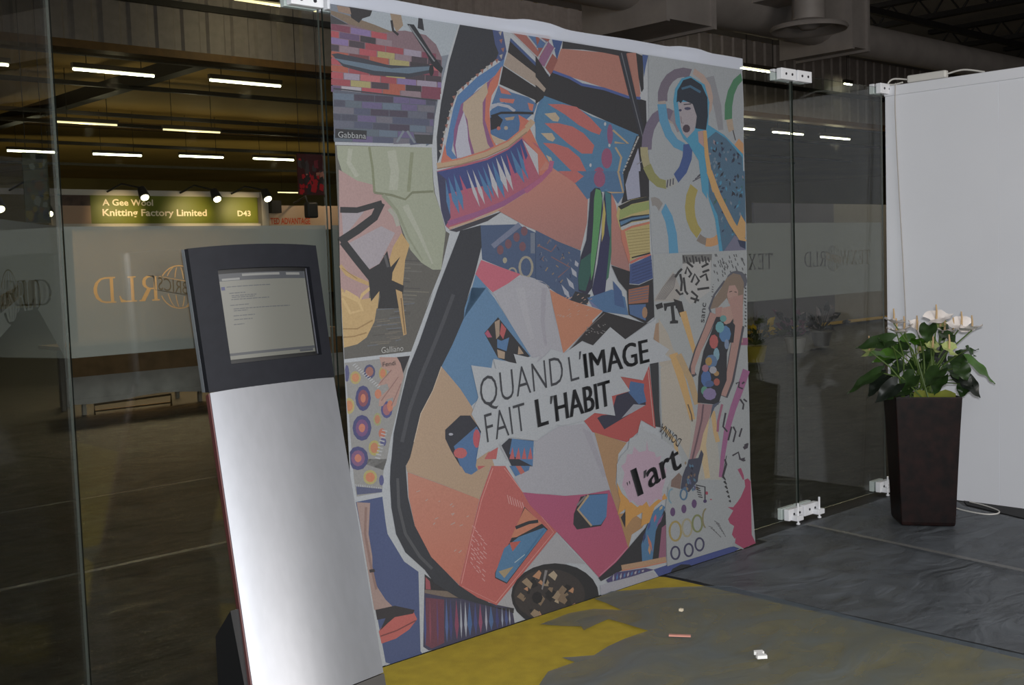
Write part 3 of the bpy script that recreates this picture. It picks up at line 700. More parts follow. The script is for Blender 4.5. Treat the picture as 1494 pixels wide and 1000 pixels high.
135;2;709,2431 766,2430 781,2350 759,2303 720,2310 736,2339 719,2372
136;3;741,2423 760,2429 752,2409
137;3;743,2392 762,2398 754,2378
137;3;750,2358 770,2364 762,2344
136;3;739,2330 758,2336 750,2315
137;3;714,2310 733,2316 725,2296
137;2;685,2294 704,2300 696,2280
136;2;661,2278 680,2284 672,2264
137;2;632,2262 651,2268 643,2248
137;2;605,2243 624,2248 616,2229
136;2;580,2224 598,2229 590,2210
137;2;552,2205 571,2210 563,2191
137;2;526,2186 544,2191 537,2172
136;2;500,2167 518,2172 511,2153
137;2;477,2146 495,2151 488,2132
137;2;465,2117 483,2122 475,2103
136;2;455,2088 473,2093 466,2074
137;2;443,2062 461,2067 453,2048
137;2;431,2033 449,2038 442,2019
136;2;419,2006 437,2011 429,1992
137;2;409,1979 426,1984 419,1965
137;2;401,1956 419,1960 411,1941
136;2;395,1932 413,1937 405,1918
138;1;809,2433 1032,2439 1022,2298 992,2310
139;2;896,2432 996,2432 1009,2399 961,2368 947,2388
140;3;1031,2428 1026,2352 977,2309 953,2324
141;4;810,2427 1000,2309 1006,2313 816,2432
141;3;893,2430 965,2369 972,2373 899,2434
141;5;962,2331 1034,2422 1027,2424 955,2333
141;5;990,2298 1030,2359 1023,2360 983,2300
141;6;997,2430 1026,2400 1033,2403 1004,2434
142;1;807,2407 1020,2273 1019,2254 801,2390
143;2;803,2393 1019,2257 1014,2176 995,2199 786,2342
144;3;788,2347 1006,2242 995,2198 761,2292
143;3;758,2289 1004,2189 970,2153 732,2213
145;4;767,2318 758,2289 706,2240 614,2188 556,2134 526,2118 483,2015 460,1934 485,1905 432,1896 429,1946 478,2095 504,2150 613,2232 709,2285
146;5;751,2289 722,2207 686,2163 670,2107 670,2018 696,1964 672,1948 632,2050 644,2160 677,2224 711,2247
147;6;706,2240 667,2216 543,2133 520,2118 477,2015 469,1954 483,1903 686,1955 666,1997 642,2064 654,2161 681,2217
148;7;662,2217 666,2175 635,2132 630,2050 650,1969 663,1954 578,1922 556,1992 549,2059 527,2095 533,2125 614,2178
149;8;533,2092 547,2032 548,1978 562,1919 485,1905 479,1955 500,2030
146;5;402,1889 427,1959 433,1916 465,1896 403,1879
150;1;727,2207 796,2185 893,2171 941,2146 918,2105 830,2110 755,2144 684,2129
151;2;731,2204 778,2190 796,2174 739,2177
151;2;728,2156 814,2158 803,2140 732,2142
152;2;886,2149 921,2144 911,2115 894,2121
153;6;673,2100 712,2134 755,2142 821,2117 916,2107 867,2074 833,2012 754,1986 689,1998 669,2011
154;7;680,2108 717,2125 770,2120 805,2104 816,2114 777,2132 716,2137 673,2118
155;7;671,2073 705,2092 741,2070 720,2038 672,2024
156;8;678,2076 734,2093 819,2098 916,2102 917,2112 820,2108 733,2102 674,2084
157;7;829,2096 896,2072 843,2013 824,2019 836,2061
158;7;767,2038 764,2032 755,2029 747,2031 744,2037 748,2043 756,2046 764,2044
159;8;726,2035 722,2029 714,2026 706,2028 704,2033 707,2039 715,2042 723,2040
160;7;751,2078 809,2088 798,2073 760,2068
148;7;669,2008 744,1984 725,1969 687,1974
161;4;1014,2186 974,2182 940,2138 918,2080 944,1975 999,1955
162;5;969,2115 1009,2111 1008,2093
162;5;966,2069 1006,2064 1005,2046
162;5;962,2018 1003,2013 1001,1996
162;5;959,1975 1000,1970 999,1952
163;8;838,2012 889,2047 943,1960 996,1919 993,1869 932,1938
164;9;379,1852 499,1879 637,1910 762,1956 842,2005 920,1981 997,1934 991,1836 846,1765 717,1715 574,1673 429,1625 408,1640 390,1700
165;10;379,1849 525,1876 645,1904 761,1949 842,1998 871,1929 823,1864 734,1834 657,1804 537,1788 438,1767 394,1756
166;11;379,1849 425,1820 436,1673 408,1640 390,1700
167;12;420,1823 418,1736 433,1683 437,1737
167;11;434,1833 449,1739 481,1687 478,1746
167;12;463,1844 474,1752 504,1700 503,1758
168;11;492,1841 508,1777 534,1741 527,1782
169;11;531,1863 559,1769 591,1714 577,1773
169;11;562,1864 587,1775 619,1725 608,1781
167;11;588,1868 618,1782 657,1735 643,1790
167;11;616,1882 641,1797 672,1749 660,1803
169;11;643,1893 662,1801 695,1750 689,1808
167;12;668,1901 690,1804 729,1750 721,1812
169;13;691,1917 711,1825 749,1775 742,1833
169;11;718,1927 743,1834 779,1782 767,1841
168;11;749,1935 769,1849 799,1800 791,1854
167;11;773,1950 801,1862 844,1815 832,1872
167;11;808,1965 831,1878 868,1830 859,1886
168;12;831,1977 852,1875 881,1816 871,1879
170;10;842,2005 881,2000 996,1919 992,1858 933,1849 927,1938
169;11;846,1993 929,1938 929,1851
171;12;425,1641 579,1678 723,1720 874,1786 999,1844 985,1861 860,1802 712,1738 572,1696 418,1659
172;13;426,1626 576,1663 729,1711 869,1775 994,1832 988,1840 863,1782 724,1719 572,1670 423,1634
173;14;424,1623 716,1700 629,1659 463,1616
174;9;383,1861 502,1881 642,1917 771,1964 875,2027 924,2069 899,2083 853,2043 755,1984 633,1938 497,1903 379,1883
175;10;404,1884 501,1901 640,1937 766,1984 868,2047 862,2051 762,1989 637,1943 500,1906 403,1890
176;11;380,1859 499,1878 638,1913 764,1959 875,2025 871,2029 760,1963 636,1917 498,1883 380,1864
177;1;1101,2392 1405,2403 1592,2425 1604,2213 1451,2233 1252,2263 1042,2291
178;2;1114,2430 1373,2424 1592,2423 1532,2415 1485,2396 1371,2401 1239,2401 1106,2392
179;7;950,2427 1041,2433 1008,2394 1077,2343 1031,2274 973,2326
180;8;980,2426 1025,2410 998,2385 952,2381
181;9;1025,2413 1059,2392 992,2306 953,2321
182;10;1046,2428 1112,2429 1071,2342
183;9;967,2424 1006,2406 1012,2411 973,2429
183;10;952,2326 1023,2412 1016,2414 945,2329
183;11;995,2298 1065,2391 1058,2393 988,2300
143;12;945,2348 1020,2266 1042,2291 994,2185 931,2145
144;13;939,2259 996,2214 985,2199 936,2227
38;13;1042,2291 1218,2249 1405,2233 1543,2216 1604,2213 1643,2208 1638,2035 1567,2046 1373,2099 1179,2147 984,2184
184;14;1039,2285 1141,2267 1215,2243 1358,2235 1516,2210 1603,2210 1606,2223 1522,2222 1363,2247 1221,2255 1149,2278 1045,2296
185;15;1466,2405 1521,2234 1563,2114 1606,2007 1642,2015 1604,2123 1567,2245 1517,2418
186;16;1483,2410 1550,2201 1620,1995 1626,1996 1556,2202 1489,2412
187;16;1526,2411 1586,2424 1606,2236 1573,2226
38;17;1586,2420 1633,2411 1629,2261 1613,2245 1596,2313
188;18;1630,2417 1671,2417 1647,2356 1635,2316
189;14;984,2184 1179,2147 1274,2115 1373,2099 1579,2050 1566,2009 1462,1881 1461,1789 1219,1785 1115,1835 1014,1884 939,1967 921,2002 927,2095
190;15;1002,2151 1095,2156 1179,2150 1263,2107 1331,2059 1316,2037 1259,2048 1185,2073 1103,2113
190;15;978,2069 1058,2074 1147,2064 1215,2038 1279,1989 1263,1952 1198,1950 1115,1989 1045,2030
190;15;962,1986 1032,1986 1114,1971 1181,1933 1222,1871 1207,1848 1139,1865 1068,1914 1009,1956
190;15;1023,1855 1115,1835 1176,1785 1049,1783
191;15;979,2109 1046,2118 1070,2096 1059,2080 1028,2081
191;15;953,2026 1019,2030 1038,2008 1022,1994 992,2000
191;15;977,1936 1007,1927 1018,1902 1000,1901
192;15;1393,1937 1388,1917 1377,1900 1362,1891 1346,1891 1332,1899 1323,1914 1321,1934 1326,1954 1337,1970 1352,1979 1368,1980 1382,1972 1391,1956
192;15;1341,1852 1336,1832 1323,1816 1307,1807 1289,1806 1273,1815 1263,1830 1261,1850 1266,1869 1278,1885 1295,1894 1313,1895 1328,1887 1338,1871
193;15;1405,2043 1402,2024 1395,2007 1387,1998 1378,1998 1371,2006 1367,2022 1366,2042 1369,2061 1376,2078 1384,2087 1393,2087 1400,2079 1404,2063
194;15;1364,2087 1361,2081 1355,2078 1350,2080 1348,2086 1351,2092 1356,2095 1362,2093
194;15;1257,1902 1254,1896 1248,1893 1243,1896 1241,1901 1244,1907 1250,1910 1255,1908
194;16;1386,1993 1383,1987 1377,1985 1372,1987 1370,1993 1372,1999 1378,2001 1384,1999
194;15;1215,1804 1212,1798 1207,1796 1202,1798 1200,1804 1203,1809 1208,1812 1213,1810
195;15;1388,1849 1386,1842 1382,1836 1376,1832 1369,1832 1363,1835 1360,1841 1359,1848 1361,1855 1365,1861 1371,1865 1378,1865 1384,1862 1387,1856
196;16;1400,2059 1498,2005 1414,2013 1412,2003 1512,2007 1410,2066
196;15;1411,1984 1447,1942 1419,1865 1437,1788 1451,1790 1433,1865 1461,1943 1423,1989
196;15;1399,1819 1348,1815 1349,1806 1400,1810
156;17;1567,2046 1632,2035 1641,1902 1631,1792 1467,1789 1461,1874
197;18;1572,1989 1583,1900 1566,1791 1473,1789 1472,1828
198;18;1573,2043 1563,2027 1573,2025 1583,2041
198;18;1562,2026 1551,2011 1561,2009 1571,2024
198;18;1550,2009 1539,1995 1549,1993 1559,2007
198;18;1538,1993 1528,1979 1537,1976 1548,1990
198;18;1526,1976 1516,1963 1525,1960 1536,1973
198;18;1515,1959 1505,1947 1514,1945 1524,1956
198;18;1503,1943 1493,1932 1502,1929 1512,1940
198;18;1492,1926 1482,1916 1490,1913 1500,1923
198;18;1480,1910 1470,1900 1479,1897 1489,1906
198;18;1469,1894 1459,1885 1467,1881 1477,1890
198;18;1457,1877 1448,1869 1455,1865 1465,1873
199;19;1559,1913 1627,1937 1624,1941 1556,1917
200;18;1593,1811 1631,1819 1629,1792 1585,1791
201,202;16;972,1868 994,1879 932,1867 975,1911 1024,1877 1136,1828 1222,1752 1210,1651 1161,1531 1024,1571 895,1620 837,1638 687,1701 846,1773
203;17;854,1772 948,1825 1010,1871 1024,1911 998,1914 987,1880 931,1838 839,1787
204,205;15;1375,1792 1405,1727 1414,1650 1432,1612 1472,1511 1476,1429 1421,1444 1353,1464
206;19;1347,1878 1456,1881 1467,1781 1417,1735 1375,1780 1348,1802 1217,1752 1146,1821 1055,1870
207;20;1420,1879 1449,1787 1347,1788 1346,1779 1461,1783 1434,1882
192;20;1340,1844 1336,1827 1324,1814 1308,1807 1292,1806 1277,1813 1267,1826 1265,1842 1270,1859 1281,1872 1296,1880 1313,1880 1328,1873 1338,1860
190;20;1044,1870 1160,1873 1202,1852 1146,1821
38;21;1462,1881 1640,1886 1634,1768 1494,1751 1440,1735 1468,1805
197;22;1503,1882 1568,1884 1572,1767 1482,1752 1472,1820
208;1;586,1642 789,1645 856,1624 983,1579 970,1383 891,1415 794,1440 690,1471 590,1505
208;17;895,1620 1024,1571 1161,1529 1137,1362 1188,1322 1069,1312 940,1388 881,1409
209;2;658,1548 817,1637 799,1653 641,1564
210;2;709,1541 705,1529 695,1523 683,1523 675,1530 672,1542 676,1553 686,1560 698,1560 707,1552
210;2;756,1565 752,1553 741,1546 730,1546 721,1554 718,1565 722,1577 732,1584 744,1583 753,1576
210;2;804,1592 800,1580 790,1573 778,1574 769,1581 766,1593 770,1604 780,1611 792,1611 801,1604
210;2;836,1553 831,1541 821,1534 809,1534 800,1542 797,1553 801,1565 812,1572 824,1572 833,1564
210;2;850,1616 846,1605 835,1598 823,1598 814,1605 811,1617 815,1628 826,1636 838,1635 847,1628
211;2;874,1466 870,1450 861,1436 849,1426 834,1421 819,1422 806,1428 795,1438 789,1453 787,1469 801,1468 802,1456 806,1444 813,1436 823,1431 833,1431 843,1435 851,1443 857,1454 860,1467
211;3;787,1469 791,1485 799,1498 811,1509 826,1514 841,1513 855,1508 865,1497 872,1482 874,1466 860,1467 859,1479 854,1491 847,1499 838,1504 827,1504 818,1500 809,1492 803,1481 801,1468
211;2;722,1443 724,1452 730,1460 738,1466 747,1469 757,1469 767,1466 774,1459 778,1450 779,1441 770,1441 769,1448 766,1455 761,1460 755,1462 749,1462 742,1460 737,1456 733,1449 731,1442
212;2;726,1498 721,1490 712,1486 704,1490 701,1499 705,1508 714,1511 723,1507
213;2;866,1609 861,1524 886,1523 892,1609
214;18;1015,1402 1029,1389 1034,1392 1020,1405
215;18;1088,1494 1097,1483 1103,1486 1093,1497
214;18;1016,1547 1025,1532 1031,1534 1021,1549
214;18;923,1507 908,1496 913,1493 928,1504
216;18;1079,1480 1068,1464 1074,1462 1084,1478
215;18;941,1500 951,1487 956,1490 946,1502
215;18;1001,1413 996,1402 1002,1401 1007,1411
214;18;1085,1430 1087,1413 1093,1414 1091,1431
217;18;952,1464 938,1449 943,1446 958,1461
214;18;907,1469 916,1461 921,1464 911,1472
217;18;1003,1469 1017,1460 1021,1463 1007,1472
216;19;934,1511 920,1499 924,1496 938,1509
215;18;979,1579 978,1569 984,1569 985,1579
217;18;1116,1431 1123,1421 1129,1423 1122,1433
217;19;1039,1409 1024,1397 1029,1394 1044,1406
214;18;921,1529 906,1516 910,1513 925,1526
217;18;913,1563 899,1551 904,1549 918,1561
216;20;922,1496 932,1488 937,1491 926,1499
217;18;988,1440 977,1433 982,1430 992,1437
216;18;1042,1505 1032,1492 1038,1490 1047,1503
215;19;918,1528 918,1514 924,1515 924,1528
217;18;1043,1515 1053,1496 1059,1498 1049,1517
217;18;1083,1525 1087,1517 1093,1519 1089,1526
216;19;975,1582 956,1563 961,1561 980,1579
214;19;1050,1522 1046,1505 1052,1504 1056,1522
218;19;899,1556 980,1526 1016,1555 1010,1559 980,1531 903,1561
218;19;977,1505 1086,1459 1012,1420 1016,1416 1093,1461 980,1509
219;19;1095,1460 1103,1428 1129,1414 1128,1437
219;18;1066,1416 1080,1380 1110,1363 1104,1389
219;18;1032,1388 1049,1345 1081,1324 1073,1354
219;18;1124,1489 1119,1468 1138,1459 1145,1474
134;18;1080,1313 1115,1355 1211,1336 1186,1292
220;20;1270,1803 1239,1782 1221,1681 1200,1576 1159,1503 1136,1414 1136,1355 1189,1336 1224,1366 1256,1485 1316,1711 1316,1779 1300,1802
221;21;1158,1488 1234,1523 1217,1426 1179,1353 1139,1362 1136,1414
222;22;1275,1800 1306,1793 1314,1757 1300,1681 1272,1560 1233,1426 1217,1396 1221,1486 1249,1651 1261,1756
223;21;1332,1791 1375,1780 1368,1651 1330,1453 1306,1347 1273,1303 1237,1316 1221,1358 1264,1470 1312,1651 1322,1749
224;22;1325,1753 1332,1689 1315,1598 1297,1564 1305,1651
225;22;1332,1791 1372,1776 1366,1651 1352,1582 1338,1658 1336,1742
226;23;1366,1651 1359,1521 1332,1407 1315,1393 1340,1514
227;19;1188,1326 1272,1267 1218,1283
154;1;1335,1354 1352,1276 1297,1294
228;22;1416,1723 1512,1755 1632,1770 1624,1508 1541,1494 1481,1476 1463,1550 1421,1627 1402,1681
229;23;1416,1723 1511,1753 1632,1770 1631,1751 1510,1734 1438,1706
230;24;1427,1706 1510,1732 1631,1748 1631,1711 1507,1689 1418,1662
231;25;1418,1662 1507,1680 1629,1689 1629,1666 1505,1654 1427,1627
232;26;1423,1654 1506,1672 1629,1684 1629,1675 1505,1662 1428,1637
233;26;1428,1631 1505,1650 1629,1664 1629,1656 1504,1636 1432,1616
234;27;1440,1606 1505,1626 1630,1645 1628,1654 1501,1635 1435,1614
234;28;1427,1620 1455,1608 1482,1495 1474,1460 1429,1573
235;23;1467,1610 1627,1621 1627,1625 1467,1613
235;23;1468,1597 1626,1608 1626,1611 1468,1600
235;23;1470,1584 1626,1595 1625,1598 1470,1587
235;23;1471,1571 1625,1581 1624,1584 1471,1574
235;23;1473,1557 1624,1568 1623,1571 1472,1560
235;23;1474,1544 1623,1554 1622,1557 1474,1547
235;23;1476,1531 1622,1541 1622,1544 1475,1534
235;23;1477,1518 1621,1528 1621,1531 1477,1521
235;29;1479,1505 1620,1514 1620,1517 1478,1508
236;23;1495,1488 1626,1506 1623,1513 1493,1494
237;29;1484,1463 1544,1481 1629,1496 1624,1507 1538,1491 1477,1473
238;30;1480,1460 1552,1478 1629,1500 1634,1393 1533,1369 1468,1375
239;31;1492,1446 1633,1474 1631,1478 1490,1450
239;31;1491,1432 1632,1460 1630,1464 1489,1436
239;31;1490,1418 1631,1446 1629,1449 1488,1422
239;31;1489,1404 1630,1431 1628,1435 1487,1408
239;31;1488,1390 1629,1417 1627,1421 1486,1394
239;31;1487,1376 1628,1403 1626,1407 1485,1380
38;31;1353,1460 1476,1429 1468,1371 1533,1365 1634,1390 1632,1214 1569,1186 1453,1234 1449,1341 1394,1390
240;22;1188,1322 1351,1353 1435,1314 1453,1232 1283,1257
241;23;1360,1391 1414,1343 1432,1264 1364,1283
242;32;1461,1348 1605,1362 1593,1283 1456,1282
243;33;1466,1339 1598,1349 1598,1352 1466,1342
243;33;1466,1327 1598,1337 1597,1340 1465,1330
243;33;1465,1315 1597,1325 1596,1328 1464,1319
243;33;1464,1304 1596,1313 1595,1316 1463,1307
243;33;1463,1292 1595,1302 1594,1305 1463,1295
244;32;1458,1278 1575,1276 1570,1200 1463,1235
245;33;1584,1236 1580,1221 1569,1212 1557,1212 1548,1223 1546,1239 1551,1254 1561,1263 1573,1263 1582,1252
134;15;481,1621 589,1642 589,1557 567,1502 545,1448 493,1342 524,1395 475,1275 411,1177 349,1095 300,1006 235,924 194,820 170,758 149,735 151,616 176,501 247,368 378,226 523,127 571,90 458,138 369,179 255,261 213,322 125,408 86,486 71,590 71,684 78,745 84,770 101,865 135,965 185,1096 245,1196 354,1402
246;16;420,1375 361,1271 303,1175 236,1068 170,943 129,830 146,825 187,937 253,1061 320,1168 378,1264 437,1369
247;16;101,695 99,585 123,477 186,376 244,316 254,322 198,381 136,479 113,584 114,693
248;16;550,1448 645,1355 679,1304 482,1315 524,1395 601,1391 644,1348 731,1231 834,1096 721,1084 618,1099 582,978 491,925 438,999 349,1095 411,1177 475,1275
249;17;583,1503 690,1470 796,1439 724,1404 637,1371 593,1406 548,1448
250;18;637,1372 724,1404 803,1434 916,1406 960,1382 891,1408 930,1400 961,1369 970,1303 993,1193 976,1289 1028,1096 917,1052 856,1051 858,1079 830,1097 731,1231 645,1355 671,1319
251;19;766,1381 795,1274 835,1165 854,1168 829,1278 814,1386
252;19;914,1379 897,1235 914,1132 930,1132 921,1234 944,1377
253;17;658,1269 756,1166 825,1096 740,1071 646,1104 579,1210
254;18;638,1251 667,1260 660,1194 642,1181
255;19;675,1245 700,1219 680,1178 662,1201
256;18;647,1181 670,1172 714,1183 695,1128 645,1146
257;18;644,1139 686,1125 682,1097 647,1105
257;18;764,1144 791,1110 757,1109
258;18;599,1222 620,1190 596,1191 581,1208
259;17;349,1095 438,999 491,925 551,801 598,667 578,671 545,609 508,547 322,636 154,712 150,734 172,764 194,820 235,924 300,1006
260;18;347,1096 298,1007 233,925 193,821 196,820 236,923 301,1006 350,1095
185;18;350,847 431,894 482,888 536,820 517,777 497,682 417,694 373,763 348,813
261;19;389,777 513,841 532,810 497,682 417,694
262;20;529,789 524,768 513,755 501,757 492,772 490,795 495,816 506,829 518,827 527,812
263;20;456,741 448,729 430,724 409,727 392,737 386,751 393,762 411,768 433,765 450,755
154;19;390,825 384,821 371,822 366,828 372,832 384,830
261;20;421,695 496,684 507,665 472,652 440,665
264;18;506,682 550,676 511,665
265,266;18;156,710 322,635 508,547 449,401 378,228 247,366 176,501 154,616
267;19;387,353 402,360 400,363 384,356
267;19;398,458 415,460 414,463 397,461
267;19;365,539 376,542 374,545 363,542
267;19;363,363 374,368 372,371 361,366
267;19;193,627 211,629 210,632 192,630
267;19;298,572 306,573 305,576 297,575
267;19;353,471 376,475 374,479 352,474
267;19;357,512 375,513 374,516 356,515
267;20;364,506 373,512 370,515 361,509
267;19;235,585 247,590 245,593 233,588
267;19;276,507 293,510 291,513 274,510
267;19;437,487 449,490 447,493 434,490
267;19;267,487 277,493 274,496 264,490
267;19;356,547 368,553 365,556 353,550
268;19;581,671 656,660 746,535 783,477 851,413 932,336 572,101 470,156 378,226 449,401 510,548
269;20;586,662 517,543 455,401 389,230 392,229 458,399 520,542 590,661
269;20;393,218 568,111 915,337 651,653 648,652 912,338 566,114 394,219
270;20;517,371 533,356 536,357 520,372
270;20;514,353 521,340 525,341 518,354
270;20;512,335 530,319 533,321 515,337
270;20;510,317 526,302 529,303 513,319
270;20;502,263 519,248 522,249 506,265
270;20;500,245 512,231 516,232 503,247
270;20;498,227 512,212 515,214 501,229
270;20;502,390 519,375 522,377 505,392
270;20;500,373 506,360 510,360 504,373
270;20;495,336 511,321 514,323 499,338
270;20;493,318 509,303 512,305 496,320
270;20;491,300 506,286 509,287 494,302
270;20;486,265 492,252 496,253 490,266
270;20;488,409 506,394 509,396 491,411
270;20;483,374 491,361 495,362 487,375
270;20;481,356 490,343 494,344 485,357
270;20;479,338 487,325 490,326 483,339
270;20;477,320 491,305 494,307 480,322
270;20;474,302 492,287 495,289 477,304
270;20;472,284 487,269 491,271 475,286
270;20;470,266 484,252 487,253 473,268
270;20;474,429 489,414 492,416 478,430
270;20;470,393 485,378 488,380 473,395
270;20;465,357 480,343 484,344 468,359
270;20;463,339 477,325 480,327 466,341
270;20;460,322 468,309 472,310 464,323
270;20;456,286 466,273 469,274 459,287
270;21;461,448 478,433 481,435 463,450
270;21;456,412 469,398 472,400 459,414
270;21;454,394 471,379 474,381 457,396
270;20;451,377 458,364 461,365 455,378
270;20;449,359 466,344 469,346 452,361
270;20;447,341 463,326 466,328 450,343
270;20;444,323 455,310 459,311 448,325
270;20;442,306 453,292 456,293 445,307
270;20;657,540 666,501 670,501 661,540
270;20;670,533 679,495 684,495 675,533
270;20;684,526 693,489 697,489 688,526
270;20;697,518 706,483 711,484 701,519
270;20;710,511 720,478 724,478 715,511
270;20;724,504 733,472 738,472 728,504
270;20;737,496 747,466 752,466 742,496
36;21;751,475 880,356 631,177 569,214 570,235 695,389
271;22;753,470 849,387 699,358 666,360
36;23;698,390 775,398 827,394 825,408 770,412 693,404
272;22;857,368 875,354 631,182 572,217 573,234 627,325 710,356
273;23;657,343 721,337 672,303
274;23;589,237 673,240 619,203
275;23;681,253 741,275 739,278 679,256
276;24;856,365 699,244 706,238 864,360
250;21;835,739 971,783 1151,775 1196,717 1239,612 1284,517 1277,462 1130,468 992,483 820,521 900,499 744,538 704,602 741,630 832,692 820,744
277;22;1117,758 1170,736 1256,525 1234,525
185;22;685,770 823,742 810,636 692,653 641,747
278;23;700,767 823,740 810,636 681,706
279;24;680,685 701,732 709,681
279;24;714,680 735,727 743,676
279;24;748,675 768,722 777,671
279;24;782,670 803,718 811,666
280;18;545,704 565,726 622,742 609,695
281;23;628,750 666,685 674,687 636,753
282;23;679,657 794,640 787,623 710,609
283;24;713,652 742,647 763,618 739,612
284,285;22;746,537 900,499 820,520 992,481 1130,466 1274,461 1334,327 1388,181 1298,131 1181,84 1059,210 930,338 932,336 851,413 783,477
286;23;1381,184 1285,134 1183,94 1186,91 1288,131 1384,181
38;23;1088,461 1141,463 1262,447 1244,343 1208,311 1055,323 1034,350 1041,394
287;24;1141,460 1262,446 1246,346 1208,317 1148,323 1070,407
288;25;1153,324 1073,407 1143,457 1133,464 1060,409 1143,320
289;26;1066,424 1123,456 1115,463 1059,431
141;20;932,332 572,103 667,66 707,137 817,182 953,189 1004,188 1099,162 1008,250 930,336
290;23;959,1369 1080,1318 1283,1261 1214,1223 1213,1208 1023,1093 999,1199 976,1289
291;19;1166,1312 1179,1316 1177,1319 1164,1314
291;24;996,1255 1009,1259 1007,1262 994,1257
291;24;1009,1253 1022,1258 1020,1260 1007,1256
291;19;1069,1323 1082,1327 1080,1330 1067,1326
291;19;1184,1295 1197,1300 1195,1302 1182,1298
291;24;1175,1243 1188,1247 1186,1250 1173,1246
291;24;1070,1244 1083,1248 1081,1251 1068,1247
291;24;1070,1254 1083,1259 1081,1261 1068,1257
291;24;1118,1251 1131,1255 1130,1258 1116,1253
291;23;1206,1313 1219,1317 1217,1320 1204,1315
291;24;1144,1300 1157,1305 1155,1307 1142,1303
291;20;1081,1325 1094,1330 1092,1333 1079,1328
291;19;1126,1336 1139,1340 1137,1343 1124,1338
291;25;1071,1255 1084,1259 1082,1262 1069,1258
291;24;1013,1249 1025,1254 1024,1256 1011,1252
291;24;1117,1289 1130,1293 1128,1296 1115,1291
291;24;1100,1301 1113,1305 1111,1308 1098,1303
291;24;1054,1328 1066,1333 1065,1335 1052,1331
291;19;1154,1320 1168,1325 1166,1328 1152,1323
291;24;1030,1245 1043,1249 1041,1252 1028,1247
291;24;1065,1274 1078,1278 1076,1281 1063,1276
291;25;1027,1248 1040,1252 1038,1255 1025,1250
291;24;1072,1321 1085,1325 1083,1328 1070,1323
291;24;1185,1266 1199,1271 1197,1274 1183,1269
291;24;1054,1248 1067,1253 1065,1256 1053,1251
291;24;1125,1264 1138,1269 1136,1272 1123,1267
292;32;1285,1258 1569,1187 1643,1197 1593,1191 1422,1124 1323,1184 1209,1113 1143,1138 1046,1096 1179,1188
293;24;1174,1194 1183,1191 1184,1194 1176,1197
293;33;1166,1163 1174,1160 1176,1163 1167,1166
293;33;1293,1163 1301,1160 1303,1163 1294,1166
293;33;1252,1191 1261,1188 1263,1190 1254,1193
293;33;1283,1169 1292,1166 1293,1169 1285,1172
293;33;1272,1173 1281,1170 1283,1172 1274,1175
293;33;1199,1176 1208,1173 1209,1176 1201,1179
293;33;1167,1179 1175,1176 1177,1179 1168,1182
293;33;1260,1166 1269,1163 1271,1166 1262,1168
293;33;1200,1189 1209,1186 1210,1189 1202,1191
293;34;1170,1182 1179,1179 1180,1182 1172,1184
293;33;1236,1170 1245,1167 1247,1170 1238,1172
293;33;1184,1171 1192,1168 1194,1171 1185,1174
293;33;1277,1196 1286,1193 1287,1196 1279,1199
293;33;1267,1162 1276,1159 1277,1162 1269,1165
293;33;1245,1200 1254,1197 1255,1200 1247,1203
293;34;1246,1195 1254,1192 1256,1195 1247,1198
293;33;1181,1182 1190,1179 1191,1182 1183,1184
293;33;1208,1184 1217,1181 1219,1183 1210,1186
293;33;1240,1163 1249,1160 1251,1163 1242,1166
293;1;1310,1170 1319,1167 1321,1170 1312,1173
293;33;1219,1171 1227,1168 1229,1171 1220,1174
293;33;1288,1200 1297,1197 1299,1200 1290,1202
293;1;1277,1149 1286,1147 1288,1149 1279,1152
294;35;1056,1099 1180,1187 1295,1248 1292,1250 1177,1189 1053,1101
295;22;1582,991 1609,696 1515,744 1488,696 1405,658 1290,696 1181,733 1130,790 1198,824 1314,887 1388,957 1528,936
220;23;1308,796 1348,876 1453,888 1545,832 1546,812 1447,787 1259,735 1216,791 1246,799
296;24;1445,932 1541,911 1536,880 1551,827 1496,821 1430,883
297;25;1377,960 1451,936 1431,906
298;25;1544,812 1447,787 1376,772 1461,825
299;23;1587,1001 1648,1005 1641,773 1644,696 1607,705 1595,858
300;23;1570,972 1595,706 1600,706 1575,972
301;23;1194,730 1290,696 1403,656 1344,613 1325,530 1317,485 1340,411 1347,355 1324,344 1294,419 1256,525
302;24;1324,344 1416,336 1508,272 1482,252 1409,234 1382,176 1353,261
38;25;1388,181 1506,248 1558,303 1628,335 1656,285 1642,76 1471,79 1329,85 1191,66 1176,84 1298,131
303;25;1340,325 1376,350 1365,274
304;26;1518,254 1571,316 1628,335 1652,319 1577,219 1544,88 1472,95 1471,175
305;27;1583,298 1566,282 1568,261 1585,277
234;27;1516,214 1522,171 1547,128 1541,171
306;27;1544,273 1521,255 1517,230 1539,248
307;27;1638,289 1600,266 1578,235 1616,257
308;27;1505,232 1485,209 1483,180 1503,203
309;27;1608,310 1629,315 1634,330 1613,325
310;28;1525,164 1516,141 1527,116 1536,139
311;26;1621,227 1653,237 1642,76 1586,79
312;27;1333,83 1498,68 1646,58 1639,86 1492,96 1328,110
313;28;1330,82 1495,67 1642,58 1641,63 1494,72 1329,87
314;26;1295,84 1494,62 1553,42 1397,43 1235,50 1225,64
315;27;1277,82 1266,63 1269,47 1279,59
316;27;1302,79 1290,62 1293,47 1304,58
315;27;1328,76 1315,61 1318,47 1328,57
316;27;1353,73 1340,60 1342,48 1353,55
315;27;1378,70 1365,59 1366,48 1378,54
316;27;1404,67 1390,59 1391,48 1403,53
315;27;1430,64 1415,58 1416,48 1428,51
316;27;1456,61 1441,57 1441,49 1453,50
315;27;1482,57 1467,57 1466,49 1478,48
317;27;1187,3 1185,48 1397,43 1540,34 1584,3
318;21;1174,5 1173,3 730,3 717,12 680,49 658,87 652,123 662,156 689,182 730,202 783,212 845,213 913,204 980,185 1044,158 1099,123 1141,85 1167,44
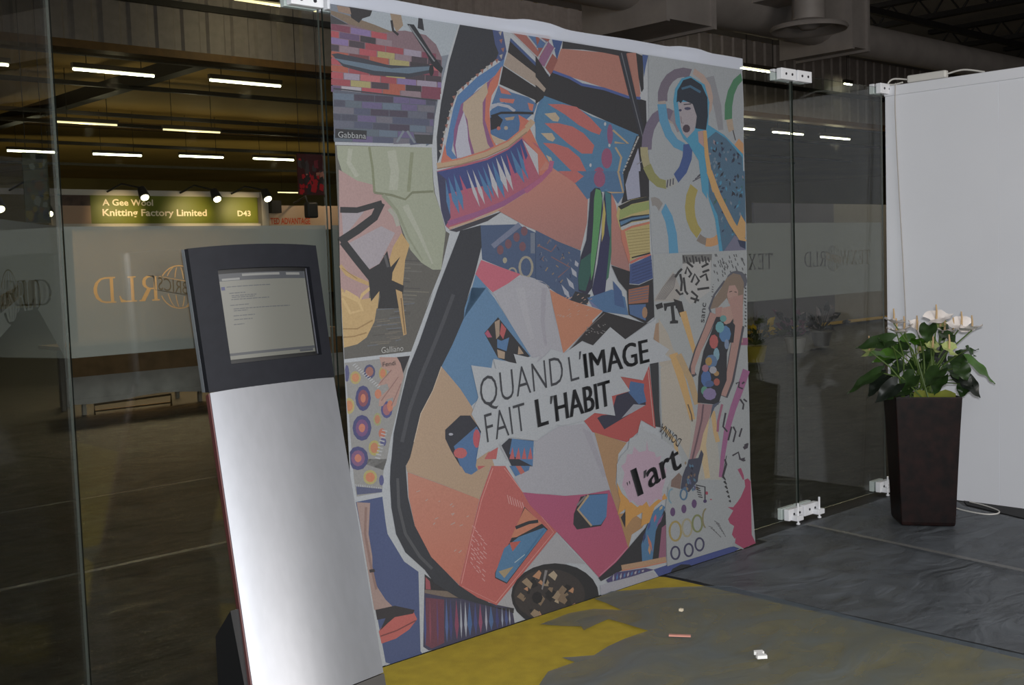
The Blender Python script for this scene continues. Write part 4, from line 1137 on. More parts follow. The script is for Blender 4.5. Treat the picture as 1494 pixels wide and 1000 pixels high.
319;22;1087,28 1077,3 769,3 744,16 701,50 675,87 667,122 679,153 709,177 756,192 814,195 878,187 944,168 1003,139 1050,104 1079,65
320;23;724,135 740,139 747,137 748,119
321;23;683,111 705,124 727,105 715,87
322;23;922,72 956,85 974,69 957,45
323;23;976,3 943,36 987,44 1001,6 983,3
322;23;897,42 908,51 923,40 923,27
324;23;842,76 878,90 902,63 874,45
321;24;910,47 949,68 976,29 958,16
320;23;1002,3 1022,7 1023,3
324;24;863,68 895,91 918,75 907,47
324;23;960,91 975,100 1003,85 987,64
320;23;777,176 817,195 830,180 815,155
325;25;896,68 919,85 944,69 919,48
325;23;768,162 793,163 794,160 780,146
324;25;847,87 869,97 891,66 869,62
324;24;739,114 748,124 762,123 755,105
320;23;808,143 824,152 841,135 834,124
325;24;833,131 862,146 873,128 851,119
321;26;927,74 955,91 985,51 952,46
324;24;748,155 787,170 807,131 775,126
321;23;780,75 822,90 844,66 816,42
325;25;838,123 850,139 865,132 867,115
324;26;843,89 884,107 894,85 865,72
325;26;883,63 913,73 923,57 915,42
320;23;796,15 808,22 819,3 806,3
324;23;747,41 762,42 769,34 759,26
321;24;708,90 731,99 732,93 719,83
320;24;984,68 1014,78 1019,68 1012,52
325;25;714,167 743,178 775,146 761,126
324;27;951,69 961,86 985,67 961,60
321;28;922,83 949,101 976,78 951,60
321;27;863,104 870,110 894,103 885,83
325;24;774,3 754,23 778,37 813,14 802,3
324;26;830,144 858,151 862,143 851,127
322;23;868,163 902,174 924,150 907,130
293;27;850,188 825,111 832,108 866,183
326;24;830,74 819,58 796,55 775,68 767,88 777,105 800,107 822,95
327;1;1586,3 1553,42 1646,43 1926,36 2133,41 2232,11 2175,3
328;2;1673,3 1689,17 1754,25 1818,11 1831,3
329;22;1671,2417 2390,2411 2396,2250 2367,1803 2376,1648 2368,1511 1639,1507 1634,1768
330;23;2081,2346 2149,2213 2179,2100 2220,2106 2210,2225 2160,2366
331;23;1725,2205 1728,2253 1754,2300 1798,2341 1857,2370 1924,2384 1990,2382 1962,2337 1921,2339 1879,2330 1841,2310 1813,2283 1797,2251 1795,2217
332;24;1871,2101 1799,2119 1747,2157 1724,2210 1779,2218 1795,2179 1832,2150 1883,2136
333;24;2010,2387 2081,2362 2129,2318 2147,2261 2133,2201 2088,2145 2054,2161 2089,2207 2101,2256 2086,2303 2049,2339 1993,2359
334;25;1593,1979 1603,2044 1634,2103 1682,2151 1741,2179 1805,2184 1864,2166 1823,2122 1790,2136 1753,2133 1719,2113 1690,2078 1672,2034 1665,1986
335;26;1837,2178 1873,2161 1903,2135 1926,2101 1857,2074 1844,2098 1828,2118 1808,2131
336;26;1903,1984 1828,2003 1768,2050 1731,2117 1720,2197 1784,2203 1792,2137 1818,2081 1859,2042 1912,2026
337;27;1973,2027 1959,1952 1916,1886 1850,1837 1819,1877 1862,1913 1891,1963 1900,2020
338;23;1848,1834 1819,1822 1789,1813 1759,1810 1759,1850 1780,1853 1801,1859 1821,1869
339;24;1769,1850 1760,1814 1769,1813 1778,1850
339;24;1789,1854 1783,1821 1792,1820 1798,1853
339;24;1810,1857 1806,1827 1815,1827 1819,1857
340;24;1758,1806 1693,1815 1637,1847 1599,1899 1655,1921 1680,1880 1716,1854 1759,1847
341;26;1603,1901 1592,1930 1586,1961 1586,1994 1639,1996 1639,1969 1643,1944 1650,1920
336;23;1749,1739 1796,1680 1823,1598 1829,1503 1760,1505 1758,1583 1743,1651 1715,1700
342;23;1645,1764 1675,1768 1704,1760 1730,1738 1699,1703 1685,1721 1669,1729 1653,1725
343;23;1974,1573 1928,1612 1899,1664 1892,1722 1907,1781 1942,1833 1997,1805 1975,1766 1966,1723 1970,1680 1986,1641 2014,1613
344;23;2170,1555 2127,1538 2082,1531 2037,1533 2049,1574 2079,1572 2109,1578 2138,1592
345;24;2039,1538 2015,1544 1992,1552 1970,1562 2002,1594 2017,1585 2033,1578 2049,1574
346;23;1961,1844 2036,1870 2032,1874 1958,1848
346;24;1981,1856 2045,1884 2041,1888 1977,1860
346;25;2000,1868 2055,1897 2050,1901 1995,1871
347;23;2233,2154 2239,2229 2269,2300 2319,2359 2383,2396 2397,2361 2354,2331 2320,2284 2300,2226 2295,2164
348;24;2263,2094 2256,2114 2250,2135 2247,2156 2298,2164 2300,2146 2303,2128 2309,2111
349;23;2307,2036 2345,2068 2383,2044 2379,1984
350;25;2294,2107 2312,2057 2320,2059 2302,2109
351;28;1973,2348 1907,2331 1855,2278 1838,2221 1848,2117 1901,2047 1989,1994 2031,1930 2049,1798 2367,1803 2374,1992 2226,2079 2098,2123 2115,2232 2084,2316
351;29;2038,1897 2080,1757 2122,1665 2148,1501 2368,1509 2388,1907
51;29;1871,2217 1998,2228 2020,2160 1989,2092 1930,2050 1900,2072 1885,2103 1880,2151
352;30;1979,2340 1919,2324 1871,2271 1861,2215 1877,2222 1893,2213 1911,2230 1952,2222 1984,2215 2011,2159 1996,2101 2079,2097 2098,2164 2100,2255 2057,2314
353;31;1906,2277 1968,2293 2043,2271 2053,2282 1972,2305 1902,2287
354;30;1969,2193 1961,2188 1943,2184 1924,2185 1917,2190 1925,2196 1944,2199 1962,2198
355;31;1915,2206 1971,2213 1971,2218 1914,2211
356;30;1956,2097 1950,2085 1935,2078 1918,2077 1904,2083 1899,2094 1905,2106 1920,2114 1938,2115 1952,2108
357;30;1886,2151 1890,2119 1908,2119 1909,2123 1896,2121 1892,2152
358;30;1898,2181 1895,2176 1886,2174 1878,2175 1875,2179 1879,2184 1887,2186 1895,2185
359;29;2015,2086 2076,2097 2092,2031 2063,2009 2018,2036
351;30;1927,2049 1994,2072 2018,2028 2063,1997 2067,1763 2029,1798 2012,1946 1951,2009
360;30;2087,2056 2157,2093 2239,2063 2368,1975 2367,1803 2138,1799 2071,1915
360;31;2082,1882 2158,1900 2385,1907 2365,1509 2174,1505 2144,1682 2082,1774
361;32;2151,1888 2135,1884 2132,1874 2147,1878
362;31;2140,1955 2126,1948 2122,1938 2136,1945
361;31;2227,1971 2224,1959 2237,1950 2239,1962
363;32;2314,1882 2296,1882 2288,1872 2306,1871
364;33;2163,1885 2142,1880 2131,1868 2152,1873
361;31;2134,2054 2132,2036 2151,2025 2154,2042
364;31;2160,2044 2155,2035 2170,2032 2174,2042
363;31;2302,1970 2278,1960 2274,1943 2298,1953
364;32;2330,1813 2315,1812 2314,1804 2328,1805
363;31;2210,2018 2198,2012 2194,2002 2207,2009
363;31;2302,1995 2286,1985 2295,1975 2311,1984
362;31;2220,2000 2210,1996 2213,1989 2224,1993
362;32;2092,1863 2087,1855 2099,1853 2104,1861
362;32;2118,1906 2097,1896 2095,1880 2116,1890
365;31;2121,2005 2128,1994 2148,1991 2141,2003
365;31;2185,1946 2162,1942 2155,1929 2177,1932
365;32;2208,1900 2184,1888 2174,1871 2199,1882
365;31;2318,1999 2327,1986 2348,1981 2339,1993
361;32;2084,1888 2079,1882 2087,1878 2091,1884
364;32;2220,1830 2216,1815 2226,1802 2230,1817
361;32;2097,1839 2099,1822 2118,1810 2116,1827
362;33;2108,1830 2096,1816 2105,1802 2118,1816
364;32;2149,2014 2135,2009 2140,2001 2155,2005
363;32;2152,2047 2143,2037 2150,2026 2158,2037
363;32;2197,2024 2195,2015 2204,2008 2206,2017
365;32;2292,1806 2268,1796 2263,1778 2288,1789
362;31;2316,1987 2308,1975 2315,1963 2323,1975
362;31;2257,2002 2242,2001 2241,1992 2256,1993
365;31;2273,2014 2265,2009 2270,2003 2279,2008
363;31;2176,1995 2170,1977 2189,1965 2194,1983
363;31;2098,1936 2087,1924 2096,1912 2107,1924
364;33;2271,1809 2276,1796 2294,1790 2290,1803
365;32;2295,1975 2285,1961 2293,1948 2303,1962
365;32;2238,1863 2225,1861 2219,1854 2232,1856
365;32;2301,1870 2283,1862 2287,1849 2305,1857
361;32;2361,1885 2358,1875 2368,1867 2371,1877
364;31;2114,2020 2109,2010 2117,2003 2122,2012
362;33;2237,1862 2246,1855 2261,1853 2252,1860
362;32;2114,1941 2096,1941 2088,1931 2106,1930
363;33;2223,2021 2203,2010 2194,1995 2213,2006
365;33;2158,2020 2146,2006 2148,1990 2160,2005
363;32;2333,1988 2322,1976 2328,1963 2339,1976
362;31;2140,1937 2124,1923 2129,1907 2144,1921
362;32;2137,1967 2129,1957 2144,1953 2151,1963
362;32;2169,1812 2154,1806 2156,1795 2170,1802
361;31;2101,1989 2089,1982 2102,1977 2114,1984
365;31;2183,1937 2165,1924 2162,1907 2180,1920
363;32;2119,1848 2121,1836 2140,1831 2138,1844
362;33;2277,1856 2286,1846 2305,1845 2296,1855
365;34;2267,1808 2274,1790 2298,1779 2290,1797
364;31;2176,1916 2177,1907 2192,1905 2191,1914
365;31;2208,2044 2191,2041 2193,2031 2210,2034
364;32;2183,1856 2167,1844 2174,1830 2190,1842
363;31;2322,1947 2334,1939 2354,1939 2342,1948
362;32;2138,1952 2141,1939 2159,1933 2157,1946
366;32;2303,1737 2285,1729 2279,1715 2298,1724
366;32;2331,1610 2312,1609 2297,1601 2316,1602
364;33;2324,1741 2303,1733 2297,1719 2318,1727
367;32;2315,1799 2303,1787 2306,1775 2317,1786
368;32;2192,1735 2189,1727 2199,1723 2202,1731
369;32;2196,1587 2192,1581 2201,1576 2204,1583
370;32;2356,1834 2342,1825 2345,1815 2358,1823
370;34;2131,1868 2117,1856 2127,1844 2142,1855
368;32;2326,1702 2321,1686 2337,1674 2342,1689
366;32;2213,1822 2193,1824 2182,1813 2202,1812
369;32;2188,1791 2168,1778 2157,1762 2178,1774
369;33;2309,1608 2292,1601 2287,1589 2304,1596
370;34;2298,1630 2290,1615 2308,1604 2315,1619
368;32;2255,1541 2238,1532 2235,1519 2252,1527
370;32;2144,1763 2120,1753 2113,1735 2137,1746
367;33;2322,1894 2313,1879 2325,1866 2334,1880
369;33;2353,1699 2339,1696 2338,1687 2352,1690
366;32;2194,1615 2175,1610 2169,1599 2187,1604
370;33;2141,1778 2131,1764 2143,1752 2153,1765
370;32;2215,1766 2199,1765 2199,1756 2215,1756
364;32;2130,1819 2115,1805 2115,1789 2130,1803
364;32;2164,1571 2148,1564 2146,1552 2163,1559
367;32;2339,1792 2335,1779 2352,1771 2355,1784
366;32;2300,1591 2277,1584 2265,1571 2288,1577
369;34;2327,1762 2314,1749 2326,1737 2339,1750
366;32;2186,1830 2166,1828 2153,1819 2172,1821
364;33;2350,1827 2333,1814 2326,1799 2343,1811
369;35;2139,1874 2118,1862 2107,1846 2128,1858
368;35;2144,1864 2131,1857 2141,1850 2153,1857
370;33;2368,1869 2360,1863 2368,1858 2376,1864
366;33;2196,1805 2176,1807 2165,1796 2186,1794
364;32;2339,1619 2336,1612 2347,1608 2350,1616
364;32;2357,1808 2344,1800 2350,1791 2363,1798
364;32;2221,1885 2210,1878 2209,1869 2220,1876
368;32;2252,1755 2249,1743 2262,1734 2265,1746
366;32;2331,1570 2322,1564 2334,1561 2342,1566
366;32;2293,1558 2285,1548 2289,1537 2297,1547
369;32;2306,1649 2285,1640 2278,1625 2299,1634
366;32;2177,1705 2176,1696 2189,1691 2190,1701
364;34;2148,1890 2143,1881 2157,1879 2162,1888
368;32;2181,1679 2168,1665 2176,1649 2190,1664
369;33;2205,1644 2193,1630 2195,1614 2208,1628
369;33;2198,1678 2180,1667 2172,1652 2190,1663
370;32;2283,1551 2261,1542 2255,1526 2277,1536
367;32;2254,1854 2248,1840 2254,1826 2260,1840
366;32;2263,1614 2253,1607 2260,1600 2270,1607
368;32;2211,1708 2207,1699 2221,1696 2225,1705
367;33;2350,1795 2328,1787 2326,1771 2348,1780
366;33;2328,1613 2317,1602 2324,1589 2335,1601
367;32;2312,1829 2299,1824 2306,1816 2319,1821
364;32;2267,1595 2252,1592 2252,1583 2267,1586
370;33;2277,1615 2262,1605 2263,1593 2277,1602
370;33;2216,1763 2198,1751 2193,1735 2211,1748
371;36;2055,2091 2059,1979 2072,1896 2111,1795 2151,1803 2108,1901 2091,1983 2082,2094
371;37;2068,1893 2129,1777 2232,1641 2333,1541 2376,1556 2275,1655 2173,1789 2112,1904
371;38;2335,1686 2371,1648 2366,1570 2286,1609
372;38;2278,1586 2363,1527 2365,1509 2176,1503
373;39;2298,1562 2365,1553 2362,1514 2317,1528
374;39;1641,1504 2368,1509 2346,1042 1624,1095 2346,1042 2342,693 2327,344 2330,343 2349,13 2133,35 1646,39 1652,319 1676,396 1646,692 1648,1005 1631,1206
375;40;1637,1297 1703,1354 1782,1420 1840,1324 1811,1277 1636,1285
376;41;1651,1292 1704,1345 1784,1406 1780,1409 1700,1347 1647,1293
376;42;1661,1291 1717,1345 1788,1406 1783,1408 1713,1347 1657,1293
376;43;1671,1291 1729,1344 1791,1406 1787,1408 1725,1346 1667,1293
376;44;1681,1290 1742,1344 1795,1406 1791,1408 1737,1345 1677,1292
376;45;1690,1290 1754,1343 1799,1406 1795,1408 1750,1345 1687,1292
376;46;1700,1289 1767,1343 1803,1406 1798,1407 1763,1344 1696,1291
376;47;1710,1289 1780,1342 1807,1406 1802,1407 1775,1344 1706,1291
377;40;1854,1496 2085,1495 2075,1431 1854,1438
378;41;1855,1454 2077,1465 2059,1315 1901,1256 1827,1325
379;41;1856,1492 1864,1461 1876,1462 1867,1494
379;42;1879,1487 1887,1452 1899,1454 1890,1488
379;41;1902,1481 1911,1460 1922,1461 1913,1483
379;42;1926,1491 1934,1451 1946,1452 1938,1492
379;42;1949,1485 1958,1459 1970,1460 1961,1487
379;42;1973,1480 1982,1450 1993,1451 1985,1481
379;42;1998,1489 2006,1457 2018,1459 2009,1490
379;42;2021,1484 2030,1449 2042,1450 2033,1485
379;42;2045,1478 2055,1456 2066,1458 2057,1480
380;48;1800,1388 1827,1411 1853,1426 1841,1434 1814,1418 1787,1394
380;42;1789,1331 1822,1304 1853,1309 1847,1319 1830,1313 1802,1337
380;42;1824,1405 1834,1365 1825,1325 1842,1324 1851,1365 1841,1407
380;42;1879,1403 1886,1431 1908,1402 1890,1391 1903,1384 1925,1404 1887,1442 1863,1406
380;42;1922,1360 1945,1397 1965,1368 1940,1352 1953,1345 1983,1368 1942,1407 1906,1364
380;42;1986,1380 2026,1394 2032,1365 2050,1367 2034,1404 1978,1389
380;43;2002,1429 2057,1444 2050,1454 1995,1438
380;42;2006,1403 2061,1414 2055,1424 2001,1414
380;42;1959,1322 2053,1326 2051,1337 1957,1333
380;42;1906,1317 1947,1293 1926,1265 1942,1260 1964,1295 1917,1325
380;43;1900,1284 1965,1268 1971,1278 1905,1294
380;42;1849,1388 1858,1322 1877,1303 1891,1309 1874,1324 1866,1389
380;43;1882,1457 1926,1432 1938,1439 1894,1465
381;40;2176,1425 2182,1411 2190,1413 2184,1426
381;40;2214,1460 2221,1446 2229,1447 2223,1461
381;41;2171,1425 2178,1411 2186,1413 2180,1427
381;40;2156,1440 2162,1426 2170,1428 2164,1441
381;40;2127,1461 2133,1447 2141,1449 2135,1462
381;40;2328,1470 2334,1456 2343,1457 2336,1471
381;40;2157,1413 2163,1399 2171,1400 2165,1414
381;40;2144,1465 2150,1451 2158,1453 2152,1466
381;40;2196,1430 2202,1417 2210,1418 2204,1432
381;40;2244,1434 2250,1420 2258,1422 2252,1435
381;40;2161,1473 2167,1459 2175,1461 2169,1474
381;41;2321,1469 2327,1455 2335,1456 2329,1470
381;40;2189,1451 2195,1437 2203,1439 2197,1452
381;40;2104,1494 2110,1481 2118,1482 2112,1496
381;40;2229,1400 2235,1386 2243,1387 2237,1401
381;40;2339,1444 2345,1430 2354,1431 2348,1445
381;40;2268,1429 2274,1415 2282,1417 2276,1431
381;40;2257,1489 2264,1476 2272,1477 2266,1491
381;40;2139,1441 2145,1428 2153,1429 2147,1443
381;40;2091,1445 2097,1432 2105,1433 2099,1446
381;40;2171,1457 2177,1443 2185,1444 2179,1458
381;42;2322,1466 2328,1452 2336,1453 2330,1467
381;41;2200,1439 2206,1425 2215,1426 2209,1440
381;43;2316,1471 2323,1457 2331,1458 2325,1472
381;41;2239,1441 2245,1427 2253,1429 2247,1442
381;40;2233,1460 2239,1446 2247,1448 2241,1461
381;40;2176,1404 2182,1390 2190,1391 2184,1405
381;43;2332,1452 2339,1438 2347,1440 2341,1454
381;40;2323,1421 2329,1407 2338,1408 2332,1422
381;40;2091,1414 2097,1401 2105,1402 2099,1415
381;40;2266,1470 2272,1457 2281,1458 2274,1472
381;41;2102,1443 2108,1430 2116,1431 2110,1445
381;40;2285,1446 2291,1432 2299,1433 2293,1447
381;41;2147,1453 2153,1439 2161,1441 2155,1454
381;41;2273,1417 2279,1403 2287,1404 2281,1418
381;40;2119,1373 2125,1359 2133,1360 2127,1374
381;40;2158,1393 2164,1380 2172,1381 2166,1395
381;40;2276,1490 2282,1476 2290,1477 2284,1491
381;42;2274,1419 2280,1405 2289,1406 2282,1420
381;41;2164,1456 2170,1442 2178,1443 2172,1457
381;40;2219,1483 2225,1469 2233,1470 2227,1484
381;41;2178,1436 2184,1422 2192,1424 2186,1437
381;41;2222,1408 2228,1394 2237,1395 2230,1409
381;41;2114,1494 2120,1481 2128,1482 2122,1496
381;40;2113,1407 2119,1393 2127,1394 2121,1408
382;40;2344,1386 2356,1380 2363,1386 2350,1392
382;40;2347,1369 2354,1364 2363,1368 2356,1373
382;40;2347,1352 2352,1347 2362,1350 2357,1356
382;40;2345,1335 2352,1329 2361,1333 2354,1339
382;40;2338,1317 2352,1311 2358,1317 2344,1323
382;40;2341,1300 2350,1294 2358,1299 2350,1305
382;40;2334,1282 2350,1277 2356,1282 2340,1288
382;40;2329,1265 2349,1259 2354,1265 2334,1271
382;40;2331,1248 2348,1242 2353,1248 2336,1254
382;40;2331,1231 2346,1225 2352,1230 2337,1236
382;40;2338,1214 2343,1209 2353,1212 2348,1217
382;40;2331,1196 2344,1190 2351,1196 2338,1202
382;40;2332,1179 2342,1173 2350,1178 2340,1184
382;40;2325,1162 2342,1155 2348,1161 2331,1167
382;40;2334,1145 2338,1140 2349,1142 2345,1148
382;40;2327,1127 2339,1121 2346,1126 2333,1132
383;40;2082,1347 2082,1344 2090,1344 2090,1347
383;40;2072,1334 2083,1330 2087,1334 2076,1338
383;40;2070,1322 2082,1318 2086,1323 2074,1326
383;40;2068,1310 2082,1306 2085,1311 2072,1315
383;40;2095,1302 2081,1299 2084,1294 2098,1297
383;40;2064,1287 2080,1283 2083,1287 2067,1292
383;40;2095,1278 2080,1276 2082,1271 2098,1274
383;40;2094,1267 2079,1264 2082,1259 2097,1262
383;40;2086,1255 2077,1252 2082,1248 2090,1251
383;40;2066,1240 2077,1236 2081,1240 2070,1244
384;40;1641,1269 1691,1278 1698,1254 1652,1246
385;41;1774,1291 1837,1275 1860,1200 1819,1203 1796,1245
386;40;1629,1178 1667,1188 1745,1045 1708,1056 1619,1111
387;41;1662,1204 1725,1128 1758,1053 1831,998 1748,907 1653,989
388;42;1659,972 1754,996 1838,899 1884,712 1838,519 1732,665 1653,707
389;43;1865,714 2053,726 2069,554 2086,381 1793,427 1853,534
390;42;1815,1223 1859,1123 1903,1022 1933,1025 1899,1128 1865,1229
390;44;1726,1029 1785,898 1833,780 1860,704 1899,705 1879,783 1839,904 1787,1036
391;45;1773,1021 1854,892 1898,773 1944,776 1899,898 1816,1030
392;44;2022,728 2036,625 2053,571 2088,571 2071,624 2057,727
393;44;1944,707 1921,573 1957,407 1997,405 1975,568 2010,695
394;43;1648,694 1729,613 1747,514 1774,513 1755,616 1670,702
395;45;1844,782 1867,730 1871,696 1882,696 1877,730 1854,783
396;40;2251,1070 2352,1066 2350,1028 2235,1037
397;44;2300,913 2243,822 2183,733 2122,618 2090,510 2065,398 2095,391 2126,502 2164,607 2231,718 2298,805 2362,894
398;45;2108,755 2070,674 2062,623 2081,620 2089,670 2126,750
399;40;2222,412 2252,370 2263,353 2274,353 2273,372 2251,416
400;40;2329,334 2305,354 2276,351 2281,316 2241,270 2211,249 2174,229 2129,237 2173,212 2128,176 2141,153 2175,133 2154,94 2178,65 2162,49 2231,5 2352,12 2320,62
401;41;2147,39 2185,75 2176,46 2250,3 2240,3 2217,10
402;45;2239,839 2259,847 2250,823 2289,808 2295,815 2263,825 2271,851 2233,847
402;45;2290,834 2312,841 2304,849 2282,842
402;45;2260,760 2287,733 2278,709 2292,706 2301,733 2273,764
402;40;2291,756 2319,740 2328,746 2300,762
402;45;2135,709 2110,642 2144,610 2155,614 2124,641 2149,705
402;45;2161,566 2193,631 2180,635 2147,570
402;40;2194,630 2213,604 2189,556 2202,552 2227,602 2207,632
402;40;2254,571 2278,612 2265,616 2240,576
402;40;2187,483 2232,493 2240,460 2254,461 2238,501 2181,491
402;40;2264,454 2285,443 2294,449 2272,460
402;45;2113,478 2125,453 2094,398 2107,394 2139,450 2127,479
402;40;2290,520 2320,525 2314,534 2284,529
403;41;2272,518 2324,533 2315,508 2286,503
403;41;2232,463 2290,463 2275,443
65;46;2089,394 2117,373 2123,375 2106,399
65;47;2099,368 2124,350 2130,352 2116,373
65;40;2108,343 2130,326 2137,328 2125,348
65;40;2118,317 2137,303 2144,304 2135,322
65;40;2127,292 2144,279 2151,281 2145,296
65;40;2136,267 2151,256 2158,257 2155,270
65;46;2132,494 2107,430 2091,398 2096,396 2112,428 2138,493
66;40;2016,187 2056,162 2059,165 2019,189
66;40;2029,172 2063,151 2067,153 2032,175
66;40;2042,158 2071,139 2074,141 2045,160
66;41;2054,144 2078,127 2082,129 2058,146
66;42;2067,129 2086,116 2090,118 2071,131
66;43;2080,115 2093,104 2097,106 2084,117
66;40;2093,101 2101,92 2105,94 2097,102
383;40;1968,170 2001,155 2003,158 1970,172
383;40;1985,156 2016,140 2019,143 1988,159
383;41;2003,143 2031,126 2034,128 2007,145
383;42;2022,129 2047,111 2050,113 2025,131
383;43;2040,116 2062,96 2066,98 2044,117
404;41;2172,1364 2084,1299 2038,1233 2050,1205 2065,1207 2054,1230 2098,1294 2185,1357
405;43;2366,1353 2353,1328 2319,1310 2274,1305 2230,1314 2199,1334 2189,1360 2203,1385 2236,1403 2280,1408 2324,1400 2356,1380
406;44;2193,1373 2251,1396 2308,1386 2337,1346 2325,1251 2299,1140 2234,1144 2219,1231 2189,1275 2114,1232 2052,1227 2083,1276 2148,1328
407;45;2212,1335 2261,1336 2285,1305 2278,1262 2233,1228 2202,1249 2193,1292
408;46;2212,1302 2235,1305 2233,1309 2210,1306
408;46;2253,1301 2273,1298 2274,1302 2254,1305
409;46;2221,1252 2253,1252 2253,1257 2220,1257
407;46;2135,1227 2226,1235 2236,1170 2192,1138 2143,1150
410;46;2046,1214 1998,1142 1915,1038 1865,947 1895,908 1926,916 1907,940 1962,1022 2053,1123 2111,1195
411;47;2052,1212 2003,1140 1926,1036 1884,962 1885,923 1911,921 1917,955 1964,1024 2048,1125 2104,1197
411;47;2201,1274 2323,1286 2311,1114 2266,1082 2236,1170
411;48;2235,1153 2307,1157 2307,1045 2242,1049
410;49;2242,1140 2184,981 2149,874 2098,801 2161,779 2221,856 2263,966 2326,1125
411;50;2245,1147 2189,979 2151,873 2105,801 2149,787 2202,860 2247,968 2310,1136
411;48;2093,1229 2149,1235 2131,1168 2091,1094
412;51;2125,1185 2146,1184 2157,1151 2192,1138 2228,1153 2248,1135 2228,1050 2089,1061
412;52;2097,1187 2136,1184 2150,1141 2207,1150 2233,1170 2224,1094 2171,1003 2160,868 2122,820 2085,754 1922,782 1937,906 1985,1027 2051,1114
413;53;2210,1095 2197,1068 2167,1056 2134,1063 2114,1087 2116,1115 2139,1136 2172,1139 2200,1123
414;53;2104,1064 2095,1042 2073,1031 2049,1037 2035,1057 2036,1081 2053,1098 2077,1101 2098,1087
415;54;2158,1132 2148,1114 2126,1106 2102,1111 2087,1127 2089,1146 2105,1160 2130,1162 2150,1151
416;53;2110,1000 2103,979 2087,968 2071,974 2061,992 2063,1015 2075,1032 2092,1035 2105,1022
417;54;2091,967 2078,947 2048,938 2016,945 1996,964 1997,987 2020,1003 2053,1004 2081,990
418;55;2049,971 2042,958 2025,952 2007,956 1996,968 1997,983 2010,993 2028,994 2043,986
419;53;2036,888 2025,862 2000,850 1974,858 1957,881 1959,910 1978,930 2006,932 2029,916
420;53;2101,907 2095,899 2082,896 2067,899 2058,907 2059,916 2069,922 2084,922 2096,916
421;53;2104,865 2097,853 2082,848 2066,852 2055,863 2056,876 2068,884 2084,885 2099,877
422;54;2006,832 1998,819 1982,813 1964,818 1953,830 1954,845 1967,855 1985,856 2000,847
423;55;2072,808 2058,790 2025,783 1989,791 1967,809 1968,829 1993,843 2029,843 2061,829
424;55;2083,926 2075,915 2057,910 2037,914 2024,925 2025,937 2039,946 2059,946 2077,938
425;56;2020,940 2012,929 1996,924 1978,928 1967,938 1968,951 1980,959 1999,960 2014,952
426;54;2057,861 2048,851 2026,847 2003,851 1988,862 1989,873 2005,880 2029,880 2049,872
427;54;2191,1045 2185,1028 2173,1021 2160,1025 2153,1039 2154,1056 2163,1069 2177,1071 2188,1061
428;53;2180,1173 2173,1163 2156,1158 2137,1161 2126,1171 2126,1182 2139,1190 2158,1191 2174,1185
429;46;1928,778 2039,759 2010,697 1958,628 1927,557 1884,512 1840,510 1877,605 1910,701
430;47;1961,770 1943,697 1896,595 1858,517 1871,513 1909,591 1956,694 1974,768
431;53;2039,759 2111,770 2054,743 2010,689
432;48;1836,518 1911,515 1936,551 1953,528 1936,488 1897,410 1791,427
432;49;1813,485 1931,522 1899,402 1828,361 1767,388 1784,444
217;40;1876,385 1874,373 1889,363 1891,375
433;50;1841,496 1837,485 1851,475 1855,486
433;50;1868,424 1866,412 1882,402 1883,414
434;41;1889,382 1887,369 1903,359 1904,372
434;50;1880,446 1867,439 1873,427 1885,435
433;50;1859,379 1850,370 1859,359 1868,368
435;50;1830,427 1828,415 1843,405 1845,417
434;50;1847,451 1843,439 1856,429 1860,440
436;51;1851,457 1844,448 1854,437 1862,447
435;50;1868,391 1865,379 1878,369 1882,381
433;50;1864,491 1854,483 1863,471 1873,480
217;40;1815,513 1804,505 1811,494 1822,502
433;50;1821,418 1817,407 1830,397 1835,408
435;50;1799,394 1786,388 1790,376 1803,382
433;51;1809,393 1797,386 1803,375 1815,382
434;52;1814,408 1802,402 1806,390 1819,396
433;51;1830,433 1816,427 1818,415 1833,421
217;52;1835,442 1821,436 1824,424 1838,430
217;52;1812,390 1807,379 1821,368 1825,380
436;51;1853,484 1850,472 1865,462 1868,474
435;51;1834,416 1832,404 1847,394 1849,406
435;51;1870,380 1864,370 1875,360 1882,370
437;40;1704,440 1757,469 1782,445 1765,386 1696,409
438;40;1722,284 1719,274 1711,267 1702,266 1693,270 1686,279 1684,290 1688,300 1695,307 1705,308 1714,304 1720,295
438;40;1806,284 1803,274 1795,267 1785,266 1776,270 1769,279 1767,291 1771,301 1778,307 1788,308 1797,304 1804,295
438;40;1886,295 1882,285 1874,278 1864,277 1855,282 1848,291 1846,302 1850,312 1857,319 1867,320 1877,315 1884,306
439;40;1767,183 1762,167 1753,153 1738,144 1721,142 1704,145 1688,154 1675,168 1668,184 1666,202 1681,199 1682,185 1687,172 1696,161 1707,154 1719,152 1731,154 1741,162 1748,173 1751,186
439;41;1666,202 1670,219 1680,232 1694,241 1711,244 1728,241 1744,232 1757,218 1765,201 1767,183 1751,186 1750,201 1745,214 1736,225 1725,232 1713,234 1701,231 1691,224 1684,213 1681,199
440;42;1848,185 1844,170 1835,157 1823,149 1808,146 1793,149 1779,157 1768,170 1762,185 1760,201 1774,198 1775,186 1780,174 1787,164 1796,158 1806,156 1816,158 1825,165 1831,175 1833,188
440;43;1760,201 1764,216 1772,229 1785,237 1799,240 1814,237 1828,229 1839,216 1846,201 1848,185 1833,188 1833,201 1828,213 1821,222 1811,228 1801,230 1791,228 1783,221 1777,211 1774,198
441;44;1928,191 1924,176 1916,164 1903,156 1888,154 1872,157 1858,165 1847,177 1840,192 1839,207 1853,205 1854,192 1859,181 1866,171 1876,165 1886,163 1896,166 1905,172 1911,182 1913,194
441;45;1839,207 1842,222 1851,234 1863,242 1878,245 1894,242 1908,234 1919,222 1926,207 1928,191 1913,194 1912,206 1908,218 1900,227 1891,233 1880,235 1870,233 1862,226 1856,217 1853,205
